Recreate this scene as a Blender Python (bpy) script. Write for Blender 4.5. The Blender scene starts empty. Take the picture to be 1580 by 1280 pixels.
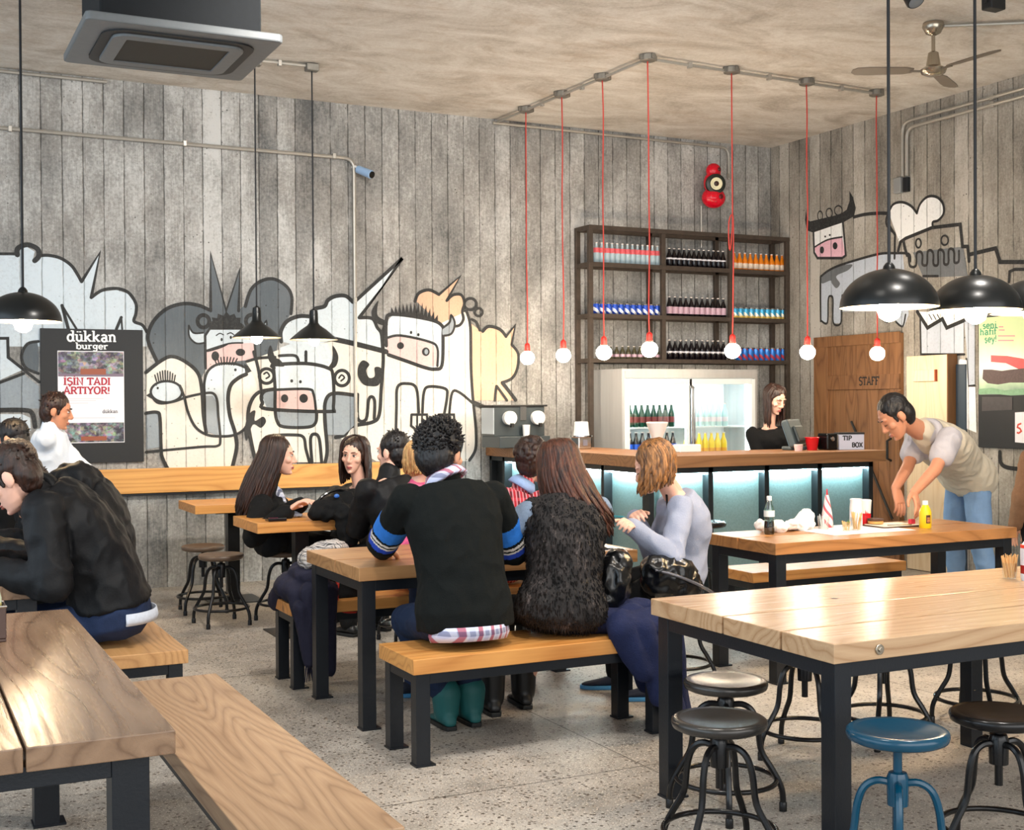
import bpy, math, random
import numpy as np
from mathutils import Vector, Matrix, noise
random.seed(7)
SC = bpy.context.scene
COL = SC.collection
PI = math.pi

# ------------------------------------------------------------------ camera
F_PX, YAW, PIT, ROL, EYE = 1951.0, -.4588, -.0101, -.006, 1.5
def _rot():
    c, s = math.cos(ROL), math.sin(ROL); r3 = np.array([[c, -s, 0], [s, c, 0], [0, 0, 1]])
    a = PIT + PI/2; c, s = math.cos(a), math.sin(a); r1 = np.array([[1, 0, 0], [0, c, -s], [0, s, c]])
    c, s = math.cos(YAW), math.sin(YAW); r2 = np.array([[c, -s, 0], [s, c, 0], [0, 0, 1]])
    return r2 @ r1 @ r3
CR = _rot()
cam_d = bpy.data.cameras.new('camera'); cam = bpy.data.objects.new('camera', cam_d); COL.objects.link(cam)
cam_d.sensor_fit = 'HORIZONTAL'; cam_d.sensor_width = 36.0; cam_d.lens = F_PX/1580*36.0
cam_d.clip_start = .05; cam_d.clip_end = 100
mw = Matrix([[*CR[0], 0], [*CR[1], 0], [*CR[2], EYE], [0, 0, 0, 1]])
cam.matrix_world = mw
SC.camera = cam
def _ray(x, y): return CR @ np.array([(x-790)/F_PX, -(y-640)/F_PX, -1.0])
def atz(x, y, z):
    d = _ray(x, y); t = (z-EYE)/d[2]; return Vector((d[0]*t, d[1]*t, z))
def aty(x, y, Y):
    d = _ray(x, y); t = Y/d[1]; return Vector((d[0]*t, Y, EYE+d[2]*t))
def atx(x, y, X):
    d = _ray(x, y); t = X/d[0]; return Vector((X, d[1]*t, EYE+d[2]*t))

# ------------------------------------------------------------------ world, exposure
SC.view_settings.view_transform = 'Standard'; SC.view_settings.look = 'None'
SC.view_settings.gamma = 1.0; SC.view_settings.use_curve_mapping = False
SC.view_settings.exposure = .84
SC.cycles.use_denoising = True
SC.cycles.max_bounces = 8; SC.cycles.diffuse_bounces = 4; SC.cycles.glossy_bounces = 4
SC.cycles.transmission_bounces = 8; SC.cycles.transparent_max_bounces = 12
SC.cycles.sample_clamp_indirect = 6.0
W = bpy.data.worlds.new('daylight'); SC.world = W; W.use_nodes = True
W.node_tree.nodes['Background'].inputs[0].default_value = (.86, .93, 1.0, 1)
W.node_tree.nodes['Background'].inputs[1].default_value = .55
def area(name, loc, rot, sx, sy, power, col=(1, 1, 1)):
    l = bpy.data.lights.new(name, 'AREA'); l.shape = 'RECTANGLE'; l.size = sx; l.size_y = sy
    l.energy = power; l.color = col
    o = bpy.data.objects.new(name, l); o.location = loc; o.rotation_euler = rot; COL.objects.link(o); return o
# unseen fill panels added behind the camera and to its side to brighten the room
area('added_side_fill', (-2.8, 3.5, 2.2), (0, -math.radians(90), 0), 3.4, 8.0, 80, (.66, .85, 1.0))
area('added_front_fill', (3.2, -1.3, 2.4), (math.radians(90), 0, 0), 8.0, 3.2, 115, (1.0, .97, .92))

# unseen spots added above the picture to brighten the tables and mural wall
def spot(loc, to, power, col=(1, .95, .88), deg=95):
    l = bpy.data.lights.new('added_fill_spot', 'SPOT'); l.energy = power; l.color = col; l.spot_size = math.radians(deg); l.spot_blend = .8; l.shadow_soft_size = .12
    o = bpy.data.objects.new('added_fill_spot', l); o.location = loc; COL.objects.link(o)
    o.rotation_euler = (Vector(to)-Vector(loc)).to_track_quat('-Z', 'Y').to_euler(); return o
for lc_, to_, pw_ in (((.6, 3.9, 3.9), (.5, 5.0, 0), 95), ((2.2, 3.6, 3.9), (2.1, 5.2, 0), 120), ((3.9, 3.4, 3.9), (3.8, 3.9, 0), 95), ((5.2, 4.6, 3.9), (5.2, 6.2, 0), 120), ((2.3, 5.2, 3.9), (1.9, 9.2, 1.4), 190), ((3.4, 5.0, 3.9), (4.4, 10.2, 2.2), 200)):
    spot(lc_, to_, pw_)

# ------------------------------------------------------------------ object helpers
def setp(o, label=None, cat=None, group=None, kind=None):
    if label: o['label'] = label
    if cat: o['category'] = cat
    if group: o['group'] = group
    if kind: o['kind'] = kind
    return o
def thing(name, label, cat, loc=(0, 0, 0), group=None, rz=0):
    o = bpy.data.objects.new(name, None); COL.objects.link(o); o.location = loc; o.rotation_euler = (0, 0, rz)
    o.empty_display_size = .1
    return setp(o, label, cat, group)
class MB:
    """collects shapes; build() links them as one mesh object"""
    def __init__(s): s.v = []; s.f = []; s.m = []; s.mi = 0; s.T = None
    def add(s, vs, fs):
        n = len(s.v)
        if s.T is not None: vs = [s.T @ Vector(p) for p in vs]
        s.v += [tuple(p) for p in vs]; s.f += [tuple(i+n for i in f) for f in fs]; s.m += [s.mi]*len(fs); return s
    def box(s, x0, x1, y0, y1, z0, z1):
        vs = [(x, y, z) for z in (z0, z1) for y in (y0, y1) for x in (x0, x1)]
        return s.add(vs, [(0, 2, 3, 1), (4, 5, 7, 6), (0, 1, 5, 4), (2, 6, 7, 3), (0, 4, 6, 2), (1, 3, 7, 5)])
    def rings(s, rs, closed=False, cap=True):
        n = len(rs[0]); vs = [p for r in rs for p in r]; fs = []
        k = len(rs)
        for a in range(k if closed else k-1):
            b = (a+1) % k
            for i in range(n):
                j = (i+1) % n; fs.append((a*n+i, a*n+j, b*n+j, b*n+i))
        if cap and not closed: fs.append(tuple(range(n))[::-1]); fs.append(tuple((k-1)*n+i for i in range(n)))
        return s.add(vs, fs)
    def cyl(s, p0, p1, r0, r1=None, n=16, cap=True):
        return s.tube([p0, p1], [r0, r0 if r1 is None else r1], n, cap=cap)
    def tube(s, pts, r, n=8, closed=False, cap=True):
        pts = [Vector(p) for p in pts]; k = len(pts)
        if not hasattr(r, '__len__'): r = [r]*k
        rs = []; ref = None
        for i, p in enumerate(pts):
            if closed: t = pts[(i+1) % k]-pts[i-1]
            else: t = pts[min(i+1, k-1)]-pts[max(i-1, 0)]
            t.normalize()
            if ref is None:
                a = Vector((0, 0, 1)) if abs(t.z) < .9 else Vector((1, 0, 0)); u = t.cross(a).normalized()
            else:
                u = (ref-t*ref.dot(t)).normalized()
            ref = u; w = t.cross(u)
            rs.append([p+(u*math.cos(2*PI*j/n)+w*math.sin(2*PI*j/n))*r[i] for j in range(n)])
        return s.rings(rs, closed, cap)
    def lathe(s, prof, c=(0, 0, 0), n=24, cap=True, M=None):
        c = Vector(c); rs = []
        for r, z in prof:
            ring = [Vector((r*math.cos(2*PI*j/n), r*math.sin(2*PI*j/n), z)) for j in range(n)]
            rs.append([c+(M @ p if M else p) for p in ring])
        return s.rings(rs, cap=cap)
    def ball(s, c, r, M=None, n=14, m=9):
        if not hasattr(r, '__len__'): r = (r, r, r)
        c = Vector(c); rs = []
        for i in range(m+1):
            t = PI*(i+.02)/(m+.04); ring = []
            for j in range(n):
                p = Vector((r[0]*math.sin(t)*math.cos(2*PI*j/n), r[1]*math.sin(t)*math.sin(2*PI*j/n), -r[2]*math.cos(t)))
                ring.append(c+(M @ p if M else p))
            rs.append(ring)
        return s.rings(rs)
    def caps(s, p0, p1, r0, r1=None, n=14):
        """tapered capsule"""
        r1 = r0 if r1 is None else r1
        p0, p1 = Vector(p0), Vector(p1); d = p1-p0; L = max(d.length, 1e-6); d /= L
        pts = []; rr = []
        for a in (-.98, -.75, -.4, 0): pts.append(p0+d*(a*r0)); rr.append(r0*math.sqrt(1-a*a))
        for a in (0, .4, .75, .98): pts.append(p1+d*(a*r1)); rr.append(r1*math.sqrt(1-a*a))
        return s.tube(pts, rr, n)
    def prism(s, poly, z0, z1):
        n = len(poly)
        return s.add([(x, y, z0) for x, y in poly]+[(x, y, z1) for x, y in poly],
                     [tuple(range(n))[::-1], tuple(range(n, 2*n))]+[(i, (i+1) % n, n+(i+1) % n, n+i) for i in range(n)])
    def mesh(s, name):
        me = bpy.data.meshes.new(name); me.from_pydata(s.v, [], s.f); me.update()
        if any(s.m): me.polygons.foreach_set('material_index', s.m)
        return me
    def build(s, name, mats, parent=None, loc=None, smooth=False, bevel=0, seg=2, sub=0):
        me = s.mesh(name)
        for m in (mats if isinstance(mats, (list, tuple)) else [mats]): me.materials.append(m)
        return link(name, me, parent, loc, smooth, bevel, seg, sub)
def link(name, me, parent=None, loc=None, smooth=False, bevel=0, seg=2, sub=0):
    o = bpy.data.objects.new(name, me); COL.objects.link(o)
    if parent is not None: o.parent = parent
    if loc is not None: o.location = loc
    if smooth:
        me.polygons.foreach_set('use_smooth', [True]*len(me.polygons))
        if smooth != 'all' and hasattr(me, 'set_sharp_from_angle'): me.set_sharp_from_angle(angle=math.radians(42))
    if bevel:
        b = o.modifiers.new('b', 'BEVEL'); b.width = bevel; b.segments = seg; b.limit_method = 'ANGLE'; b.angle_limit = math.radians(40)
    if sub:
        m = o.modifiers.new('s', 'SUBSURF'); m.levels = sub; m.render_levels = sub
    return o
def dup(o, loc=None, label=None, rz=None, group=None):
    def cp(x, par):
        c = x.copy(); COL.objects.link(c)
        if par is not None: c.parent = par
        for ch in list(x.children): cp(ch, c)
        return c
    c = cp(o, None)
    if loc is not None: c.location = loc
    if rz is not None: c.rotation_euler = (0, 0, rz)
    if label: c['label'] = label
    if group: c['group'] = group
    return c
def remesh(mb, voxel, smooth=2, name='m'):
    """one continuous skin around all collected shapes"""
    me = mb.mesh(name); o = bpy.data.objects.new('tmp', me); COL.objects.link(o)
    r = o.modifiers.new('r', 'REMESH'); r.mode = 'VOXEL'; r.voxel_size = voxel
    if smooth:
        s = o.modifiers.new('s', 'SMOOTH'); s.iterations = smooth; s.factor = .5
    dg = bpy.context.evaluated_depsgraph_get(); dg.update()
    out = bpy.data.meshes.new_from_object(o.evaluated_get(dg))
    bpy.data.objects.remove(o); bpy.data.meshes.remove(me); out.name = name
    return out
def mesh_join(name, mes):
    v = []; f = []; mi = []
    for me in mes:
        n = len(v); v += [tuple(x.co) for x in me.vertices]
        for p in me.polygons: f.append(tuple(i+n for i in p.vertices)); mi.append(p.material_index)
    out = bpy.data.meshes.new(name); out.from_pydata(v, [], f); out.update(); out.polygons.foreach_set('material_index', mi)
    return out
def crease(me, amp, sc, stretch=(1, 1, 1), seed=0.0, keep=None):
    """pushes vertices along their normals to lay folds in cloth"""
    n = len(me.vertices); co = np.empty(n*3); no = np.empty(n*3)
    me.vertices.foreach_get('co', co); me.vertices.foreach_get('normal', no); co = co.reshape(-1, 3); no = no.reshape(-1, 3)
    out = np.empty(n)
    for i, (x, y, z) in enumerate(co):
        q = (x*stretch[0]*sc+seed, y*stretch[1]*sc+seed*1.7, z*stretch[2]*sc)
        k = noise.noise(q)+.5*noise.noise((q[0]*2.1, q[1]*2.1, q[2]*2.1)); out[i] = amp*(1-2*abs(k))
    me.vertices.foreach_set('co', (co+no*out[:, None]).ravel())
    me.update()

# ------------------------------------------------------------------ materials
MATS = {}
class NT:
    def __init__(s, name):
        s.m = bpy.data.materials.new(name); s.m.use_nodes = True; s.t = s.m.node_tree; s.n = s.t.nodes
        s.b = s.n['Principled BSDF']; s.out = s.n['Material Output']
    def node(s, typ, **kw):
        n = s.n.new(typ)
        for k, v in kw.items(): setattr(n, k, v)
        return n
    def lk(s, a, b): s.t.links.new(a, b)
    def inp(s, sock, v):
        if hasattr(v, 'is_output') or isinstance(v, bpy.types.NodeSocket): s.lk(v, sock)
        elif v is not None: sock.default_value = v
    def math(s, op, a, b=None, c=None, clamp=False):
        n = s.node('ShaderNodeMath', operation=op, use_clamp=clamp)
        for i, v in enumerate((a, b, c)):
            if v is not None: s.inp(n.inputs[i], v)
        return n.outputs[0]
    def co(s, kind='Object'): return s.node('ShaderNodeTexCoord').outputs[kind]
    def pos(s): return s.node('ShaderNodeNewGeometry').outputs['Position']
    def mapping(s, vec, scale=(1, 1, 1), loc=(0, 0, 0), rot=(0, 0, 0)):
        n = s.node('ShaderNodeMapping'); s.lk(vec, n.inputs[0]); n.inputs['Scale'].default_value = scale
        n.inputs['Location'].default_value = loc; n.inputs['Rotation'].default_value = rot; return n.outputs[0]
    def noise(s, vec, scale=5, detail=4, rough=.55, dist=0, out='Fac'):
        n = s.node('ShaderNodeTexNoise'); s.lk(vec, n.inputs['Vector']); n.inputs['Scale'].default_value = scale
        n.inputs['Detail'].default_value = detail; n.inputs['Roughness'].default_value = rough; n.inputs['Distortion'].default_value = dist
        return n.outputs[out]
    def ramp(s, fac, stops):
        n = s.node('ShaderNodeValToRGB'); s.lk(fac, n.inputs[0]); e = n.color_ramp.elements
        while len(e) < len(stops): e.new(.5)
        for el, (p, c) in zip(e, stops):
            el.position = p; el.color = (c, c, c, 1) if not hasattr(c, '__len__') else (*c, 1)
        return n.outputs[0]
    def mix(s, fac, a, b, mode='MIX'):
        n = s.node('ShaderNodeMix', data_type='RGBA', blend_type=mode)
        s.inp(n.inputs[0], fac)
        for i, v in ((6, a), (7, b)):
            if hasattr(v, '__len__') and not isinstance(v, bpy.types.NodeSocket): n.inputs[i].default_value = (*v, 1) if len(v) == 3 else v
            else: s.inp(n.inputs[i], v)
        return n.outputs[2]
    def sep(s, vec):
        n = s.node('ShaderNodeSeparateXYZ'); s.lk(vec, n.inputs[0]); return n.outputs
    def bump(s, h, strength=.3, dist=.01):
        n = s.node('ShaderNodeBump'); n.inputs['Strength'].default_value = strength; n.inputs['Distance'].default_value = dist
        s.lk(h, n.inputs['Height']); s.lk(n.outputs[0], s.b.inputs['Normal'])
    def fin(s, col=None, rough=None, metal=None, spec=None):
        if col is not None: s.inp(s.b.inputs['Base Color'], (*col, 1) if hasattr(col, '__len__') and not isinstance(col, bpy.types.NodeSocket) else col)
        if rough is not None: s.inp(s.b.inputs['Roughness'], rough)
        if metal is not None: s.inp(s.b.inputs['Metallic'], metal)
        if spec is not None: s.inp(s.b.inputs['Specular IOR Level'], spec)
        return s.m
def lin(r, g, b):
    f = lambda c: (c/255/12.92) if c <= 10 else ((c/255+.055)/1.055)**2.4
    return (f(r), f(g), f(b))
def plain(name, rgb, rough=.5, metal=0, spec=.5, nz=0, nscale=30, bump=0, bscale=80, stretch=(1, 1, 1)):
    """plain colour with a slight mottling and an optional fine bump"""
    if name in MATS: return MATS[name]
    t = NT(name); c = lin(*rgb); co = t.mapping(t.co(), scale=stretch)
    if nz:
        f = t.noise(co, nscale, 4); col = t.mix(f, tuple(max(0, x*(1-nz)) for x in c), tuple(min(1, x*(1+nz)) for x in c))
    else: col = c
    if bump: t.bump(t.noise(co, bscale, 3), bump, .01)
    MATS[name] = t.fin(col, rough, metal, spec); return MATS[name]
def glow(name, rgb, strength):
    if name in MATS: return MATS[name]
    t = NT(name); c = lin(*rgb); t.fin(c, .3)
    t.b.inputs['Emission Color'].default_value = (*c, 1); t.b.inputs['Emission Strength'].default_value = strength
    MATS[name] = t.m; return t.m
def glass(name, rgb=(255, 255, 255), rough=.03, alpha=.25):
    """thin clear glass: mostly see-through with a gloss coat"""
    if name in MATS: return MATS[name]
    t = NT(name); c = lin(*rgb)
    g = t.node('ShaderNodeBsdfGlossy'); g.inputs['Roughness'].default_value = rough
    tr = t.node('ShaderNodeBsdfTransparent'); tr.inputs[0].default_value = (*c, 1)
    fr = t.node('ShaderNodeLayerWeight'); fr.inputs[0].default_value = .3
    f = t.math('ADD', t.math('MULTIPLY', fr.outputs['Fresnel'], .32), alpha*.3, clamp=True)
    mx = t.node('ShaderNodeMixShader'); t.lk(f, mx.inputs[0]); t.lk(tr.outputs[0], mx.inputs[1]); t.lk(g.outputs[0], mx.inputs[2])
    t.lk(mx.outputs[0], t.out.inputs[0]); MATS[name] = t.m; return t.m
def wood(name, axis, light, dark, scale=1.0, rough=.38, rings=5.0):
    if name in MATS: return MATS[name]
    t = NT(name); p = t.co()
    rnd = t.node('ShaderNodeObjectInfo').outputs['Random']
    off = t.node('ShaderNodeVectorMath', operation='ADD'); t.lk(p, off.inputs[0])
    cmb = t.node('ShaderNodeCombineXYZ'); t.lk(t.math('MULTIPLY', rnd, 7.3), cmb.inputs[0]); t.lk(t.math('MULTIPLY', rnd, 3.1), cmb.inputs[1]); t.lk(t.math('MULTIPLY', rnd, 1.7), cmb.inputs[2])
    t.lk(cmb.outputs[0], off.inputs[1]); p = off.outputs[0]
    st = [1, 1, 1]; st['xyz'.index(axis)] = .13
    q = t.mapping(p, scale=tuple(st))
    # growth rings: bands of a stretched noise field
    big = t.noise(q, 2.2*scale, 2, .5)
    band = t.math('FRACT', t.math('MULTIPLY', big, rings*5))
    band = t.math('ABSOLUTE', t.math('SUBTRACT', band, .5))
    st2 = [30, 30, 30]; st2['xyz'.index(axis)] = 1.0
    fib = t.noise(t.mapping(p, scale=tuple(st2)), 3.0*scale, 4, .7)
    var = t.noise(p, 1.6, 3)
    f = t.math('ADD', t.math('MULTIPLY', t.ramp(band, [(0, .0), (.12, .55), (.5, 1)]), .55), t.math('MULTIPLY', fib, .45))
    f = t.math('ADD', f, t.math('MULTIPLY', t.math('SUBTRACT', var, .5), .5), clamp=True)
    col = t.mix(f, lin(*dark), lin(*light))
    kn = t.node('ShaderNodeTexVoronoi'); t.lk(t.mapping(p, scale=(1.5, 1.5, 1.5)), kn.inputs['Vector']); kn.inputs['Scale'].default_value = 1.6
    k = t.ramp(kn.outputs['Distance'], [(.02, 1), (.07, 0)])
    col = t.mix(t.math('MULTIPLY', k, .75), col, tuple(x*.35 for x in lin(*dark)))
    t.bump(t.math('ADD', fib, band), .12, .004)
    MATS[name] = t.fin(col, t.ramp(fib, [(.2, rough+.12), (.8, rough-.05)])); return MATS[name]
def concrete_nodes(t, axis):
    """board-marked concrete: 158 mm boards, seams, air holes, stains"""
    p = t.pos(); s = t.sep(p); u = s[0] if axis == 'x' else s[1]
    k = t.math('DIVIDE', t.math('ADD', u, .006 if axis == 'x' else .01), .158)
    wob = t.math('MULTIPLY', t.math('SUBTRACT', t.noise(t.mapping(p, scale=(1, 1, 2.5)), 3, 3), .5), .05)
    k = t.math('ADD', k, wob)
    fr = t.math('FRACT', k); fl = t.math('FLOOR', k)
    d = t.math('MINIMUM', fr, t.math('SUBTRACT', 1, fr))
    wn = t.node('ShaderNodeTexWhiteNoise', noise_dimensions='1D'); t.lk(fl, wn.inputs['W'])
    rag = t.noise(t.mapping(p, scale=(1, 1, .25)), 22, 4, .7)
    thick = t.math('MULTIPLY', t.ramp(rag, [(.35, 0), (.62, 1)]), .06)
    seam = t.math('SUBTRACT', 1, t.math('DIVIDE', d, t.math('ADD', thick, .006)), clamp=True)
    brd = t.math('MULTIPLY', t.math('SUBTRACT', wn.outputs['Value'], .5), .20)
    big = t.noise(p, .75, 5, .62); mid = t.noise(t.mapping(p, scale=(1, 1, .45)), 3.2, 6, .66); fine = t.noise(p, 46, 5, .75)
    grain = t.noise(t.mapping(p, scale=(40, 40, 3)), 2.0, 3, .6)
    return p, s, seam, brd, big, mid, fine, grain, rag
def wallmat(name, axis, base=(150, 149, 146), dark=(92, 93, 93), light=(196, 196, 194), paint=None, cover=.85):
    t = NT(name); p, s, seam, brd, big, mid, fine, grain, rag = concrete_nodes(t, axis)
    f = t.math('ADD', t.math('MULTIPLY', mid, .9), t.math('MULTIPLY', big, .65))
    f = t.math('ADD', f, brd); f = t.math('ADD', f, t.math('MULTIPLY', t.math('SUBTRACT', fine, .5), .65))
    f = t.math('ADD', f, t.math('MULTIPLY', t.math('SUBTRACT', grain, .5), .3))
    col = t.ramp(f, [(.46, lin(*dark)), (.76, lin(*base)), (1.0, lin(*light))])
    warm = t.ramp(t.noise(p, 1.1, 4, .6), [(.45, 0), (.7, 1)])
    col = t.mix(t.math('MULTIPLY', warm, .14), col, lin(146, 128, 108), 'MIX')
    hol = t.node('ShaderNodeTexVoronoi'); t.lk(p, hol.inputs['Vector']); hol.inputs['Scale'].default_value = 17
    holes = t.math('MULTIPLY', t.ramp(hol.outputs['Distance'], [(.06, 1), (.13, 0)]), t.ramp(mid, [(.48, 0), (.6, 1)]))
    if paint is not None:
        cov = t.math('MULTIPLY', t.ramp(t.math('ADD', fine, t.math('MULTIPLY', mid, .5)), [(.42, cover*.72), (.75, cover)]), 1.0)
        col = t.mix(cov, col, lin(*paint))
        seamw = .55
    else: seamw = .9
    col = t.mix(t.math('MULTIPLY', seam, seamw), col, lin(48, 46, 43))
    col = t.mix(t.math('MULTIPLY', holes, .8), col, lin(60, 57, 53))
    h = t.math('SUBTRACT', t.math('MULTIPLY', fine, .35), t.math('ADD', seam, t.math('MULTIPLY', holes, .7)))
    h = t.math('ADD', h, t.math('MULTIPLY', brd, 1.5))
    t.bump(h, .55, .012)
    return t.fin(col, .82, 0, .3)
M_STEEL = plain('dark_steel', (22, 27, 34), .36, .2, .5, nz=.25, nscale=9, bump=.06, bscale=120)
M_STEEL2 = plain('worn_black_steel', (30, 30, 31), .3, .5, .5, nz=.5, nscale=14)
M_GALV = plain('galvanised_conduit', (176, 172, 164), .4, .6, nz=.15)
M_BLACK = plain('matt_black', (16, 18, 19), .55, nz=.2)
M_BLACKGLOSS = plain('black_gloss', (12, 14, 15), .18)
M_WHITE = plain('white_plastic', (232, 232, 230), .4)
M_CHROME = plain('chrome', (215, 215, 215), .12, 1.0)
M_RED = plain('red_plastic', (206, 24, 34), .25)
M_BRONZE = plain('rusted_frame_steel', (78, 68, 60), .5, .4, nz=.5, nscale=18, bump=.1)
M_OAK_X = wood('oak_along_room', 'x', (200, 152, 102), (138, 90, 48))
M_OAK_Y = wood('oak_across_room', 'y', (196, 158, 116), (128, 90, 58))
M_OAKB_X = wood('orange_oak_along', 'x', (226, 164, 92), (172, 106, 44))
M_OAKB_Y = wood('orange_oak_across', 'y', (214, 164, 108), (158, 108, 62))
M_DOOR = wood('brown_door_boards', 'z', (150, 106, 68), (92, 58, 32), rough=.5)
M_CTR = wood('counter_oak_along', 'x', (158, 112, 72), (110, 72, 42), rough=.45)
M_PALE = wood('pale_wood', 'z', (226, 208, 178), (206, 178, 138), rough=.5)
# ================================================================== ROOM
XR, YB, ZC = 8.216, 10.55, 4.11
XL, YF = -3.0, -1.5
M_WALLB = wallmat('board_marked_concrete_long', 'x')
M_WALLR = wallmat('board_marked_concrete_side', 'y', base=(156, 151, 142), dark=(104, 100, 94), light=(190, 186, 178))
def struct(name, mb, mat, **k):
    o = mb.build(name, mat, **k); o['kind'] = 'structure'; return o
# floor: exposed-aggregate concrete
t = NT('terrazzo_floor'); p = t.pos()
v1 = t.node('ShaderNodeTexVoronoi'); t.lk(p, v1.inputs['Vector']); v1.inputs['Scale'].default_value = 52
wn = t.node('ShaderNodeTexWhiteNoise', noise_dimensions='3D'); t.lk(v1.outputs['Position'], wn.inputs['Vector'])
v2 = t.node('ShaderNodeTexVoronoi'); t.lk(p, v2.inputs['Vector']); v2.inputs['Scale'].default_value = 150
wn2 = t.node('ShaderNodeTexWhiteNoise', noise_dimensions='3D'); t.lk(v2.outputs['Position'], wn2.inputs['Vector'])
big = t.noise(p, .8, 5, .6); mid = t.noise(p, 5, 5, .65)
base = t.ramp(t.math('ADD', t.math('MULTIPLY', big, .6), t.math('MULTIPLY', mid, .45)), [(.36, lin(124, 119, 112)), (.52, lin(160, 153, 144)), (.7, lin(194, 187, 177))])
chip = t.math('MULTIPLY', t.ramp(v1.outputs['Distance'], [(.28, 1), (.42, 0)]), t.math('GREATER_THAN', wn.outputs['Value'], .60))
c = t.mix(chip, base, t.mix(wn.outputs['Value'], lin(40, 36, 34), lin(96, 84, 74)))
chip2 = t.math('MULTIPLY', t.ramp(v2.outputs['Distance'], [(.3, 1), (.5, 0)]), t.math('GREATER_THAN', wn2.outputs['Value'], .72))
c = t.mix(chip2, c, lin(206, 198, 186))
chip3 = t.math('MULTIPLY', t.ramp(v2.outputs['Distance'], [(.3, 1), (.45, 0)]), t.math('LESS_THAN', wn2.outputs['Value'], .2))
c = t.mix(t.math('MULTIPLY', chip3, .8), c, lin(78, 70, 64))
s = t.sep(p)
def joint(u, at, wd=.004):
    return t.math('LESS_THAN', t.math('ABSOLUTE', t.math('SUBTRACT', u, at)), wd)
jl = joint(s[0], .78)
for a in (2.78, 4.78, 6.78): jl = t.math('MAXIMUM', jl, joint(s[0], a))
for a in (1.9, 4.42, 6.9, 9.3): jl = t.math('MAXIMUM', jl, joint(s[1], a))
c = t.mix(t.math('MULTIPLY', jl, .75), c, lin(62, 56, 50))
t.bump(t.math('SUBTRACT', t.math('MULTIPLY', mid, .3), jl), .2, .004)
M_FLOOR = t.fin(c, t.ramp(mid, [(.3, .42), (.7, .62)]), 0, .45)
struct('floor', MB().box(XL, XR+.2, YF, YB+.2, -.15, 0), M_FLOOR)
# ceiling: raw concrete with brown tide marks
t = NT('raw_concrete_ceiling'); p = t.pos()
wv = t.noise(t.mapping(p, scale=(.9, 1.5, 1), rot=(0, 0, .5)), 1.3, 7, .68, .9)
st = t.noise(t.mapping(p, scale=(.7, 1.9, 1), rot=(0, 0, .35)), 2.0, 6, .66, 1.5)
fine = t.noise(p, 40, 5, .8)
c = t.ramp(t.math('ADD', wv, t.math('MULTIPLY', t.math('SUBTRACT', fine, .5), .42)), [(.3, lin(172, 164, 153)), (.47, lin(204, 198, 189)), (.66, lin(228, 225, 219))])
c = t.mix(t.math('MULTIPLY', t.ramp(st, [(.52, 0), (.7, 1)]), .34), c, lin(172, 150, 124))
t.bump(t.math('ADD', wv, t.math('MULTIPLY', fine, .3)), .3, .02)
M_CEIL = t.fin(c, .85, 0, .25)
struct('ceiling', MB().box(XL, XR+.2, YF, YB+.2, ZC, ZC+.2), M_CEIL)
struct('wall_back', MB().box(XL, XR, YB, YB+.2, 0, ZC), M_WALLB)
struct('wall_right', MB().box(XR, XR+.2, YF, YB+.2, 0, ZC), M_WALLR)

# ------------------------------------------------------------------ conduits
def smoothpath(pts, n=6, closed=False):
    P = [Vector(p) for p in pts]; out = []; k = len(P)
    for i in range(k if closed else k-1):
        if closed: a, b, c, d = P[i-1], P[i], P[(i+1) % k], P[(i+2) % k]
        else: a, b, c, d = P[max(i-1, 0)], P[i], P[i+1], P[min(i+2, k-1)]
        for j in range(n):
            u = j/n; out.append(.5*((2*b)+(c-a)*u+(2*a-5*b+4*c-d)*u*u+(3*b-a-3*c+d)*u**3))
    if not closed: out.append(P[-1])
    return out
def bent(pts, r=.12, n=5):
    """polyline with rounded corners"""
    P = [Vector(p) for p in pts]; out = [P[0]]
    for i in range(1, len(P)-1):
        a = (P[i-1]-P[i]).normalized(); b = (P[i+1]-P[i]).normalized()
        s0, s1 = P[i]+a*r, P[i]+b*r
        for j in range(n+1):
            u = j/n; out.append(s0*(1-u)**2+P[i]*2*u*(1-u)+s1*u*u)
    out.append(P[-1]); return out
def conduit(name, label, pts, r=.011, clips=(), mat=M_GALV, cat='conduit'):
    root = thing(name, label, cat, pts[0]); o = Vector(pts[0])
    MB().tube([Vector(p)-o for p in bent(pts, .1)], r, 8).build('pipe', mat, root, smooth=True)
    for c in clips:
        q = Vector(c)-o
        MB().box(q.x-.014, q.x+.014, q.y-.02, q.y+.02, q.z-.026, q.z+.02).build('pipe_clip', M_GALV, root, bevel=.003)
    return root
yw = YB-.022
z1 = 3.645
conduit('steel_conduit', 'long thin steel conduit running along the mural wall and turning down beside the camera', [(.2, yw, z1), (3.675, yw, z1-.01), (3.675, yw, .985)], .016,
        [(aty(15, 198, YB)[0], yw, z1), (aty(284, 219, YB)[0], yw, z1), (aty(514, 238, YB)[0], yw, z1), (3.675, yw, 2.4), (3.675, yw, 1.4)])
conduit('ceiling_conduit', 'thin conduit along the corner of ceiling and mural wall behind the air conditioner', [(.2, YB-.03, ZC-.03), (1.6, YB-.03, ZC-.03)], .014)
conduit('speaker_conduit', 'thin dark conduit under the ceiling edge that drops to the red speaker', [(5.02, YB-.03, ZC-.04), (7.66, YB-.03, ZC-.05), (7.66, YB-.03, 3.74)], .013, [(7.66, YB-.03, 3.78)])
for dx, zz, nm in ((0, 0, 'upper'), (.05, -.06, 'lower')):
    c = conduit('side_conduit', f'{nm} one of the twin steel conduits bending down the side wall above the staff door',
            [(XR-.03-.0*dx, 5.2, 3.99+zz), (XR-.03, 8.63-dx, 3.985+zz), (XR-.03, 8.63-dx, 3.50)], .016, [(XR-.03, 7.6, 3.99+zz)], )
    c['group'] = 'twin conduits on the side wall'
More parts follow.
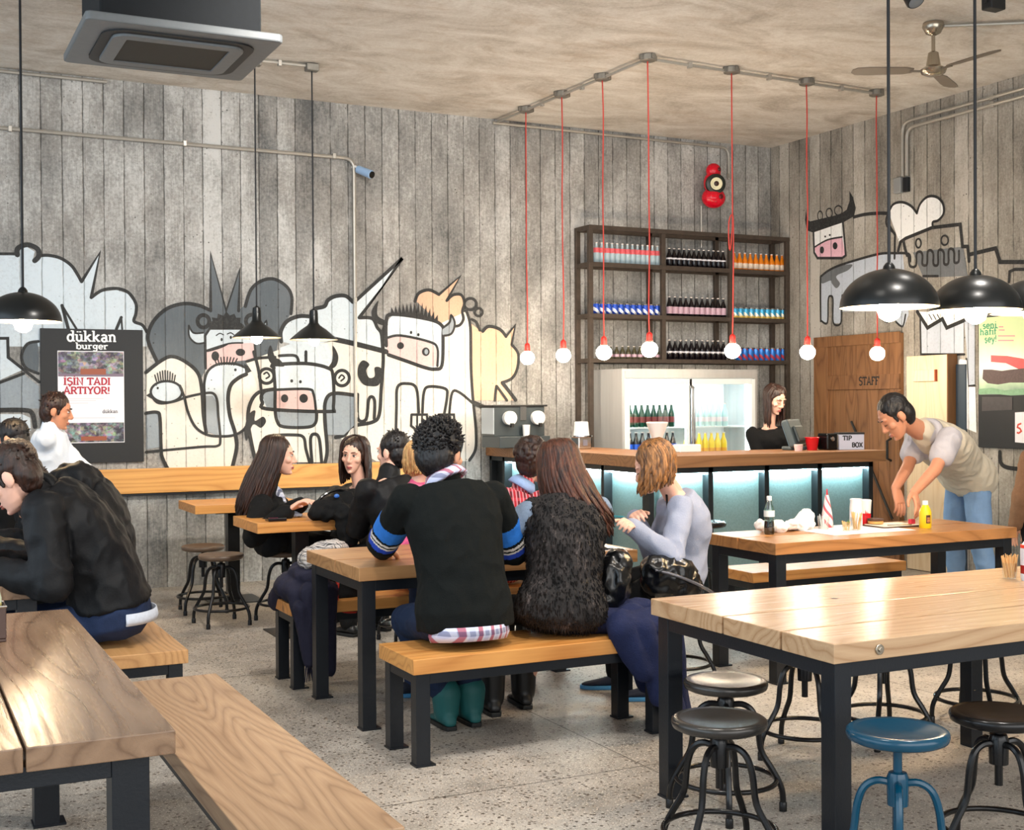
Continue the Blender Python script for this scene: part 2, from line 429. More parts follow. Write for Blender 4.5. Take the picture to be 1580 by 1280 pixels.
b = thing('switch_box', 'small grey junction box at the lower end of the twin conduits', 'junction box', (XR-.03, 8.64, 3.43))
MB().box(-.02, .03, -.0, .09, -.07, .07).build('box', plain('grey_paint', (140, 142, 142), .5), b, bevel=.006)
MB().box(-.01, .03, -.075, -.02, -.07, .06).build('lid', M_STEEL, b, bevel=.006)
# security camera on the back wall
q = aty(553, 262, YB-.06)
r = thing('security_camera', 'small white security camera on a bracket beside the vertical conduit', 'camera', q)
MB().tube([(-.04, .05, .03), (-.02, .02, .03), (.01, 0, .01)], .012, 8).build('bracket', M_WHITE, r, smooth=True)
MB().cyl((-.005, .0, .005), (.075, -.12, -.055), .035, .038, 16).build('camera_body', plain('pale_blue_plastic', (150, 180, 215), .3), r, smooth=True, bevel=.004)
MB().cyl((.077, -.123, -.056), (.081, -.13, -.059), .03, .03, 16).build('lens', M_BLACKGLOSS, r)

# ------------------------------------------------------------------ pendant bulbs over the counter, on the ceiling conduit
XB = [(5.09, 10.0), (5.115, 9.375), (5.14, 8.74), (5.165, 8.11), (5.95, 8.13), (6.725, 8.17), (7.50, 8.21)]
M_CORD = plain('red_fabric_cord', (196, 64, 54), .6)
M_BULB = glow('lit_opal_bulb', (255, 234, 206), 90)
names = ['red corded opal bulb hanging nearest the mural wall', 'red corded opal bulb hanging second from the mural wall, beside the bottle rack frame',
         'red corded opal bulb in front of the blue cans of the bottle rack', 'red corded opal bulb at the corner of the ceiling conduit',
         'red corded opal bulb with a small loop tied in its cord', 'red corded opal bulb between the bottle rack and the staff door', 'red corded opal bulb in front of the staff door']
def stadium(mb, x, y, z0, z1):
    mb.lathe([(.055, z0), (.06, z0+.008), (.06, z1)], (x, y, 0), 10)
boxes = [(5.09, 9.99), (5.115, 9.37), (5.14, 8.74), (5.165, 8.105), (5.95, 8.13), (6.725, 8.17), (7.50, 8.21)]
for i, (x, y) in enumerate(boxes):
    z = ZC-.0
    r = thing('pendant_bulb', names[i], 'pendant light', (x, y, 1.9), 'red pendant bulbs over the counter')
    mb = MB(); mb.lathe([(.05, z-1.9-.05), (.062, z-1.9-.045), (.062, z-1.9-.004)], n=12)
    for dx, dy in ((1, 0), (-1, 0), (0, 1), (0, -1)): mb.box(-.012+dx*.062, .012+dx*.062, -.012+dy*.062, .012+dy*.062, z-1.94, z-1.905)
    mb.build('ceiling_box', plain('dull_zinc', (128, 124, 116), .5, .5, nz=.3), r)
    pts = [(random.uniform(-.004, .004), random.uniform(-.004, .004), k) for k in np.linspace(.115, z-1.95, 9)]
    if i == 4: pts = [(0, 0, .115), (.01, 0, .6), (.012, 0, .98), (.0, 0, 1.06), (-.03, 0, 1.0), (-.032, 0, .85), (-.02, 0, .78), (0, .006, .9), (.004, 0, 1.1), (0, 0, z-1.95)]
    MB().tube(smoothpath(pts, 4), .0055, 6).build('cord', M_CORD, r, smooth='all')
    MB().lathe([(.006, .125), (.014, .12), (.021, .112), (.024, .1), (.024, .062), (.027, .06), (.027, .045), (.022, .04)], n=16).build('socket', plain('red_socket', (214, 48, 40), .35), r, smooth=True)
    MB().ball((0, 0, -.008), (.0625, .0625, .06), n=20, m=14).build('bulb', M_BULB, r, smooth='all')
z = ZC-.03
conduit('pendant_conduit', 'bent ceiling conduit that carries the red pendant bulbs', [(5.06, 10.5, z), (5.165, 8.105, z), (7.5, 8.21, z)], .013,
        [(5.10, 9.7, z), (5.13, 9.05, z), (5.55, 8.12, z), (6.33, 8.15, z), (7.1, 8.19, z)])

# ------------------------------------------------------------------ dome and cone pendants
M_SHADE = plain('black_enamel_shade', (14, 18, 20), .3, 0, .5)
M_INNER = plain('cream_enamel_inside', (250, 236, 208), .45)
M_LAMP = glow('lit_lamp_bulb', (255, 226, 184), 120)
M_LAMPS = glow('lit_lamp_bulb_small', (255, 232, 196), 60)
def dome(loc, R, label, topz, lean=0.0):
    r = thing('dome_pendant', label, 'pendant light', loc, 'black dome pendants')
    h = R*.80
    out = [(R*math.cos(a), h*math.sin(a)) for a in np.linspace(0, PI/2*.94, 14)]
    inn = [(R*.975*math.cos(a), h*.975*math.sin(a)) for a in np.linspace(PI/2*.94, 0, 14)]
    mb = MB(); mb.lathe(out+[(.03, h*1.0)], n=40, cap=False); mb.mi = 1
    mb.lathe([(0.02, h*.97)]+inn+[(R, 0)], n=40, cap=False)
    mb.build('lamp_shade', [M_SHADE, M_INNER], r, smooth='all')
    MB().lathe([(.030, h*.97), (.026, h+.012), (.016, h+.026), (.009, h+.03)], n=16).build('lamp_holder', M_SHADE, r, smooth=True)
    MB().tube([(0, 0, h+.02), (0, 0, topz-loc[2])], .0075, 8).build('cord', plain('black_cord', (28, 30, 34), .6), r)
    MB().lathe([(.012, .10), (.02, .06), (.045, .02), (.055, -.012), (.045, -.045), (.02, -.062), (.004, -.066)], n=20).build('bulb', M_LAMP, r, smooth='all')
    MB().lathe([(.05, topz-loc[2]-.05), (.055, topz-loc[2]-.002)], n=14).build('ceiling_rose', M_SHADE, r)
    return r
dome((4.183, 4.5, 1.93), .225, 'large black dome lamp hanging in front of the staff door, whole in view', ZC)
dome((4.73, 4.5, 1.93), .215, 'large black dome lamp between two others, partly behind the whole one', ZC)
dome((5.16, 4.52, 1.93), .215, 'large black dome lamp above the green burger poster, cut by the picture edge', ZC)
dome((.735, 8.1, 2.0), .222, 'black dome lamp hanging near the black burger poster', ZC)
def cone(loc, label):
    r = thing('cone_pendant', label, 'pendant light', loc, 'small cone pendants by the mural')
    mb = MB(); pr = [(.185, 0), (.17, .015), (.10, .075), (.05, .11), (.035, .13), (.032, .2)]
    mb.lathe(pr, n=28, cap=False); mb.mi = 1; mb.lathe([(a-.004, b-.003) for a, b in pr[::-1]]+[(.185, 0)], n=28, cap=False)
    mb.build('lamp_shade', [M_SHADE, M_INNER], r, smooth='all')
    MB().lathe([(.034, .19), (.03, .225), (.008, .24)], n=14).build('lamp_holder', M_SHADE, r, smooth=True)
    MB().tube([(0, 0, .23), (0, 0, ZC-loc[2]-.03)], .006, 6).build('cord', plain('black_cord', (28, 30, 34), .6), r)
    MB().ball((0, 0, .0), (.045, .045, .05)).build('bulb', M_LAMPS, r, smooth='all')
    MB().box(-.05, .05, -.04, .04, ZC-loc[2]-.06, ZC-loc[2]-.004).build('ceiling_box', plain('dull_zinc', (128, 124, 116), .5, .5), r, bevel=.008)
cone((2.51, 9.43, 2.0), 'small black cone lamp in front of the horned cow of the mural')
cone((2.95, 9.41, 1.99), 'small black cone lamp beside the vertical conduit, above the seated women')
conduit('lamp_conduit', 'short pale ceiling conduit between the boxes of the two cone lamps', [(1.9, 9.44, ZC-.02), (2.95, 9.41, ZC-.02)], .013, [(2.7, 9.42, ZC-.02)])

# ------------------------------------------------------------------ ceiling cassette air conditioner
r = thing('air_conditioner', 'black ceiling cassette air conditioner with a grey vent panel', 'air conditioner', (.88, 6.55, 3.30))
M_ACG = plain('grey_vent_plastic', (104, 108, 110), .4, nz=.15); M_ACD = plain('dark_vent', (20, 22, 24), .5)
def rrect(x0, x1, y0, y1, rad, n=5):
    out = []
    for cx, cy, a0 in ((x1-rad, y1-rad, 0), (x0+rad, y1-rad, PI/2), (x0+rad, y0+rad, PI), (x1-rad, y0+rad, 1.5*PI)):
        for k in range(n+1):
            a = a0+PI/2*k/n; out.append((cx+rad*math.cos(a), cy+rad*math.sin(a)))
    return out
MB().box(.04, .82, -.30, .30, .03, .9).build('housing', plain('black_foam', (14, 18, 22), .9, nz=.4, nscale=40), r, bevel=.01)
mb = MB(); mb.prism(rrect(-.04, .90, -.42, .42, .03), -.012, .03); mb.build('vent_panel', M_ACG, r, bevel=.008)
mb = MB()
def frame(mb, x0, x1, y0, y1, w, z0, z1, rad=.05):
    a = rrect(x0, x1, y0, y1, rad); b = rrect(x0+w, x1-w, y0+w, y1-w, max(rad-w, .01)); n = len(a)
    vs = [(*p, z0) for p in a]+[(*p, z0) for p in b]+[(*p, z1) for p in a]+[(*p, z1) for p in b]; fs = []
    for i in range(n):
        j = (i+1) % n
        fs += [(i, n+i, n+j, j), (2*n+i, 2*n+j, 3*n+j, 3*n+i), (i, j, 2*n+j, 2*n+i), (n+i, 3*n+i, 3*n+j, n+j)]
    mb.add(vs, fs); return mb
frame(MB(), .06, .80, -.33, .33, .05, -.02, -.008, .12).build('air_slot', M_ACD, r)
frame(MB(), .11, .75, -.28, .28, .07, -.032, -.01, .08).build('vent_frame', M_ACG, r, bevel=.004)
mb = MB(); mb.box(.175, .685, -.215, .215, -.026, -.012); mb.build('grille', plain('grille_brown_black', (40, 38, 32), .6, nz=.4, nscale=60, stretch=(1, 12, 1)), r)
for x, y in ((.08, -.26), (.78, -.26), (.08, .26), (.78, .26)): MB().cyl((x, y, .6), (x, y, ZC-3.30), .008, n=8).build('hanger_rod', M_STEEL, r)
MB().tube(smoothpath([(.80, -.1, .3), (.86, -.12, .35), (.9, -.15, .5), (.86, -.16, .78)], 6), .022, 8).build('drain_hose', M_ACD, r, smooth=True)
# ------------------------------------------------------------------ ceiling fan
f = atz(1440, 46, ZC-.05); r = thing('ceiling_fan', 'chrome ceiling fan with slim pale blades beside the side wall', 'ceiling fan', (f.x, f.y, ZC))
M_NICK = plain('brushed_nickel', (176, 166, 150), .22, .9)
MB().lathe([(.07, -.004), (.075, -.03), (.05, -.075), (.02, -.09)], n=24).build('canopy', M_NICK, r, smooth=True)
MB().cyl((0, 0, -.08), (0, 0, -.25), .013).build('rod', M_NICK, r)
MB().lathe([(.02, -.20), (.035, -.21), (.05, -.30), (.075, -.315), (.09, -.325), (.08, -.35), (.05, -.365), (.006, -.368)], n=28).build('motor', M_NICK, r, smooth=True)
for k, a in enumerate((math.radians(152), math.radians(272), math.radians(32))):
    mb = MB(); mb.T = Matrix.Rotation(a, 4, 'Z')
    mb.box(.07, .16, -.012, .012, -.34, -.33)
    vs = []; prof = [(.14, .03), (.2, .05), (.45, .058), (.53, .05), (.56, .02)]
    top = [(x, w, -.325+w*.18) for x, w in prof]+[(x, -w, -.325-w*.18) for x, w in prof[::-1]]
    bot = [(x, y, zz-.008) for x, y, zz in top]; n = len(top)
    mb.add(top+bot, [tuple(range(n)), tuple(range(n, 2*n))[::-1]]+[(i, n+i, n+(i+1) % n, (i+1) % n) for i in range(n)])
    mb.build('blade', plain('fan_blade', (112, 100, 86), .4), r)
conduit('fan_conduit', 'thin ceiling conduit leading away from the chrome fan', [(f.x+.06, f.y, ZC-.016), (f.x+.9, f.y-.55, ZC-.016)], .012)
# ------------------------------------------------------------------ track spots at the top of the picture
for x, y, lab in ((1408, -6, 'round black spotlight with a ribbed lens near the ceiling'), (1533, -4, 'square black floodlight on a yoke near the ceiling')):
    q = atz(x, y, 3.84); r = thing('spotlight', lab, 'spotlight', q)
    MB().cyl((0, 0, .04), (0, 0, ZC-3.84), .01, n=8).build('stem', M_BLACK, r)
    if x < 1500:
        Mx = Matrix.Rotation(math.radians(145), 3, 'X')
        MB().lathe([(.035, -.07), (.05, -.05), (.056, .04), (.05, .05)], n=20, M=Mx).build('lamp_head', M_BLACK, r, smooth=True)
        MB().lathe([(.044, .051), (.02, .056)], n=20, M=Mx).build('lens', plain('lens_grey', (120, 125, 130), .2), r)
    else:
        mb = MB(); mb.box(-.058, .058, -.04, .04, -.075, .02); mb.build('lamp_head', M_BLACK, r, bevel=.008)
        MB().box(-.066, -.06, -.012, .012, -.04, .06).box(.06, .066, -.012, .012, -.04, .06).box(-.066, .066, -.012, .012, .05, .06).build('yoke', M_BLACK, r)
# ------------------------------------------------------------------ red loudspeaker
q = aty(1101, 285, YB-.13); r = thing('wall_speaker', 'glossy red rounded loudspeaker with one cream cone, high on the mural wall', 'speaker', q)
mb = MB(); mb.ball((0, 0, -.13), (.13, .1, .105)); mb.ball((0, 0, .02), (.105, .09, .12)); mb.ball((0, 0, .14), (.08, .07, .075)); mb.cyl((0, .05, 0), (0, .13, 0), .03)
me = remesh(mb, .008, 3, 'speaker_body'); me.materials.append(plain('red_gloss_shell', (214, 14, 40), .14)); link('shell', me, r, smooth='all')
Mf = Matrix.Rotation(math.radians(90), 3, 'X') @ Matrix.Rotation(math.radians(-12), 3, 'X')
d = Vector((-.30, -.95, -.04)).normalized(); Mf = d.to_track_quat('Z', 'Y').to_matrix()
MB().lathe([(.102, .05), (.098, .085), (.07, .095), (.05, .075)], M=Mf, n=28).build('rubber_ring', plain('dark_green_rubber', (26, 34, 30), .4), r, smooth=True)
MB().lathe([(.062, .094), (.055, .098), (.03, .09), (.028, .07)], M=Mf, n=28).build('cone', plain('cream_cone', (232, 226, 190), .5), r, smooth=True)
MB().lathe([(.03, .09), (.02, .1), (.004, .103)], M=Mf, n=20).build('dust_cap', plain('brown_cap', (54, 30, 26), .3), r, smooth=True)
for c_, k_ in (((.02, -.072, .145), .02), ((.02, -.098, -.13), .025)): MB().ball(c_, (k_, .01, k_)).build('bass_port', plain('maroon_port', (90, 10, 18), .4), r, smooth='all')
MB().tube([(-.08, .10, -.2), (-.08, .10, -.62)], .006, 6).build('cable', M_GALV, r)
# ================================================================== FURNITURE
def slab_table(name, label, x0, x1, y0, y1, axis, seams, z=.75, th=.062, leg=.066, mat=None, inset=.02, group=None, bolts=(), plates=True, skip=(), cat='table'):
    cx, cy = (x0+x1)/2, (y0+y1)/2; r = thing(name, label, cat, (cx, cy, 0), group)
    mat = mat or (M_OAK_X if axis == 'x' else M_OAK_Y)
    a0, a1 = (y0, y1) if axis == 'x' else (x0, x1)
    ed = [a0]+list(seams)+[a1]; sg_ = .006 if axis == 'x' else .003
    for i in range(len(ed)-1):
        lo, hi = ed[i]+(sg_ if i else 0), ed[i+1]-(sg_ if i < len(ed)-2 else 0)
        mb = MB()
        if axis == 'x': mb.box(x0-cx, x1-cx, lo-cy, hi-cy, z-th, z)
        else: mb.box(lo-cx, hi-cx, y0-cy, y1-cy, z-th, z)
        mb.build('plank' if len(ed) > 2 else 'top', mat, r, bevel=.003)
    X0, X1, Y0, Y1 = x0-cx+inset, x1-cx-inset, y0-cy+inset, y1-cy-inset; zt = z-th-.001
    ap = .05 if z > .6 else .045
    e = .002; q = leg*.8; mb = MB(); mb.box(X0+leg, X1-leg, Y0+e, Y0+q, zt-ap, zt).box(X0+leg, X1-leg, Y1-q, Y1-e, zt-ap, zt).box(X0+e, X0+q, Y0+leg, Y1-leg, zt-ap, zt).box(X1-q, X1-e, Y0+leg, Y1-leg, zt-ap, zt)
    mb.build('steel_frame', M_STEEL, r, bevel=.002)
    for k, (lx, ly) in enumerate(((X0, Y0), (X0, Y1-leg), (X1-leg, Y0), (X1-leg, Y1-leg))):
        if k in skip: continue
        L = MB().box(lx, lx+leg, ly, ly+leg, .006, zt-.0006).build('leg', M_STEEL, r, bevel=.002)
        if plates: MB().box(lx-.004, lx+leg+.022, ly-.004, ly+leg+.004, 0, .008).build('foot_plate', M_STEEL, L)
    for bx, face in bolts:
        if face == 'y0': MB().cyl((bx-cx, y0-cy-.006, z-th*.5), (bx-cx, y0-cy+.004, z-th*.5), .017, n=18).cyl((bx-cx, y0-cy-.011, z-th*.5), (bx-cx, y0-cy-.002, z-th*.5), .009, n=6).build('bolt', M_NICK, r, bevel=.002)
    return r
NT_ = slab_table('dining_table', 'big pale oak table with blue-grey steel legs and dark stools pushed under it', 2.60, 4.95, 3.04, 4.08, 'x', (3.30, 3.62), bolts=((2.78, 'y0'),), skip=(3,),
                 mat=wood('bleached_oak', 'x', (206, 174, 138), (158, 118, 82), rough=.2))
# its far leg stands a little in from the end
MB().box(4.17-3.775, 4.17-3.775+.066, 4.06-3.56-.066, 4.06-3.56, 0, .64).build('leg', M_STEEL, NT_, bevel=.002)
MT_ = slab_table('dining_table', 'orange oak table where the man in the black sweater leans his elbows', 1.915, 3.40, 5.455, 6.26, 'x', (5.80,), bolts=())
FT_ = slab_table('dining_table', 'oak table littered with sauce bottles under the hands of the bending man', 4.17, 5.93, 5.33, 5.95, 'x', (5.66,), mat=wood('warm_oak', 'x', (190, 136, 84), (132, 86, 46), rough=.28))
LT_ = slab_table('dining_table', 'grey-brown plank table at the bottom corner beside the long bare bench', -.42, .588, 2.95, 4.89, 'y', (-.08, .262), th=.055, mat=wood('greyed_oak', 'y', (158, 128, 102), (98, 72, 52), rough=.22), leg=.085, inset=.05)
LT2 = slab_table('dining_table', 'table with a pink magazine, where the men in dark jackets lean', -.42, .610, 5.63, 7.6, 'y', (.26,), th=.06, mat=wood('greyed_oak', 'y', (184, 158, 132), (132, 104, 80)), leg=.08, inset=.05)
slab_table('bench', 'long bare oak bench beside the grey-brown plank table, swirling grain', .765, 1.140, 2.92, 4.93, 'y', (), z=.45, th=.055, leg=.06, mat=wood('swirl_oak', 'y', (190, 156, 122), (128, 94, 66), rings=8), cat='bench')
slab_table('bench', 'oak bench under the man in the dark jacket and jeans', .79, 1.145, 5.46, 7.45, 'y', (), z=.45, th=.058, leg=.06, mat=M_OAKB_Y, cat='bench')
slab_table('bench', 'orange oak bench carrying the black sweater and the fur vest wearers', 1.915, 3.16, 4.80, 5.205, 'x', (), z=.45, th=.064, leg=.062, mat=M_OAKB_X, cat='bench')
slab_table('bench', 'oak bench whose end is draped with a dark scarf and navy coat', 1.875, 3.35, 6.42, 6.80, 'x', (), z=.45, th=.06, leg=.06, mat=M_OAKB_X, cat='bench')
slab_table('bench', 'oak bench seen under the table with the sauce bottles', 4.72, 5.95, 6.25, 6.62, 'x', (), z=.45, th=.062, leg=.06, mat=M_OAKB_X, cat='bench')
def pedestal_table(label, x0, x1, y0, y1, px, py):
    r = thing('pedestal_table', label, 'table', (px, py, 0), 'small pedestal tables')
    MB().box(x0-px, x1-px, y0-py, y1-py, .685, .75).build('top', M_OAKB_X, r, bevel=.003)
    MB().box(-.045, .045, -.045, .045, .006, .685).build('column', M_STEEL2, r, bevel=.002)
    MB().box(-.20, .20, -.2, .2, 0, .008).build('base_plate', M_STEEL2, r, bevel=.002)
    MB().box(-.16, .16, -.16, .16, .675, .684).build('support_plate', M_STEEL2, r)
pedestal_table('small oak pedestal table standing empty against the mural wall', 2.03, 2.85, 9.40, 10.0, 2.36, 9.62)
pedestal_table('small oak pedestal table where two women talk over a phone and a bag', 2.07, 2.93, 7.80, 8.42, 2.42, 8.05)
# ------------------------------------------------------------------ screw stools
M_STB = plain('black_enamel_stool', (28, 28, 29), .22, .35, nz=.35, nscale=12)
M_STBLUE = plain('blue_enamel', (4, 66, 92), .2, 0, nz=.15, nscale=10)
M_STWOOD = plain('worn_stool_top', (96, 78, 64), .35, nz=.4, nscale=6)
def make_stool(label, seat_z, mat, top=None, s=1.0):
    r = thing('stool', label, 'stool', (0, 0, 0), 'screw stools')
    R = .155*s; z = seat_z
    MB().lathe([(.02, z-.036), (R*.86, z-.034), (R*.97, z-.026), (R, z-.012), (R*.985, z-.002), (R*.93, z+.004), (R*.8, z+.002), (.05, z-.006), (.004, z-.007)], n=36).build('seat', top or mat, r, smooth='all')
    MB().cyl((0, 0, .25), (0, 0, z-.03), .013, n=12).build('screw', mat, r, smooth=True)
    MB().lathe([(.013, .315), (.03, .32), (.032, .40), (.026, .415), (.013, .418)], n=18).build('hub', mat, r, smooth=True)
    for k in range(4):
        mb = MB(); mb.T = Matrix.Rotation(PI/2*k+.5, 4, 'Z')
        mb.tube(smoothpath([(.02, 0, .385), (.06, 0, .388), (.095, 0, .365), (.115, 0, .31), (.128, 0, .22), (.165, 0, .155), (.195, 0, .10), (.205, 0, .06), (.206, 0, 0)], 4), .0115, 8)
        l = mb.build('leg', mat, r, smooth=True)
        m2 = MB(); m2.T = mb.T; m2.lathe([(.0145, .0), (.0145, .03), (.012, .034)], (.206, 0, 0), 10); m2.build('foot_cap', mat, l, smooth=True)
    MB().tube([(.182*math.cos(a), .182*math.sin(a), .115) for a in np.linspace(0, 2*PI, 40)[:-1]], .0095, 8, closed=True).build('foot_ring', mat, r, smooth='all')
    return r
st = make_stool('black screw stool in front of the big table leg near the blue coat', .475, M_STB, plain('worn_black_top', (62, 60, 58), .25, .5, nz=.7, nscale=9)); st.location = (2.40, 3.36, 0)
def stool_at(label, x, y, rz, src=st):
    return dup(src, (x, y, 0), label, rz)
stool_at('black screw stool behind the first one under the end of the big pale table', 2.75, 3.81, .5)
s2 = make_stool('blue enamel screw stool beside the front leg of the big pale table', .54, M_STBLUE, None, .95); s2.location = (2.63, 2.80, 0); s2.rotation_euler.z = .35
s3 = make_stool('black screw stool right of the blue stool, its seat hiding part of a steel leg', .485, M_STB); s3.location = (3.22, 2.97, 0); s3.rotation_euler.z = .95
stool_at('black screw stool under the big table, seen behind the front leg', 3.46, 4.23, .9, s3)
stool_at('black screw stool under the big table, seen above the blue seat', 3.93, 4.27, .2, s3)
stool_at('black screw stool under the big table, hub seen above a dark seat', 4.52, 4.30, .6, s3)
s4 = make_stool('brown topped screw stool by the mural wall, thin legs in front of the concrete', .475, M_STEEL2, M_STWOOD); s4.location = (2.04, 9.2, 0); s4.rotation_euler.z = .2
stool_at('brown topped screw stool in front of the empty pedestal table', 2.03, 8.60, .4, s4)
stool_at('screw stool under the long haired woman in black', 2.48, 8.60, .9, s4)
bs = make_stool('tall black stool in front of the lit counter, beside the crumpled paper', .70, M_STB, None, 1.05); bs.location = (4.83, 6.95, 0)
stool_at('black screw stool under the woman in the grey sweater', 3.74, 5.62, .3, s3)
stool_at('black screw stool under the woman facing us at the pedestal table', 3.08, 8.72, .3, s3)
stool_at('black screw stool under the man seen from behind at the pedestal table', 2.93, 7.42, .3, s3)
# ------------------------------------------------------------------ bench back board on the mural wall
r = thing('wall_rail', 'long orange wooden rail fixed along the bottom of the mural', 'wooden rail', (2.9, YB-.02, .88))
MB().box(-1.55, 1.6, -.03, .018, -.10, .10).build('board', wood('rail_oak', 'x', (232, 178, 104), (190, 126, 58), rough=.42), r, bevel=.004)
MB().box(-1.55, 1.6, -.045, -.0, -.118, -.102).build('bracket_strip', M_STEEL, r)

# ================================================================== COUNTER
M_LED = glow('led_strip', (206, 244, 255), 85)
def frostmat():
    t = NT('frosted_panel'); p = t.co(); f = t.noise(p, 70, 4, .7)
    t.bump(f, .25, .004); return t.fin(t.mix(f, lin(84, 106, 106), lin(128, 150, 148)), .45)
M_PANEL = frostmat()
M_FRAME = plain('dark_frame_steel', (30, 34, 36), .45, .3, nz=.2)
r = thing('bar_counter', 'L-shaped bar counter with an oak top and glowing frosted panels', 'bar counter', (4.95, 7.75, 0))
mb = MB(); mb.prism([(-.02, 2.78), (-.02, -.03), (2.19, -.03), (2.19, .62), (.62, .62), (.62, 2.78)], 1.012, 1.10); mb.build('counter_top', M_CTR, r, bevel=.004)
pz0, pz1 = .12, .97
def panel_run(n, fn):
    for k in range(n):
        fn(k)
px_ = [0.0, .52, 1.035, 1.545, 2.06]
for k in range(4):
    x0, x1 = px_[k]+.02, px_[k+1]-.02
    MB().box(x0, x1, .075, .085, pz0, pz1).build('glass_panel', M_PANEL, r)
    MB().box(x0+.01, x1-.01, .03, .048, pz1-.012, pz1-.004).build('led_strip', M_LED, r)
py_ = [0.0, .70, 1.28, 1.86, 2.45, 2.72]
for k in range(5):
    y0, y1 = py_[k]+.02, py_[k+1]-.02
    if k == 4:
        MB().box(.06, .08, y0, y1, 0, 1.0).build('end_panel', M_FRAME, r); continue
    MB().box(.075, .085, y0, y1, pz0, pz1).build('glass_panel', M_PANEL, r)
    MB().box(.03, .048, y0+.01, y1-.01, pz1-.012, pz1-.004).build('led_strip', M_LED, r)
for x in px_: MB().box(x-.022, x+.022, .0, .09, 0, 1.01).build('post', M_FRAME, r, bevel=.002)
for y in py_[1:]: MB().box(0, .09, y-.022, y+.022, 0, 1.01).build('post', M_FRAME, r, bevel=.002)
MB().box(0, 2.08, .0, .07, .972, 1.011).build('top_rail', M_FRAME, r)
MB().box(0, .07, .07, 2.74, .972, 1.011).build('top_rail', M_FRAME, r)
MB().box(0, 2.08, .01, .09, 0, .12).build('plinth', M_FRAME, r)
MB().box(.01, .09, .09, 2.74, 0, .12).build('plinth', M_FRAME, r)
MB().box(.1, 2.06, .10, .12, 0, 1.01).build('back_board', M_FRAME, r)
MB().box(.10, .12, .12, 2.74, 0, 1.01).build('back_board', M_FRAME, r)

# ================================================================== BOTTLE RACK over the fridge
M_RACK = M_BRONZE
rx0, rx1 = 5.86, 8.17
r = thing('bottle_rack', 'rusty steel rack on the mural wall holding rows of bottles and cans', 'rack', (5.86, 10.53, 0))
def xw(px, Y): return aty(px, 500, Y)[0]
fx = [xw(p, 10.27) for p in (911, 1023, 1127)]+[8.19]
zs = {'top': 3.15, 'a': 2.80, 'b': 2.32, 'c': 1.90}
for i, x in enumerate(fx):
    x -= 5.86; z0 = 0 if i in (0, 3) else zs['c']
    MB().box(x-.022, x+.022, -.28, -.24, z0, 3.15).build('post', M_RACK, r, bevel=.002)
    MB().box(x-.022, x+.022, -.04, 0, z0, 3.15).build('post', M_RACK, r, bevel=.002)
xa, xb = fx[0]-5.86, fx[3]-5.86
for k in ('a', 'b', 'c'):
    MB().box(xa, xb, -.275, -.005, zs[k]-.008, zs[k]).build('shelf_board', plain('dark_shelf_glass', (60, 62, 60), .35), r)
for z in (3.13, 2.785, 2.305, 1.885):
    MB().box(xa-.02, xb+.02, -.285, -.245, z-.02, z+.02).build('rail', M_RACK, r, bevel=.002)
    MB().box(xa-.02, xb+.02, -.04, -.002, z-.02, z+.02).build('rail', M_RACK, r, bevel=.002)
    for x in (xa, xb): MB().box(x-.02, x+.02, -.25, -.03, z-.02, z+.02).build('side_rail', M_RACK, r)
# ---- bottles
M_CAP = plain('bottle_cap', (226, 214, 206), .35, .3)
M_CLEAR = plain('clear_bottle', (176, 196, 204), .12); M_COLA = plain('cola_bottle', (20, 14, 18), .12); M_ORNG = plain('orange_bottle', (226, 128, 22), .2)
M_LRED = plain('red_white_label', (226, 96, 104), .5, nz=.4, nscale=60); M_LWHITE = plain('white_label', (226, 224, 232), .5); M_LORNG = plain('orange_label', (236, 210, 190), .5, nz=.3, nscale=50)
M_LPINK = plain('mauve_label', (202, 168, 184), .5)
def make_bottle(h, R, glassm, labelm, l0, l1, label, group):
    o = thing('bottle', label, 'bottle', (0, 0, 0), group)
    MB().lathe([(R*.8, 0), (R, .01), (R, h*.5), (R*.9, h*.6), (R*.45, h*.8), (R*.36, h*.93), (R*.4, h*.95), (R*.4, h*.965)], n=14).build('glass_body', glassm, o, smooth=True)
    MB().lathe([(R*1.03, h*l0), (R*1.03, h*l1)], n=14, cap=False).build('paper_label', labelm, o, smooth=True)
    MB().lathe([(R*.47, h*.955), (R*.47, h*.995), (R*.35, h)], n=12).build('cap', M_CAP, o, smooth=True)
    return o
def canmat(name, a, b):
    t = NT(name); s = t.sep(t.co()); k = t.math('SINE', t.math('ADD', t.math('MULTIPLY', s[2], 60), t.math('MULTIPLY', s[0], 55)))
    return t.fin(t.mix(t.ramp(k, [(.45, 0), (.55, 1)]), lin(*a), lin(*b)), .3, .3)
M_CANB = canmat('blue_can_print', (20, 70, 178), (228, 232, 240)); M_CANL = canmat('pale_blue_can_print', (56, 160, 206), (236, 232, 214)); M_CAND = canmat('bright_blue_can_print', (40, 120, 210), (190, 70, 90))
def make_can(h, R, m, label, group, band=None):
    o = thing('can', label, 'can', (0, 0, 0), group)
    MB().lathe([(R*.85, 0), (R, .008), (R, h-.012)], n=16, cap=False).build('can_wall', m, o, smooth=True)
    MB().lathe([(R, h-.012), (R*.86, h-.002), (R*.86, h), (R*.8, h-.004), (.002, h-.004)], n=16).build('lid', M_CHROME, o, smooth=True)
    if band: MB().lathe([(R*1.01, .004), (R*1.01, h*.26)], n=16, cap=False).build('gold_band', band, o, smooth=True)
    return o
def row(proto, px0, px1, n, z, Y=10.36):
    xa, xb = xw(px0, Y), xw(px1, Y)
    for i in range(n):
        x = xa+(xb-xa)*i/(n-1)
        if i == 0: proto.location = (x, Y, z)
        else: dup(proto, (x, Y, z), rz=random.uniform(0, 6) if proto.name.startswith('bottle') else 0)
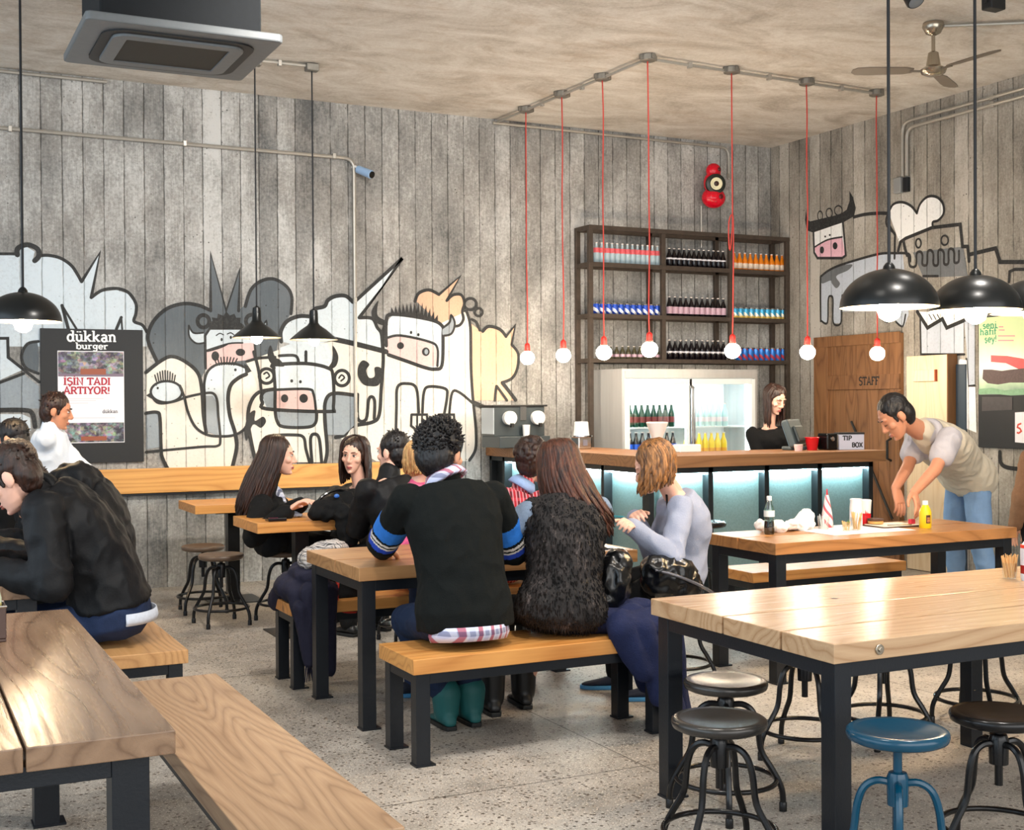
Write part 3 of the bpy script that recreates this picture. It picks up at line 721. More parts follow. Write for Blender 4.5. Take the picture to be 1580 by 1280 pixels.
row(make_bottle(.205, .030, M_CLEAR, M_LRED, .52, .74, 'clear soda bottle with red lettering in the row on the upper rack shelf', 'clear bottles on the upper rack shelf'), 921, 1015, 13, 2.80)
row(make_bottle(.19, .030, M_COLA, M_LWHITE, .42, .50, 'black cola bottle with a thin white band in the row on the upper rack shelf', 'dark bottles on the upper rack shelf'), 1033, 1116, 12, 2.80)
row(make_bottle(.185, .030, M_ORNG, M_LORNG, .14, .42, 'orange soda bottle in the row on the upper rack shelf', 'orange bottles on the upper rack shelf'), 1133, 1207, 10, 2.80)
row(make_can(.115, .036, M_CANB, 'deep blue drinks can with a white swirl in the row on the middle rack shelf', 'blue cans on the middle rack shelf'), 920, 1014, 11, 2.32)
row(make_bottle(.20, .030, M_COLA, M_LPINK, .16, .5, 'dark bottle with a mauve label in the row on the middle rack shelf', 'mauve labelled bottles on the middle rack shelf'), 1033, 1116, 11, 2.32)
row(make_can(.115, .034, M_CANL, 'pale blue can with a yellow band in the row on the middle rack shelf', 'pale blue cans on the middle rack shelf', plain('yellow_band', (236, 196, 80), .3)), 1134, 1208, 10, 2.32)
row(make_bottle(.13, .026, plain('olive_bottle', (70, 66, 44), .3), M_LPINK, .2, .4, 'small dim brown bottle in the row on the lowest rack shelf', 'small brown bottles on the lowest rack shelf'), 942, 1014, 9, 1.90)
row(make_bottle(.20, .030, M_COLA, M_LWHITE, .36, .44, 'black bottle with a thin pale band in the row on the lowest rack shelf', 'dark bottles on the lowest rack shelf'), 1033, 1116, 11, 1.90)
row(make_can(.135, .034, M_CAND, 'bright blue and red can in the row at the end of the lowest rack shelf', 'bright blue cans on the lowest rack shelf'), 1140, 1208, 9, 1.90)

# ================================================================== FRIDGE
M_INOX = plain('brushed_inox', (196, 198, 198), .38, .45, nz=.12, nscale=30, stretch=(1, 1, .05))
M_FRW = plain('fridge_white', (238, 244, 244), .4)
M_FRL = glow('fridge_tube_light', (232, 250, 252), 7)
fx0, fx1, fy0, fy1, ft = 6.01, 7.53, 9.90, 10.24, 1.80
r = thing('drinks_fridge', 'lit two door glass drinks fridge behind the counter', 'fridge', (fx0, fy0, 0))
w = fx1-fx0; D = .52
MB().box(0, .03, 0, D, 0, ft).build('side_panel', M_INOX, r); MB().box(w-.03, w, 0, D, 0, ft).build('side_panel', M_INOX, r)
MB().box(.03, w-.03, D-.02, D, .05, ft).build('back_panel', M_FRW, r)
MB().box(.03, w-.03, 0, D-.02, ft-.02, ft).build('top_panel', M_INOX, r); MB().box(.03, w-.03, .02, D-.02, 0, .30).build('base', M_INOX, r)
MB().box(.03, w-.03, -.012, .03, ft-.085, ft-.02).build('header', M_INOX, r)
MB().box(.03, w-.03, .03, .05, ft-.10, ft-.022).build('header_back', M_FRW, r)
for x in (.045, w-.075, w/2-.015): MB().box(x, x+.03, .07, .09, .35, ft-.12).build('tube_light', M_FRL, r)
MB().box(.1, w-.1, .08, .12, ft-.13, ft-.105).build('tube_light', M_FRL, r)
for z in (.62, .99, 1.26): MB().box(.035, w-.035, .1, D-.03, z-.012, z).build('shelf', M_FRW, r)
gl = glass('clear_pane')
for k, x0 in enumerate((.03, w*.48)):
    x1 = x0+w*.48 if k == 0 else w-.03
    d = MB(); frame_ = [(x0, x0+.05), (x1-.05, x1)]
    d.box(x0, x0+.045, -.015, .025, .30, ft-.09).box(x1-.045, x1, -.015, .025, .30, ft-.09).box(x0+.045, x1-.045, -.015, .025, .30, .36).box(x0+.045, x1-.045, -.015, .025, ft-.14, ft-.09)
    dd = d.build('door', M_FRW, r, bevel=.003)
    MB().box(x0+.045, x1-.045, .0, .006, .36, ft-.14).build('pane', gl, dd)
    hx = x1-.03 if k == 0 else x0+.03
    MB().tube([(hx, -.02, .7), (hx, -.05, .72), (hx, -.05, 1.62), (hx, -.02, 1.64)], .009, 8).build('handle', M_CHROME, dd, smooth=True)
def frow(proto, xs, y, z):
    for i, x in enumerate(xs):
        q = (fx0+x, fy0+y, z)
        if i == 0: proto.location = q
        else: dup(proto, q)
M_GRN = plain('green_bottle', (18, 70, 52), .15); M_YEL = plain('yellow_juice', (240, 214, 20), .3); M_FAINT = plain('pale_aqua_bottle', (188, 226, 228), .2); M_LBLUE = plain('blue_label', (30, 84, 190), .5)
frow(make_bottle(.215, .030, M_GRN, plain('dark_red_label', (120, 40, 40), .5), .2, .45, 'dark green bottle in the row on the upper fridge shelf', 'green bottles in the fridge'), [.10+.066*i for i in range(9)], .14, 1.26)
frow(make_bottle(.225, .032, M_COLA, M_LBLUE, .2, .5, 'dark bottle with a blue label on the lower fridge shelf', 'blue labelled bottles in the fridge'), [.10+.068*i for i in range(9)], .14, .99)
frow(make_bottle(.22, .030, M_FAINT, M_LWHITE, .2, .4, 'pale clear water bottle on the upper fridge shelf behind the second door', 'water bottles in the fridge'), [.82+.07*i for i in range(7)], .14, 1.26)
frow(make_bottle(.21, .033, M_YEL, plain('amber_label', (236, 170, 40), .5), .1, .3, 'yellow juice bottle on the lower fridge shelf behind the second door', 'yellow juice bottles in the fridge'), [.80+.071*i for i in range(7)], .14, .99)
# ================================================================== FLAT DRAWING (lettering, mural)
def arc(cx, cy, rx, ry, a0, a1, n=10):
    return [(cx+rx*math.cos(math.radians(a0+(a1-a0)*i/n)), cy+ry*math.sin(math.radians(a0+(a1-a0)*i/n))) for i in range(n+1)]
def ribbon(pts, w, closed=False):
    """quads of a stroke of width w along 2D points"""
    P = [np.array(p, float) for p in pts]; Q = [P[0]]
    for p in P[1:]:
        if np.linalg.norm(p-Q[-1]) > 1e-6: Q.append(p)
    P = Q; k = len(P); L = []; R = []
    W_ = w if hasattr(w, '__len__') else [w]*k
    for i in range(k):
        a = P[i]-P[i-1] if (i or closed) else P[1]-P[0]; b = P[(i+1) % k]-P[i] if (i < k-1 or closed) else P[i]-P[i-1]
        a = a/(np.linalg.norm(a)+1e-9); b = b/(np.linalg.norm(b)+1e-9)
        na = np.array([-a[1], a[0]]); nb = np.array([-b[1], b[0]]); m = na+nb; lm = np.linalg.norm(m)
        m = na if lm < .2 else m/lm
        s = W_[min(i, len(W_)-1)]/2/max(.5, float(m@na)); L.append(P[i]+m*s); R.append(P[i]-m*s)
    vs = L+R; fs = []
    for i in range(k if closed else k-1):
        j = (i+1) % k; fs.append((i, k+i, k+j, j))
    return vs, fs
GL = {}
X_ = .64
GL['d'] = ([arc(.30, .31, .22, .31, 0, 360, 20), [(.53, 1), (.53, 0)]], [(.44, .97, .2), (.62, .03, .18)], .72)
GL['b'] = ([arc(.36, .31, .22, .31, 0, 360, 20), [(.13, 1), (.13, 0)]], [(.05, .97, .2)], .68)
GL['u'] = ([[(.13, X_), (.13, .22)]+arc(.32, .22, .19, .20, 180, 360, 10), [(.52, X_), (.52, 0)]], [(.06, X_-.03, .2), (.44, X_-.03, .2), (.60, .03, .18)], .72)
GL['ü'] = (GL['u'][0]+[[(.20, .84), (.20, .94)], [(.42, .84), (.42, .94)]], GL['u'][1], .72)
GL['k'] = ([[(.13, 1), (.13, 0)], [(.52, X_), (.16, .26)], [(.26, .36), (.56, .0)]], [(.07, .97, .2), (.13, .03, .28), (.52, X_-.03, .22), (.56, .03, .24)], .72)
GL['a'] = ([[(.12, .52)]+arc(.29, .46, .19, .17, 150, 0, 8)+[(.48, 0)], arc(.30, .17, .2, .17, 45, 360, 16)+[(.48, .28)]], [(.56, .03, .18)], .68)
GL['n'] = ([[(.13, X_), (.13, 0)], [(.13, .40)]+arc(.32, .42, .19, .21, 180, 0, 10)+[(.51, 0)]], [(.06, X_-.03, .2), (.13, .03, .26), (.52, .03, .26)], .70)
GL['r'] = ([[(.13, X_), (.13, 0)], [(.13, .36)]+arc(.34, .38, .21, .23, 180, 50, 8)], [(.06, X_-.03, .2), (.15, .03, .30)], .54)
GL['g'] = ([arc(.28, .36, .2, .26, 0, 360, 18), [(.48, X_), (.48, -.12)]+arc(.28, -.12, .2, .18, 0, -160, 8)], [(.55, X_-.03, .18)], .64)
GL['e'] = ([[(.1, .33), (.52, .33)]+arc(.31, .32, .22, .32, 5, 320, 18)], [], .64)
GL['s'] = ([arc(.28, .48, .16, .15, 30, 270, 10)+arc(.28, .17, .18, .17, 90, -150, 10)], [], .56)
GL['ş'] = ([GL['s'][0][0], [(.28, 0), (.30, -.10), (.22, -.2)]], [], .56)
GL['i'] = ([[(.15, X_), (.15, 0)], [(.15, .84), (.15, .95)]], [(.1, X_-.03, .18), (.15, .03, .26)], .32)
GL['h'] = ([[(.13, 1), (.13, 0)], GL['n'][0][1]], [(.06, .97, .2), (.13, .03, .26), (.52, .03, .26)], .70)
GL['f'] = ([arc(.36, .8, .2, .19, 20, 180, 8)+[(.16, 0)], [(.02, X_-.04), (.36, X_-.04)]], [(.16, .03, .28)], .42)
GL['y'] = ([[(.06, X_), (.3, .02)], [(.54, X_), (.22, -.3), (.08, -.3)]], [(.06, X_-.03, .22), (.54, X_-.03, .22)], .62)
GL['I'] = ([[(.16, 1), (.16, 0)]], [(.16, .96, .3), (.16, .04, .3)], .36)
GL['İ'] = ([[(.16, 1), (.16, 0)], [(.16, 1.12), (.16, 1.24)]], [(.16, .96, .3), (.16, .04, .3)], .36)
GL['S'] = ([arc(.3, .75, .22, .23, 30, 270, 12)+arc(.3, .26, .24, .26, 90, -150, 12)], [], .62)
GL['Ş'] = ([GL['S'][0][0], [(.3, 0), (.33, -.12), (.22, -.2)]], [], .62)
GL['N'] = ([[(.13, 0), (.13, 1), (.62, 0), (.62, 1)]], [(.1, .96, .22), (.13, .04, .28), (.62, .96, .28)], .78)
GL['T'] = ([[(.34, 1), (.34, 0)], [(.04, .95), (.64, .95)], [(.05, 1), (.05, .78)], [(.63, 1), (.63, .78)]], [(.34, .04, .3)], .70)
GL['A'] = ([[(.07, 0), (.36, 1), (.65, 0)], [(.18, .33), (.54, .33)]], [(.08, .04, .26), (.64, .04, .26)], .74)
GL['D'] = ([[(.15, 1), (.15, 0)], [(.06, .95), (.30, .95)]+arc(.3, .5, .32, .45, 90, -90, 12)+[(.06, .05)]], [], .72)
GL['R'] = ([[(.15, 1), (.15, 0)], [(.06, .95), (.36, .95)]+arc(.36, .72, .22, .23, 90, -90, 10)+[(.15, .49)], [(.38, .49), (.62, .02)]], [(.15, .04, .28), (.64, .04, .18)], .72)
GL['Y'] = ([[(.07, 1), (.36, .48), (.65, 1)], [(.36, .48), (.36, 0)]], [(.08, .96, .26), (.64, .96, .26), (.36, .04, .3)], .72)
GL['O'] = ([arc(.37, .5, .3, .5, 0, 360, 24)], [], .76)
GL['P'] = ([[(.15, 1), (.15, 0)], [(.06, .95), (.36, .95)]+arc(.36, .70, .24, .25, 90, -90, 10)+[(.15, .45)]], [(.15, .04, .3)], .66)
GL['B'] = ([[(.15, 1), (.15, 0)], [(.06, .95), (.36, .95)]+arc(.36, .74, .2, .21, 90, -90, 8)+[(.15, .53)], [(.36, .53)]+arc(.36, .29, .24, .24, 90, -90, 8)+[(.06, .05)]], [], .70)
GL['X'] = ([[(.08, 1), (.62, 0)], [(.62, 1), (.08, 0)]], [(.1, .96, .26), (.6, .96, .26), (.1, .04, .26), (.6, .04, .26)], .72)
GL['F'] = ([[(.15, 1), (.15, 0)], [(.06, .95), (.58, .95), (.58, .76)], [(.15, .52), (.42, .52)]], [(.15, .04, .28)], .64)
GL['!'] = ([[(.14, 1), (.14, .32)], [(.14, .14), (.14, 0)]], [], .30)
GL[' '] = ([], [], .34)
def lettering(text, h, bold=.12, serif=.09, slab=True, gap=.0):
    """2D quads of a word: list of (verts, faces); baseline at 0, returns its length too"""
    x = 0; out = []
    for ch in text:
        st, se, wd = GL[ch]
        for s in st: out.append(ribbon([((px+x)*h, py*h) for px, py in s], bold*h))
        if slab:
            for sx, sy, sw in se: out.append(ribbon([((x+sx-sw/2)*h, sy*h), ((x+sx+sw/2)*h, sy*h)], serif*h))
        x += wd+gap
    return out, x*h
def place_text(mb, text, h, M, width=None, lift=.0012, **k):
    """puts a word on a surface: M maps (right, up, out)"""
    q, L = lettering(text, h, **k); sx = width/L if width else 1
    for i, (vs, fs) in enumerate(q):
        z0 = lift+i*.00001
        mb.add([M @ Vector((v[0]*sx, v[1], z0)) for v in vs], fs)
def wallM(p, axis):
    """frame on a wall: right, up, outward; mural wall faces -Y, side wall faces -X"""
    if axis == 'b': return Matrix.Translation(p) @ Matrix(((1, 0, 0, 0), (0, 0, -1, 0), (0, 1, 0, 0), (0, 0, 0, 1)))
    return Matrix.Translation(p) @ Matrix(((0, 0, -1, 0), (-1, 0, 0, 0), (0, 1, 0, 0), (0, 0, 0, 1)))
# ------------------------------------------------------------------ posters
M_PBLACK = plain('poster_black', (22, 25, 29), .6, nz=.15, nscale=60); M_PWHITE = plain('poster_white', (240, 238, 244), .6); M_PRED = plain('poster_red', (176, 24, 52), .6); M_PINK_ = plain('letter_white', (246, 246, 244), .5)
def photo_mat(name, seed, base=(52, 46, 62)):
    t = NT(name); p = t.mapping(t.co(), loc=(seed, seed*2, 0))
    v = t.node('ShaderNodeTexVoronoi'); t.lk(t.mapping(p, scale=(26, 26, 40)), v.inputs['Vector']); v.inputs['Scale'].default_value = 1.2
    hs = t.node('ShaderNodeHueSaturation'); t.lk(v.outputs['Color'], hs.inputs['Color']); hs.inputs['Saturation'].default_value = .5; hs.inputs['Value'].default_value = .55
    c = t.mix(t.ramp(t.noise(p, 12, 4, .7), [(.4, 0), (.65, 1)]), lin(*base), hs.outputs[0]); return t.fin(c, .5)
yy = YB-.03
A, B = aty(62, 506, yy), aty(222, 712, yy)
r = thing('burger_poster', 'black wall poster of the burger bar with a white printed sheet in it', 'poster', (A.x, yy, B.z))
pw, ph = B.x-A.x, A.z-B.z
MB().box(0, pw, -.004, .026, 0, ph).build('board', M_PBLACK, r, bevel=.002)
def pl(x, y): q = aty(x, y, yy-.006); return q.x-A.x, q.z-B.z
x0, z0 = pl(90, 684); x1, z1 = pl(191, 542); _, za = pl(140, 580); _, zb = pl(140, 652)
MB().box(x0, x1, -.0065, -.004, z0, z1).build('printed_sheet', M_PWHITE, r)
for nm, a, b, sd in (('photo', za, z1-.006, 3.1), ('photo', z0+.006, zb, 8.4)):
    o = MB().box(x0+.004, x1-.004, -.008, -.0066, a, b).build(nm, photo_mat('cafe_photo', sd), r)
    MB().box(x0+.20*(x1-x0)+.07, x1-.14, -.0092, -.0081, a+.012, a+(b-a)*.30).build('photo_table', plain('photo_table_brown', (150, 78, 52), .5), o)
MB().box(x0+.004, x1-.004, -.009, -.0082, za-.003, za+.02).build('photo_floor', plain('photo_floor', (120, 104, 122), .5), r)
def poster_text(nm, text, px, py, pxr, h, mat, **k):
    q = aty(px, py, yy-.008); q2 = aty(pxr, py, yy-.008); mb = MB(); place_text(mb, text, h, wallM(Vector((q.x-A.x, -.0085, q.z-B.z)), 'b'), q2.x-q.x, **k); mb.build(nm, mat, r)
poster_text('lettering', 'dükkan', 103, 526, 180, .084, M_PINK_, bold=.17, serif=.11)
poster_text('lettering', 'burger', 117, 538, 167, .050, M_PINK_, bold=.17, serif=.11)
poster_text('lettering', 'İŞİN TADI', 98, 593.5, 171, .056, M_PRED, bold=.17, serif=.12)
poster_text('lettering', 'ARTIYOR!', 98, 607.5, 170, .056, M_PRED, bold=.17, serif=.12)
poster_text('lettering', 'dükkan', 158, 637, 182, .028, plain('grey_print', (90, 86, 92), .6), bold=.14)
mb = MB()
for k, yv in enumerate((615, 618, 622, 645)): 
    a = pl(99, yv); b = pl(160-12*k if k < 3 else 178, yv); mb.box(a[0], b[0], -.0072, -.0066, a[1]-.002, a[1]+.002)
mb.build('small_print', plain('light_print', (206, 202, 206), .6), r)
# green burger poster on the side wall
xx = XR-.03
A = atx(1509, 491, xx); r = thing('burger_poster', 'green and white burger poster on the side wall at the picture edge', 'poster', (xx, A.y, 1.10))
H_ = 2.185-1.10; Wd = .95
MB().box(-.0, .026, -Wd, 0, 0, H_).build('board', M_PBLACK, r, bevel=.002)
g0 = 1.54-1.10
def gradm():
    t = NT('green_poster_print'); s = t.sep(t.co()); n = t.noise(t.co(), 5, 3)
    c = t.ramp(t.math('ADD', s[2], t.math('MULTIPLY', n, .16)), [(.52, lin(120, 150, 130)), (.60, lin(186, 214, 176)), (.74, lin(244, 246, 236)), (1.0, lin(206, 226, 168))]); return t.fin(c, .5)
MB().box(-.003, 0, -Wd+.005, -.012, g0, H_-.006).build('printed_sheet', gradm(), r)
def sp(x, y): q = atx(x, y, xx-.004); return q.y-A.y, q.z-1.10
mb = MB()
def flatR(mb, pts, lift):
    vs = []
    for x, y in pts:
        u, z = sp(x, y); vs.append((-lift, u, z))
    n = len(vs); mb.add(vs+[(-lift+.0009, b, c) for _, b, c in vs], [tuple(range(n)), tuple(range(n, 2*n))[::-1]]+[(i, n+i, n+(i+1) % n, (i+1) % n) for i in range(n)])
flatR(mb, [(1529, 548), (1554, 549), (1578, 553), (1600, 560), (1600, 576), (1578, 572), (1552, 560), (1529, 558)], .0042); mb.build('tomato_slice', plain('tomato_red', (222, 62, 66), .5, nz=.2), r)
mb = MB(); flatR(mb, [(1517, 570), (1530, 570), (1546, 572), (1560, 570), (1600, 566), (1600, 590), (1558, 590), (1540, 593), (1524, 591), (1516, 584)], .0046); mb.build('burger_patty', plain('patty_brown', (84, 64, 62), .6, nz=.5, nscale=60), r)
mb = MB(); flatR(mb, [(1510, 600), (1530, 598), (1550, 602), (1570, 600), (1600, 598), (1600, 608), (1560, 610), (1530, 607), (1510, 608)], .0046); mb.build('lettuce', plain('lettuce', (124, 168, 130), .5, nz=.4), r)
mb = MB()
for wd_, (px, py, pr) in (('seni', (1516, 507, 1538)), ('hafif', (1512, 517, 1538)), ('şey!', (1519, 528, 1538))):
    u, z = sp(px, py); u2, _ = sp(pr, py); place_text(mb, wd_, .055, wallM(Vector((-.0035, u, z)), 'r'), u-u2, bold=.16)
mb.build('lettering', plain('letter_green', (40, 150, 104), .5), r)
mb = MB()
for k, (a, b, yv) in enumerate(((1541, 1548, 503), (1541, 1550, 508), (1540, 1566, 517), (1540, 1564, 524))):
    flatR(mb, [(a, yv), (b, yv), (b, yv+2), (a, yv+2)], .0045)
mb.build('small_print', plain('pink_print', (220, 150, 150), .5), r)
mb = MB(); flatR(mb, [(1515, 612), (1562, 612), (1562, 632), (1515, 634)], .0035); mb.build('dark_band', plain('band_grey', (66, 62, 64), .6, nz=.3), r)
mb = MB(); flatR(mb, [(1566, 636), (1600, 634), (1600, 685), (1566, 682)], .0035); mb.build('menu_card', M_PWHITE, r)
mb = MB()
vs, fs = ribbon([( -sp(1570, 0)[0]+.0, 0), (0, 0)], .01)
mb = MB(); pp = [(1576, 653), (1571, 655), (1570, 659), (1574, 661), (1576, 665), (1572, 668), (1569, 667)]
qs = [sp(*p) for p in pp]; vs, fs = ribbon([(-u, z) for u, z in qs], .014); mb.add([(-.0052, -u, z) for u, z in vs], fs); mb.build('red_script', plain('script_red', (206, 60, 40), .5), r)
# ------------------------------------------------------------------ staff door
dy0, dy1, dz = 8.65, 9.815, 2.115
dr = bpy.data.objects.new('door_1', None); COL.objects.link(dr); dr.location = (XR-.03, dy0, 0); dr['kind'] = 'structure'
wd_ = dy1-dy0; n = 8
for k in range(n):
    a = wd_*k/n; MB().box(-.01, .028, a+.002, a+wd_/n-.002, .01, dz-.01).build('board', M_DOOR, dr, bevel=.003)
for nm, y0, y1, za, zb in (('top_rail', .0, wd_, dz-.10, dz), ('middle_rail', .0, wd_-.2, 1.60, 1.735), ('low_rail', 0, wd_-.2, .25, .40), ('stile', wd_-.2, wd_, 0, dz-.10), ('stile', 0, .07, 0, 1.58)):
    MB().box(-.034, -.011, y0, y1, za, zb).build(nm, M_DOOR, dr, bevel=.003)
mb = MB(); place_text(mb, 'STAFF', .075, wallM(Vector((-.0345, .52, 1.64)), 'r'), .27, bold=.18, serif=.13); mb.build('lettering', M_BLACK, dr)
mb = MB(); mb.tube([(-.04, .08, .42), (-.04, .62, 1.30)], .012, 6); mb.build('door_strap', M_BLACK, dr)
MB().tube([(-.035, .10, .95), (-.08, .10, .97), (-.08, .10, 1.13), (-.035, .10, 1.15)], .012, 8).build('handle', M_BLACK, dr, smooth=True)
# pale wooden door leaf beside it
d2 = bpy.data.objects.new('door_2', None); COL.objects.link(d2); d2.location = (XR, 8.03, 0); d2['kind'] = 'structure'
MB().box(-.11, -.004, 0, .475, .005, 1.885).build('leaf', M_PALE, d2, bevel=.004)
MB().box(-.112, -.002, -.012, -.001, .005, 1.89).build('edge_strip', plain('edge_brown', (132, 90, 52), .5, nz=.3, stretch=(1, 1, .1)), d2)
MB().box(-.135, -.111, .12, .37, 1.66, 1.76).build('plaque', M_PALE, d2, bevel=.003)
MB().box(-.137, -.111, .108, .119, 1.66, 1.76).build('plaque_edge', plain('edge_red', (168, 74, 36), .5), d2)
MB().box(-.02, -.004, -.12, -.013, .005, 1.80).build('door_gap', plain('gap_shade_blue_black', (50, 66, 80), .6), d2)  # dark slab standing in for the shaded gap beside the leaf

# ================================================================== MURAL on the concrete
MUR = {k: wallmat('mural_'+k, 'x', paint=c, cover=cv) for k, c, cv in (
    ('white', (214, 226, 234), .9), ('cream', (238, 233, 224), .88), ('tan', (222, 180, 150), .8), ('grey', (84, 94, 102), .86), ('mid', (150, 162, 172), .8), ('pink', (234, 200, 198), .88), ('ink', (34, 36, 38), .93))}
MURS = {k: wallmat('side_mural_'+k, 'y', paint=c, cover=cv) for k, c, cv in (
    ('white', (244, 246, 246), .95), ('mid', (190, 200, 214), .85), ('grey', (92, 98, 104), .8), ('pink', (236, 186, 202), .92), ('ink', (24, 25, 27), .95), ('black', (24, 25, 27), .95))}
class Draw:
    def __init__(s, conv, wall): s.c = conv; s.wall = wall; s.layers = {}; s.k = 0
    def P(s, x, y):
        x, y = s.c(x, y)
        return aty(x, y, YB) if s.wall == 'b' else atx(x, y, XR)
    def mb(s, col, part): return s.layers.setdefault((part, col), MB())
    def put(s, v2, fs, col, part):
        s.k += 1; lift = .0015+s.k*.00006; vs = []
        for u, z in v2: vs.append((u, YB-lift, z) if s.wall == 'b' else (XR-lift, -u, z))
        s.mb(col, part).add(vs, fs)
    def uv(s, pts):
        out = []
        for x, y in pts:
            q = s.P(x, y); out.append((q.x if s.wall == 'b' else -q.y, q.z))
        return out
    def sm(s, pts, closed, n=5):
        return [(p.x, p.y) for p in smoothpath([(x, y, 0) for x, y in pts], n, closed)]
    def fill(s, pts, col, part, smooth=True):
        from mathutils.geometry import tessellate_polygon
        p = s.sm(pts, True) if smooth else pts
        v = s.uv(p); tri = tessellate_polygon([[Vector((a, b, 0)) for a, b in v]])
        fs = []
        for t3 in tri:
            a, b, c = (v[i] for i in t3)
            ar = (b[0]-a[0])*(c[1]-a[1])-(c[0]-a[0])*(b[1]-a[1]); fs.append(tuple(t3) if ar > 0 else tuple(t3)[::-1])
        s.put(v, fs, col, part)
    def line(s, pts, w, part, col='ink', smooth=True, closed=False):
        p = s.sm(pts, closed) if smooth else pts; v = s.uv(p); sc = s.sc
        vs, fs = ribbon(v, w*sc, closed); s.put(vs, fs, col, part)
        if not closed:
            for e in (v[0], v[-1]):
                c = [(e[0]+w*sc/2*math.cos(a), e[1]+w*sc/2*math.sin(a)) for a in np.linspace(0, 2*PI, 9)[:-1]]; s.put(c, [tuple(range(8))], col, part)
    def spot(s, x, y, rx, ry, part, col='ink'):
        s.fill([(x+rx*math.cos(a), y+ry*math.sin(a)) for a in np.linspace(0, 2*PI, 13)[:-1]], col, part)
    def ring(s, x, y, rx, ry, w, part):
        s.line([(x+rx*math.cos(a), y+ry*math.sin(a)) for a in np.linspace(0, 2*PI, 17)[:-1]], w, part, closed=True)
    def build(s, root, mats):
        parts = {}
        for (part, col), mb in s.layers.items(): parts.setdefault(part, []).append((col, mb))
        for part, ls in parts.items():
            M = MB(); ms = []
            for col, mb in ls:
                n = len(M.v); M.v += mb.v; M.f += [tuple(i+n for i in f) for f in mb.f]; M.m += [len(ms)]*len(mb.f); ms.append(mats[col])
            M.build(part, ms, root)
root = thing('cow_mural', 'big black and white painted mural of cartoon cows and ducks on the concrete', 'mural', (0, 0, 0))
# --- left part, traced in units of 1/3.555 photo pixel from (0, 360)
dA = Draw(lambda x, y: (x/3.555, 360+y/3.555), 'b'); dA.sc = (aty(301, 500, YB)[0]-aty(300, 500, YB)[0])/3.555
L_ = dA.line; F_ = dA.fill; S_ = dA.spot
p = 'cloud'
F_([(-60, 120), (60, 120), (95, 122), (100, 85), (150, 75), (190, 100), (180, 145), (215, 130), (260, 125), (330, 140), (390, 180), (430, 230), (447, 262), (548, 110), (500, 352), (560, 320), (640, 310), (700, 330), (740, 385), (740, 440), (735, 482), (780, 502), (805, 535), (805, 620), (-60, 620)], 'white', p, smooth=False)
F_([(-60, 575), (40, 575), (45, 680), (120, 750), (-60, 830)], 'white', p, False)
F_([(205, 600), (150, 610), (120, 670), (140, 730), (205, 765)], 'grey', p)
F_([(-60, 840), (130, 770), (215, 840), (215, 960), (-60, 960)], 'mid', p, False)
F_([(-60, 990), (120, 990), (165, 1010), (170, 1080), (-60, 1080)], 'white', p, False)
L_([(-60, 112), (60, 112), (92, 112)], 15, p); L_([(95, 118), (98, 82), (150, 62), (205, 85), (212, 125), (190, 150)], 26, p)
L_([(205, 125), (260, 120), (330, 135), (390, 175), (425, 225), (447, 265)], 17, p)
L_([(447, 265), (548, 105), (500, 352)], 17, p, smooth=False)
L_([(500, 352), (560, 312), (640, 302), (705, 325), (745, 385), (745, 440), (735, 482), (780, 502), (805, 540)], 17, p)
L_([(340, 395), (375, 525)], 17, p); L_([(340, 395), (420, 525)], 12, p); L_([(665, 460), (638, 525)], 16, p); L_([(665, 460), (670, 525)], 10, p)
L_([(-40, 575), (42, 575), (45, 680), (215, 815)], 15, p, smooth=False); L_([(-60, 840), (130, 768)], 15, p); L_([(210, 592), (150, 606), (118, 670), (140, 735), (210, 768)], 15, p)
L_([(-60, 970), (120, 968), (175, 985), (192, 1060)], 24, p)
p = 'grey_cow'
F_([(860, 705), (815, 600), (815, 540), (850, 470), (920, 410), (1010, 385), (1090, 395), (1155, 425), (1155, 110), (1240, 425), (1315, 195), (1310, 420), (1345, 390), (1375, 310), (1430, 262), (1500, 250), (1570, 290), (1600, 350), (1595, 440), (1540, 520), (1500, 720), (1130, 740), (1100, 800), (1000, 740), (930, 720)], 'grey', p, False)
L_([(862, 705), (815, 600), (815, 540), (850, 470), (920, 410), (1010, 385), (1090, 395), (1148, 420)], 20, p)
L_([(1155, 425), (1155, 110), (1240, 425), (1315, 195), (1308, 425)], 17, p, smooth=False)
L_([(1345, 400), (1375, 310), (1430, 262), (1500, 250), (1570, 290), (1600, 350), (1595, 440)], 19, p)
F_([(1125, 645), (1125, 560), (1150, 525), (1330, 525), (1390, 560), (1405, 610), (1250, 605), (1130, 640)], 'white', p, False)
F_([(1130, 642), (1250, 605), (1400, 600), (1402, 690), (1300, 700), (1130, 745)], 'pink', p, False)
F_([(1150, 525), (1135, 495), (1165, 480), (1160, 460), (1190, 465), (1195, 440), (1225, 452), (1240, 428), (1260, 450), (1285, 440), (1295, 462), (1320, 462), (1318, 490), (1340, 505), (1330, 528)], 'ink', p, False)
dA.ring(1115, 482, 32, 34, 22, p); dA.ring(1380, 480, 32, 34, 22, p)
F_([(1035, 505), (1040, 565), (1075, 600), (1120, 598), (1115, 545), (1070, 548), (1045, 530)], 'white', p); L_([(1035, 505), (1038, 565), (1075, 602), (1120, 600)], 10, p); L_([(1035, 505), (1060, 545), (1112, 545)], 10, p)
F_([(1430, 530), (1458, 480), (1462, 540), (1430, 580), (1410, 590)], 'white', p); L_([(1415, 590), (1455, 550), (1460, 480), (1430, 530)], 10, p)
L_([(1128, 740), (1125, 560), (1150, 522), (1330, 522), (1392, 560), (1403, 690)], 13, p, smooth=False)
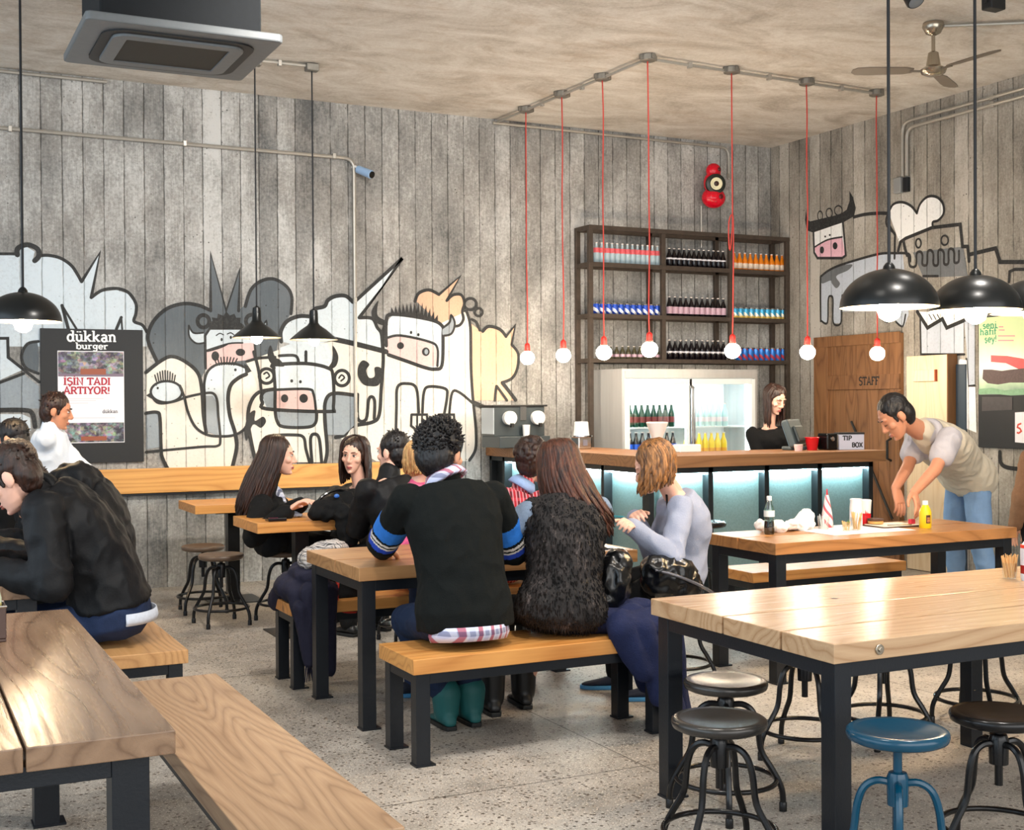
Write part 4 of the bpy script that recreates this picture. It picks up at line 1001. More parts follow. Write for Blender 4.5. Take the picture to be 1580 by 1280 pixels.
F_([(1130, 640), (1250, 606), (1215, 628), (1140, 650)], 'ink', p); L_([(1130, 642), (1250, 605), (1330, 600)], 9, p); S_(1180, 672, 21, 26, p); S_(1318, 652, 26, 20, p)
L_([(1185, 560), (1205, 548), (1225, 556)], 6, p); L_([(1245, 552), (1265, 545), (1282, 556)], 6, p); S_(1215, 582, 6, 9, p); S_(1265, 570, 6, 9, p)
p = 'ducks'
F_([(800, 770), (880, 705), (940, 680), (1010, 705), (1080, 765), (1105, 850), (1130, 1090), (1200, 1110), (1280, 1110), (1290, 1180), (1260, 1300), (920, 1300), (880, 1170), (800, 1180)], 'cream', p, False)
F_([(1135, 1085), (1125, 900), (1122, 820), (1142, 755), (1200, 718), (1290, 718), (1345, 738), (1350, 770), (1310, 792), (1265, 832), (1252, 900), (1262, 1000), (1280, 1110), (1200, 1110)], 'white', p, False)
F_([(1250, 900), (1265, 832), (1350, 775), (1400, 690), (1500, 680), (1500, 860), (1420, 870), (1385, 920), (1370, 1000), (1340, 1070), (1285, 1100), (1262, 1000)], 'cream', p, False)
F_([(830, 870), (850, 825), (910, 812), (970, 830), (995, 870), (1005, 905), (940, 925), (870, 930)], 'white', p)
F_([(800, 985), (860, 980), (872, 1010), (880, 1170), (800, 1185)], 'mid', p, False); F_([(1125, 890), (1165, 890), (1185, 920), (1190, 1000), (1195, 1105), (1135, 1088)], 'mid', p, False)
L_([(800, 762), (880, 700), (940, 675), (1010, 700), (1082, 762), (1105, 850), (1115, 1000), (1130, 1092)], 20, p)
L_([(1125, 1085), (1122, 900), (1120, 820), (1142, 752), (1200, 716), (1290, 716), (1345, 736)], 14, p); L_([(1350, 772), (1308, 792), (1265, 832), (1250, 900), (1260, 1000), (1290, 1100), (1296, 1180), (1268, 1300)], 22, p)
F_([(1338, 715), (1395, 748), (1345, 772)], 'ink', p, False); S_(1290, 748, 7, 8, p)
for k in range(8): L_([(1190+k*13, 718-abs(k-4)*-1.5), (1186+k*15+(k-4)*3, 686-8*math.sin(k*.45))], 7, p, smooth=False)
dA.ring(912, 868, 86, 58, 13, p)
for k in range(9): L_([(858+k*12, 812-6*math.sin(k*.4)), (848+k*14, 776-24*math.sin(k*.4))], 7, p, smooth=False)
F_([(832, 868), (800, 888), (834, 908)], 'ink', p, False); S_(864, 848, 6, 7, p)
L_([(832, 895), (870, 930), (950, 922), (1030, 895), (1130, 875), (1172, 880), (1190, 920), (1196, 1000), (1207, 1130), (1190, 1165), (1100, 1170), (800, 1198)], 14, p)
L_([(985, 835), (1010, 900), (1030, 980), (1070, 1060), (1130, 1102), (1200, 1112), (1280, 1106), (1340, 1070), (1370, 1000), (1385, 920), (1420, 870), (1500, 860)], 15, p)
L_([(800, 985), (858, 980), (876, 1010), (882, 1170), (890, 1230), (925, 1300)], 18, p)
dA.build(root, MUR)
# --- right part, units of 1/3.2 photo pixel from (380, 380)
dB = Draw(lambda x, y: (380+x/3.2, 380+y/3.2), 'b'); dB.k = 60; dB.sc = (aty(601, 500, YB)[0]-aty(600, 500, YB)[0])/3.2
L_ = dB.line; F_ = dB.fill; S_ = dB.spot
p = 'cloud'
F_([(172, 470), (170, 420), (200, 370), (260, 345), (322, 345), (336, 310), (385, 298), (402, 268), (440, 248), (490, 248), (522, 275), (770, 62), (560, 350), (620, 358), (650, 410), (690, 440), (690, 520), (560, 500), (430, 460), (300, 500)], 'white', p, False)
F_([(835, 268), (852, 232), (900, 217), (950, 240), (1055, 152), (990, 265), (1020, 242), (1060, 242), (1073, 280), (1063, 320), (1070, 360), (1050, 390), (1000, 400), (940, 370), (890, 320)], 'tan', p, False)
p = 'big_cow'
F_([(415, 455), (540, 482), (680, 520), (690, 440), (960, 380), (1085, 320), (1105, 400), (1108, 600), (1118, 760), (1132, 900), (1130, 1000), (1100, 1060), (640, 1060), (480, 960), (420, 900), (430, 720), (430, 560)], 'cream', p, False)
F_([(690, 480), (690, 375), (722, 338), (900, 362), (962, 392), (968, 440), (962, 585), (930, 603), (690, 535)], 'white', p, False)
F_([(692, 525), (692, 452), (760, 442), (900, 472), (940, 502), (940, 592), (890, 592)], 'pink', p, False)
F_([(1110, 382), (1160, 420), (1200, 398), (1250, 412), (1280, 448), (1325, 392), (1310, 480), (1338, 530), (1333, 600), (1310, 650), (1260, 672), (1330, 760), (1120, 760)], 'tan', p, False)
p = 'cloud'
L_([(172, 470), (170, 420), (200, 370), (260, 345), (322, 347)], 18, p); L_([(330, 345), (336, 310), (385, 296), (402, 266), (440, 246), (490, 245), (525, 275)], 18, p)
L_([(540, 268), (770, 58), (556, 352)], 16, p, smooth=False); L_([(556, 352), (620, 356), (645, 400), (665, 430), (672, 500)], 16, p); L_([(320, 440), (415, 455), (540, 482), (690, 520)], 24, p)
L_([(832, 272), (850, 232), (900, 215), (950, 238)], 15, p); L_([(950, 238), (1055, 148), (988, 268)], 13, p, smooth=False); L_([(988, 268), (1020, 240), (1060, 240), (1075, 280), (1065, 320), (1070, 360), (1050, 390), (1010, 395)], 14, p)
dB.ring(1105, 285, 30, 28, 14, p); dB.ring(1146, 325, 19, 19, 13, p)
p = 'big_cow'
L_([(690, 385), (672, 430), (675, 560), (665, 700), (655, 830), (620, 868), (520, 888), (485, 930), (440, 942)], 17, p)
F_([(650, 268), (618, 320), (632, 372), (690, 392), (690, 370), (650, 345), (645, 310)], 'ink', p)
hair = []
for k in range(13): hair += [(712+k*18, 330+max(0, k-7)*6), (716+k*19, 300-26*math.sin(k*.25)+max(0, k-8)*10)]
F_([(700, 350)]+hair+[(945, 380), (900, 365), (722, 340)], 'ink', p, False)
L_([(690, 490), (690, 372), (722, 335), (900, 360), (965, 392), (970, 440), (965, 585), (930, 606), (880, 598), (800, 570), (700, 535)], 17, p)
L_([(692, 452), (760, 440), (900, 470), (942, 502), (942, 590)], 12, p); S_(760, 490, 17, 17, p); S_(885, 520, 19, 21, p); S_(887, 520, 9, 13, p, 'mid'); S_(812, 425, 6, 8, p); S_(848, 436, 6, 8, p)
F_([(1010, 340), (1027, 380), (1012, 430), (972, 445), (970, 400), (1005, 375)], 'mid', p); L_([(970, 442), (1012, 430), (1028, 380), (1010, 340), (1002, 375), (968, 402)], 11, p)
L_([(1085, 318), (1105, 400), (1108, 600), (1118, 760), (1132, 900), (1130, 1000), (1100, 1055)], 15, p); L_([(1118, 770), (1175, 795)], 22, p)
L_([(735, 1000), (740, 800), (745, 695), (790, 677), (838, 700), (850, 820)], 14, p); L_([(868, 820), (875, 722), (900, 692), (980, 702), (990, 740), (975, 830)], 14, p); L_([(1000, 830), (1015, 722), (1050, 720), (1112, 770)], 13, p)
for cx in (852, 985): L_([(cx-38, 830), (cx+38, 830), (cx+42, 880), (cx+20, 905)], 12, p, smooth=False); L_([(cx-38, 830), (cx-40, 885), (cx-15, 905)], 12, p, smooth=False); L_([(cx-10, 830), (cx-10, 890)], 9, p); L_([(cx+14, 830), (cx+14, 890)], 9, p)
F_([(575, 562), (552, 590), (550, 640), (575, 680), (610, 690), (650, 685), (668, 640), (662, 600), (632, 598), (632, 640), (605, 648), (590, 612), (606, 582)], 'ink', p)
L_([(548, 730), (550, 850), (590, 852), (602, 760), (618, 742), (632, 765), (630, 850)], 15, p)
p = 'lamb'
L_([(1110, 360), (1135, 375), (1150, 415)], 13, p); L_([(1165, 420), (1195, 395), (1250, 410), (1280, 445)], 16, p); L_([(1280, 445), (1325, 390), (1308, 485)], 13, p, smooth=False); L_([(1308, 485), (1340, 530), (1336, 600), (1310, 650), (1262, 672)], 15, p); L_([(1262, 672), (1328, 758)], 18, p); L_([(1232, 690), (1225, 760)], 14, p); L_([(1235, 690), (1285, 760)], 13, p)
p = 'small_bull'
F_([(135, 705), (60, 722), (22, 770), (8, 850), (20, 950), (45, 1065), (385, 1065), (395, 1000), (385, 850), (390, 760), (430, 725), (530, 735), (540, 600), (420, 470), (160, 510), (-5, 570), (40, 640), (80, 760)], 'cream', p, False)
F_([(170, 545), (165, 500), (220, 480), (400, 480), (430, 560), (400, 595), (290, 578), (135, 590)], 'white', p, False)
F_([(135, 592), (290, 582), (400, 602), (422, 640), (422, 800), (140, 800), (100, 800), (82, 770), (78, 740), (95, 715), (135, 705)], 'white', p, False)
F_([(78, 740), (95, 712), (135, 705), (140, 800), (100, 798)], 'mid', p, False)
F_([(136, 710), (300, 706), (330, 732), (340, 808), (145, 808)], 'pink', p, False); F_([(145, 812), (152, 860), (182, 888), (300, 888), (338, 870), (344, 815)], 'mid', p, False)
F_([(390, 760), (430, 728), (530, 738), (545, 870), (480, 930), (400, 930)], 'mid', p, False)
F_([(118, 488), (103, 540), (128, 585), (185, 592), (165, 560), (140, 545)], 'ink', p); F_([(425, 490), (452, 540), (440, 592), (398, 608), (420, 570), (425, 540)], 'ink', p)
L_([(135, 600), (135, 585), (290, 578), (400, 600), (426, 640), (428, 790), (400, 815), (100, 802), (78, 770), (72, 740), (90, 714), (135, 704)], 16, p); L_([(132, 590), (140, 700), (140, 800), (150, 862), (182, 890), (300, 892), (340, 870), (346, 815)], 15, p)
L_([(136, 708), (300, 704), (330, 730), (342, 812)], 12, p); S_(187, 750, 18, 20, p); S_(281, 750, 21, 22, p); S_(222, 664, 7, 8, p); S_(265, 668, 7, 8, p)
dB.ring(98, 640, 36, 36, 14, p); dB.ring(470, 650, 36, 38, 15, p); L_([(85, 630), (100, 622), (112, 640), (96, 652)], 8, p); L_([(455, 650), (468, 635), (482, 648), (465, 664)], 8, p)
L_([(135, 705), (60, 720), (20, 770), (6, 850), (20, 950), (45, 1065)], 16, p); L_([(535, 735), (430, 725), (390, 760), (385, 850), (397, 1000), (387, 1065)], 17, p)
L_([(322, 1065), (315, 950), (335, 926), (358, 950), (370, 1065)], 15, p); L_([(80, 965), (110, 936), (230, 930), (280, 942), (292, 1000), (310, 1065)], 14, p)
L_([(0, 568), (60, 552), (140, 547)], 13, p); L_([(160, 540), (240, 540), (258, 580)], 13, p); L_([(292, 520), (292, 580)], 14, p); L_([(35, 520), (60, 620), (75, 750)], 14, p); F_([(10, 830), (42, 810), (40, 860), (80, 840), (95, 865), (70, 895), (30, 880), (0, 960), (-10, 900)], 'ink', p)
dB.build(root, MUR)
# --- side wall cow, units of 1/4.389 photo pixel from (1220, 280)
root = thing('chef_cow_mural', 'painted cartoon cow and chef hat on the side wall over the staff door', 'mural', (0, 0, 0))
dC = Draw(lambda x, y: (1220+x/4.389, 280+y/4.389), 'r'); dC.sc = abs(atx(1351, 400, XR)[1]-atx(1350, 400, XR)[1])/4.389*.8
L_ = dC.line; F_ = dC.fill; S_ = dC.spot
p = 'cow'
F_([(210, 640), (300, 580), (450, 535), (640, 490), (760, 490), (800, 900), (770, 980), (720, 960), (700, 900), (660, 950), (620, 930), (600, 880), (350, 880), (345, 960), (290, 960), (285, 780), (260, 780), (250, 955), (205, 945)], 'mid', p, False)
F_([(215, 640), (300, 580), (415, 560), (390, 600), (310, 640), (335, 690), (310, 722), (280, 690), (270, 670), (212, 690)], 'grey', p)
F_([(158, 345), (355, 275), (372, 510), (180, 515), (160, 480)], 'white', p, False); F_([(160, 445), (250, 395), (350, 375), (372, 510), (180, 512)], 'pink', p, False)
F_([(105, 190), (98, 260), (110, 330), (150, 345), (360, 275), (430, 235), (442, 180), (425, 110), (398, 62), (400, 130), (380, 190), (345, 215), (300, 230), (130, 270), (112, 250)], 'ink', p, False)
for k in range(3): dC.ring(200+k*62+(0 if k < 2 else 0), 232-k*18, 16+k*5, 32, 9, p)
L_([(155, 340), (160, 480), (182, 518), (350, 518), (374, 500), (355, 275)], 16, p, smooth=False); L_([(160, 445), (250, 395), (350, 375)], 11, p); S_(213, 463, 14, 24, p); S_(302, 435, 16, 24, p); S_(235, 372, 6, 7, p); S_(266, 362, 6, 7, p)
L_([(430, 240), (520, 220), (640, 215), (730, 232), (755, 300), (768, 420), (790, 500)], 20, p); L_([(205, 945), (203, 680), (215, 635), (300, 580), (450, 530), (600, 490), (700, 485), (800, 490), (812, 540)], 15, p)
L_([(205, 940), (250, 955), (256, 800), (272, 775), (288, 800), (290, 955), (340, 960), (345, 850), (350, 770)], 13, p); L_([(620, 930), (655, 952), (675, 930)], 12, p); L_([(715, 950), (760, 980), (780, 900)], 12, p)
L_([(670, 300), (708, 360), (705, 520)], 16, p, smooth=False)
p = 'chef_hat'
F_([(740, 420), (680, 250), (670, 205), (700, 155), (760, 140), (820, 170), (855, 215), (880, 150), (930, 105), (990, 108), (1030, 150), (1035, 215), (1000, 260), (965, 275), (965, 305), (780, 385)], 'white', p, False)
L_([(705, 350), (655, 300), (650, 250), (670, 200), (700, 152), (760, 140), (820, 168), (857, 215)], 15, p); L_([(857, 215), (880, 150), (930, 103), (990, 105), (1032, 148), (1038, 215), (1002, 262), (965, 275), (965, 310)], 15, p)
p = 'second_cow'
F_([(830, 480), (1170, 440), (1200, 640), (900, 650)], 'grey', p, False)
L_([(730, 470), (745, 410), (780, 385), (960, 312), (1150, 290), (1165, 440), (1200, 440), (1210, 540)], 20, p, smooth=False); dC.ring(867, 418, 18, 30, 11, p); dC.ring(1045, 398, 24, 32, 11, p)
zz = [(800, 500), (810, 570), (850, 570), (855, 490), (880, 475), (895, 500), (895, 560), (925, 560), (930, 480), (950, 465), (968, 490), (970, 560), (1000, 560), (1002, 475), (1022, 462), (1040, 485), (1042, 555), (1070, 552), (1072, 470), (1092, 455), (1110, 480), (1112, 545), (1140, 540), (1142, 470)]
L_(zz, 15, p); L_([(900, 640), (1000, 640)], 14, p)
L_([(1210, 495), (1390, 452), (1420, 545), (1650, 545)], 22, p, smooth=False); L_([(1480, 680), (1485, 610), (1520, 595), (1650, 595)], 16, p, smooth=False)
F_([(860, 880), (930, 990), (1030, 930), (1060, 990), (1200, 930), (1250, 890)], 'white', p, False); F_([(880, 900), (930, 995), (1030, 935), (1060, 995), (1175, 950), (1175, 1160), (890, 1170)], 'mid', p, False)
L_([(860, 880), (930, 990), (1030, 930), (1060, 990), (1200, 930)], 22, p, smooth=False); L_([(880, 920), (885, 1170), (1180, 1170)], 13, p, smooth=False)
for k in range(3): L_([(940+k*28, 900), (960+k*28, 935)], 6, p)
F_([(1180, 950), (1250, 930), (1250, 1380), (1210, 1380), (1200, 1200)], 'mid', p, False); L_([(1195, 1200), (1205, 1385), (1250, 1380)], 12, p, smooth=False); F_([(1140, 1200), (1195, 1210), (1205, 1390), (1255, 1390), (1262, 1700), (1140, 1650)], 'white', p, False)
L_([(1420, 1830), (1425, 1900), (1470, 1935), (1600, 1950)], 22, p)
dC.build(root, MURS)
# ================================================================== PEOPLE
V = Vector
M_SKIN = {k: plain('skin_'+k, c, .5, 0, .4, nz=.06, nscale=25) for k, c in (('fair', (232, 182, 160)), ('mid', (216, 160, 130)), ('tan', (196, 136, 106)))}
def hairmat(name, root, tip, rough=.38):
    if name in MATS: return MATS[name]
    t = NT(name); p = t.co(); n = t.noise(t.mapping(p, scale=(70, 70, 5)), 2, 4, .7); z = t.noise(t.mapping(p, scale=(26, 26, 3)), 1.6, 3, .6)
    c = t.mix(t.ramp(t.math('ADD', t.math('MULTIPLY', n, .5), t.math('MULTIPLY', z, .5)), [(.4, 0), (.66, 1)]), lin(*root), lin(*tip))
    t.bump(n, .5, .006); MATS[name] = t.fin(c, rough, 0, .45); return MATS[name]
H_BLACK = hairmat('hair_black', (10, 10, 12), (34, 28, 28)); H_DARK = hairmat('hair_dark_brown', (24, 15, 12), (66, 40, 30)); H_CHEST = hairmat('hair_chestnut', (26, 15, 12), (112, 62, 42))
H_GOLD = hairmat('hair_golden_brown', (52, 30, 18), (196, 136, 78)); H_BLOND = hairmat('hair_blonde', (150, 100, 56), (226, 184, 120)); H_CURL = hairmat('hair_ash', (46, 36, 30), (150, 128, 108))
M_EYEW = plain('eye_white', (226, 222, 218), .25); M_EYED = plain('eye_dark', (26, 18, 16), .2); M_LIP = plain('lips', (176, 92, 88), .45); M_BROW = plain('brow_hair', (34, 24, 20), .7)
def cloth(name, rgb, rough=.85, nz=.18, sc=60, bump=.25, bs=220): return plain(name, rgb, rough, 0, .25, nz=nz, nscale=sc, bump=bump, bscale=bs)
def plaid(name, base, a, b, sc=28):
    t = NT(name); s = t.sep(t.co())
    u = t.math('ADD', s[0], s[1]); f = lambda v, k, ph: t.ramp(t.math('SINE', t.math('ADD', t.math('MULTIPLY', v, k), ph)), [(.45, 0), (.55, 1)])
    c = t.mix(t.math('MULTIPLY', f(u, sc*4, 0), .75), lin(*base), lin(*a)); c = t.mix(t.math('MULTIPLY', f(s[2], sc*4, 1), .6), c, lin(*b)); c = t.mix(t.math('MULTIPLY', f(u, sc*8, 2), .3), c, lin(240, 240, 250)); return t.fin(c, .8)
def bez(a, b, c, u): return a*(1-u)**2+b*2*u*(1-u)+c*u*u
def ik(S, T, l1, l2, pole):
    d = T-S; L = d.length
    if L > (l1+l2)*.995: T = S+d.normalized()*(l1+l2)*.995; d = T-S; L = d.length
    d.normalize(); a = (l1*l1-l2*l2+L*L)/(2*L); h = math.sqrt(max(l1*l1-a*a, 0)); p = pole-d*pole.dot(d)
    p.normalize(); return S+d*a+p*h, T
def dirm(y, z):
    y = y.normalized(); x = y.cross(z).normalized(); z = x.cross(y); return Matrix((x, y, z)).transposed()
def hand_shapes(mb, W_, d, up, side, curl=.5, s=1.0, spread=.1):
    """palm, four unequal bent fingers and a thumb on the side of the palm"""
    R = dirm(d, up); X = lambda x, y, z: W_+R @ V((x*s, y*s, z*s))
    rs = []
    for y, w, t in ((-.012, .024, .019), (.02, .033, .018), (.06, .041, .016), (.092, .042, .012)):
        rs.append([X(w*math.cos(a), y, t*math.sin(a)) for a in np.linspace(0, 2*PI, 13)[:-1]])
    mb.rings(rs)
    for k, (bx, L) in enumerate(((-.031, .072), (-.0105, .080), (.0105, .074), (.030, .058))):
        bx *= -side; ang = 0; p = V((bx, .086, 0)); fan = bx*spread*14
        c = curl[k] if hasattr(curl, '__len__') else curl*(1+.12*k)
        for j, (fr, r0, r1) in enumerate(((.46, .0098, .0092), (.30, .0092, .0084), (.24, .0084, .0066))):
            ang += c*(.55, .8, .6)[j]; q = p+V((math.sin(fan)*.35, math.cos(ang), -math.sin(ang)))*(L*fr)
            mb.caps(X(*p), X(*q), r0*s, r1*s, 8); p = q
    p = V((.028*side, .022, -.004))
    for q, r0, r1 in ((V((.052*side, .055, -.018)), .014, .0115), (V((.06*side, .085, -.03)), .0115, .0098), (V((.054*side, .108, -.036)), .0098, .0075)):
        mb.caps(X(*p), X(*q), r0*s, r1*s, 8); p = q
def head_shapes(mb, T, female, beard=False):
    B = lambda c, r: mb.ball(T @ V(c), r, T.to_3x3(), 18, 12)
    B((0, -.014, .032), (.074, .094, .082))
    rs = []
    for z, cy, w, d in ((.055, .012, .062, .068), (.02, .018, .066, .066), (-.02, .022, .063, .064), (-.055, .028, .055 if female else .058, .056), (-.085, .036, .042 if female else .047, .046), (-.108, .046, .027 if female else .033, .032), (-.118, .052, .012, .018)):
        rs.append([T @ V((w*math.cos(a), cy+d*math.sin(a), z)) for a in np.linspace(0, 2*PI, 25)[:-1]])
    mb.rings(rs[::-1])
    mb.tube([T @ V(p) for p in ((0, .080, .022), (0, .094, -.006), (0, .107, -.030))], [.008, .010, .0125], 10)
    B((0, .102, -.033), (.010, .012, .009)); B((.011, .093, -.035), (.008, .010, .007)); B((-.011, .093, -.035), (.008, .010, .007))
    for s in (1, -1):
        B((s*.03, .074, .030), (.026, .012, .008)); B((s*.043, .055, -.022), (.022, .024, .022)); B((s*.077, -.012, -.006), (.010, .021, .032)); B((s*.074, -.004, -.030), (.007, .010, .012))
    B((0, .083, -.064), (.020, .009, .006)); B((0, .081, -.074), (.018, .010, .007)); B((0, .076, -.104), (.016, .014, .012))
def face_parts(T, root, skin, look, brow, lips):
    for s in (1, -1):
        if look == 'open':
            e = MB().ball(T @ V((s*.031, .0775, .008)), (.0135, .008, .0065), T.to_3x3()).build('eye', M_EYEW, root, smooth='all')
            MB().ball(T @ V((s*.031, .0835, .008)), (.0062, .004, .0062), T.to_3x3()).build('iris', M_EYED, e, smooth='all')
            MB().tube([T @ V((s*a, b, c)) for a, b, c in ((.017, .081, .008), (.025, .086, .0155), (.034, .085, .016), (.045, .076, .010))], [.0012, .0022, .0024, .0012], 6).build('eyelash', M_EYED, root)
        else:
            MB().tube([T @ V((s*a, b, c)) for a, b, c in ((.017, .082, .004), (.025, .087, -.001), (.036, .085, -.001), (.046, .076, .003))], [.0012, .0024, .0026, .0014], 6).build('eyelash', M_EYED, root)
        MB().tube([T @ V((s*a, b, c)) for a, b, c in ((.012, .089, .028), (.024, .090, .033), (.038, .084, .034), (.052, .068, .027))], [.0022, .0034, .003, .0012], 6).build('eyebrow', brow, root)
    MB().tube([T @ V(p) for p in ((-.021, .083, -.069), (-.01, .0925, -.066), (0, .0935, -.068), (.01, .0925, -.066), (.021, .083, -.069))], [.0015, .0045, .0048, .0045, .0015], 8).tube([T @ V(p) for p in ((-.018, .083, -.0715), (-.008, .0915, -.0765), (.008, .0915, -.0765), (.018, .083, -.0715))], [.0015, .005, .005, .0015], 8).build('mouth', lips, root, smooth='all')
def short_hair(T, root, mat, spiky=0, seed=1, big=1.0, curly=0):
    mb = MB(); rnd = random.Random(seed); R3 = T.to_3x3()
    B = lambda c, r: mb.ball(T @ V(c), tuple(k*big for k in r), R3, 18, 12)
    B((0, -.024, .046), (.083, .090, .084)); B((0, -.056, -.008), (.073, .056, .078)); B((0, -.05, -.05), (.055, .045, .045))
    for s in (1, -1): B((s*.064, -.006, .042), (.014, .044, .038)); B((s*.0655, .020, .004), (.007, .010, .030))
    sp_ = MB()
    for k in range(spiky):
        th = math.acos(1-rnd.random()*1.62); ph = rnd.random()*2*PI
        n = V((math.sin(th)*math.cos(ph), math.sin(th)*math.sin(ph), math.cos(th)))
        if n.y > .25 and n.z < .62: continue
        if n.z < .0 and n.y > -.2: continue
        c = V((0, -.024, .046)); p0 = c+V((n.x*.079, n.y*.086, n.z*.08))*big
        nn = (n+V((rnd.uniform(-.55, .55), rnd.uniform(-.3, .5), rnd.uniform(-.1, .6)))).normalized()
        if curly:
            mb.ball(T @ (p0+nn*.008), rnd.uniform(.011, .018), None, 8, 6); continue
        L = rnd.uniform(.012, .026); e = nn.cross(V((rnd.uniform(-1, 1), rnd.uniform(-1, 1), 1))).normalized()*L*.25
        sp_.tube([T @ p0, T @ (p0+nn*L*.55), T @ (p0+nn*L*.95+e)], [.0075, .005, .0012], 5)
    me = remesh(mb, .006, 1, 'hair'); crease(me, .0035, 60, (1, 1, .35), seed)
    if sp_.v: me = mesh_join('hair', [me, sp_.mesh('h')])
    me.materials.append(mat); link('hair', me, root, smooth='all')
def long_hair(T, root, mat, L=.3, n=110, seed=1, sweep=(0, 0, 0), front=60, push=.02, wave=.0, back=.0, vol=1.0):
    rnd = random.Random(seed); mb = MB(); R3 = T.to_3x3()
    cb = MB(); B = lambda c, r: cb.ball(T @ V(c), r, R3, 20, 14)
    B((0, -.022, .044), (.084, .092, .085)); B((0, -.052, -.012), (.076, .060, .085))
    for s in (1, -1): B((s*.068, -.012, .01), (.017, .045, .06))
    me0 = remesh(cb, .006, 1, 'h0'); crease(me0, .003, 55, (1, 1, .3), seed)
    sw = V(sweep)
    for i in range(n):
        a = math.radians(rnd.uniform(front, 360-front)); c = V((0, -.018, .040)); rx, ry, rz = .086*vol, .098*vol, .088*vol
        k = rnd.uniform(.96, 1.07); pts = []
        for ph in (14, 40, 68, 96):
            p = math.radians(ph); pts.append(T @ (c+V((rx*k*math.sin(p)*math.sin(a), ry*k*math.sin(p)*math.cos(a), rz*k*math.cos(p)))))
        q = pts[-1]; out = R3 @ V((math.sin(a), math.cos(a), 0)); out.z = 0
        ll = L*rnd.uniform(.78, 1.06); ph = rnd.random()*6
        for u in (.2, .4, .6, .8, 1.0):
            w = V((math.sin(u*7+ph), math.cos(u*6+ph), 0))*wave*u
            pts.append(q+V((0, 0, -ll*u))+out*push*math.sin(u*2.0)+(R3 @ V((0, -1, 0)))*back*math.sin(u*1.6)+sw*u*u+w+V((rnd.uniform(-.004, .004), rnd.uniform(-.004, .004), 0)))
        m = len(pts); rr = [.004]+[.0125]*(m-4)+[.010, .007, .002]
        mb.tube(smoothpath(pts, 2), [rr[min(int(j/2), m-1)] for j in range(2*(m-1)+1)], 6)
    me1 = mb.mesh('h1'); me = mesh_join('hair', [me0, me1]); me.materials.append(mat)
    link('hair', me, root, smooth='all')
def shoe(root, mat, ank, toe, sole=None, boot=0, name='shoe'):
    d = V((toe.x, toe.y, 0)).normalized(); r = V((d.y, -d.x, 0)); b = V((ank.x, ank.y, 0)); mb = MB(); rs = []
    for y, w, h0, h in ((-.075, .022, .02, .045), (-.06, .032, .012, .075), (-.01, .036, .012, .085), (.05, .040, .012, .062), (.11, .045, .012, .045), (.15, .040, .012, .036), (.178, .02, .016, .028)):
        rs.append([b+d*y+r*(w*math.cos(a))+V((0, 0, (h0+h)/2+(h-h0)/2*math.sin(a)+(ank.z-.085))) for a in np.linspace(0, 2*PI, 15)[:-1]])
    mb.rings(rs)
    if boot: mb.caps(V((ank.x, ank.y, ank.z-.01)), V((ank.x, ank.y, ank.z+boot)), .060, .070)
    me = remesh(mb, .008, 3, 'shoe'); me.materials.append(mat); o = link(name, me, root, smooth='all')
    rs = [[b+d*y+r*(w*math.cos(a))+V((0, 0, ank.z-.085+z)) for a, w in ((0, w), (PI, w))] for y, w, z in ()]
    pts = [(-.078, .024), (-.04, .036), (.03, .042), (.11, .048), (.16, .038), (.186, .016)]
    poly = [b+d*y+r*w for y, w in pts]+[b+d*y-r*w for y, w in pts[::-1]]
    s = MB(); s.prism([(p.x, p.y) for p in poly], ank.z-.084, ank.z-.064); s.build('sole', sole or M_BLACK, o, bevel=.004)
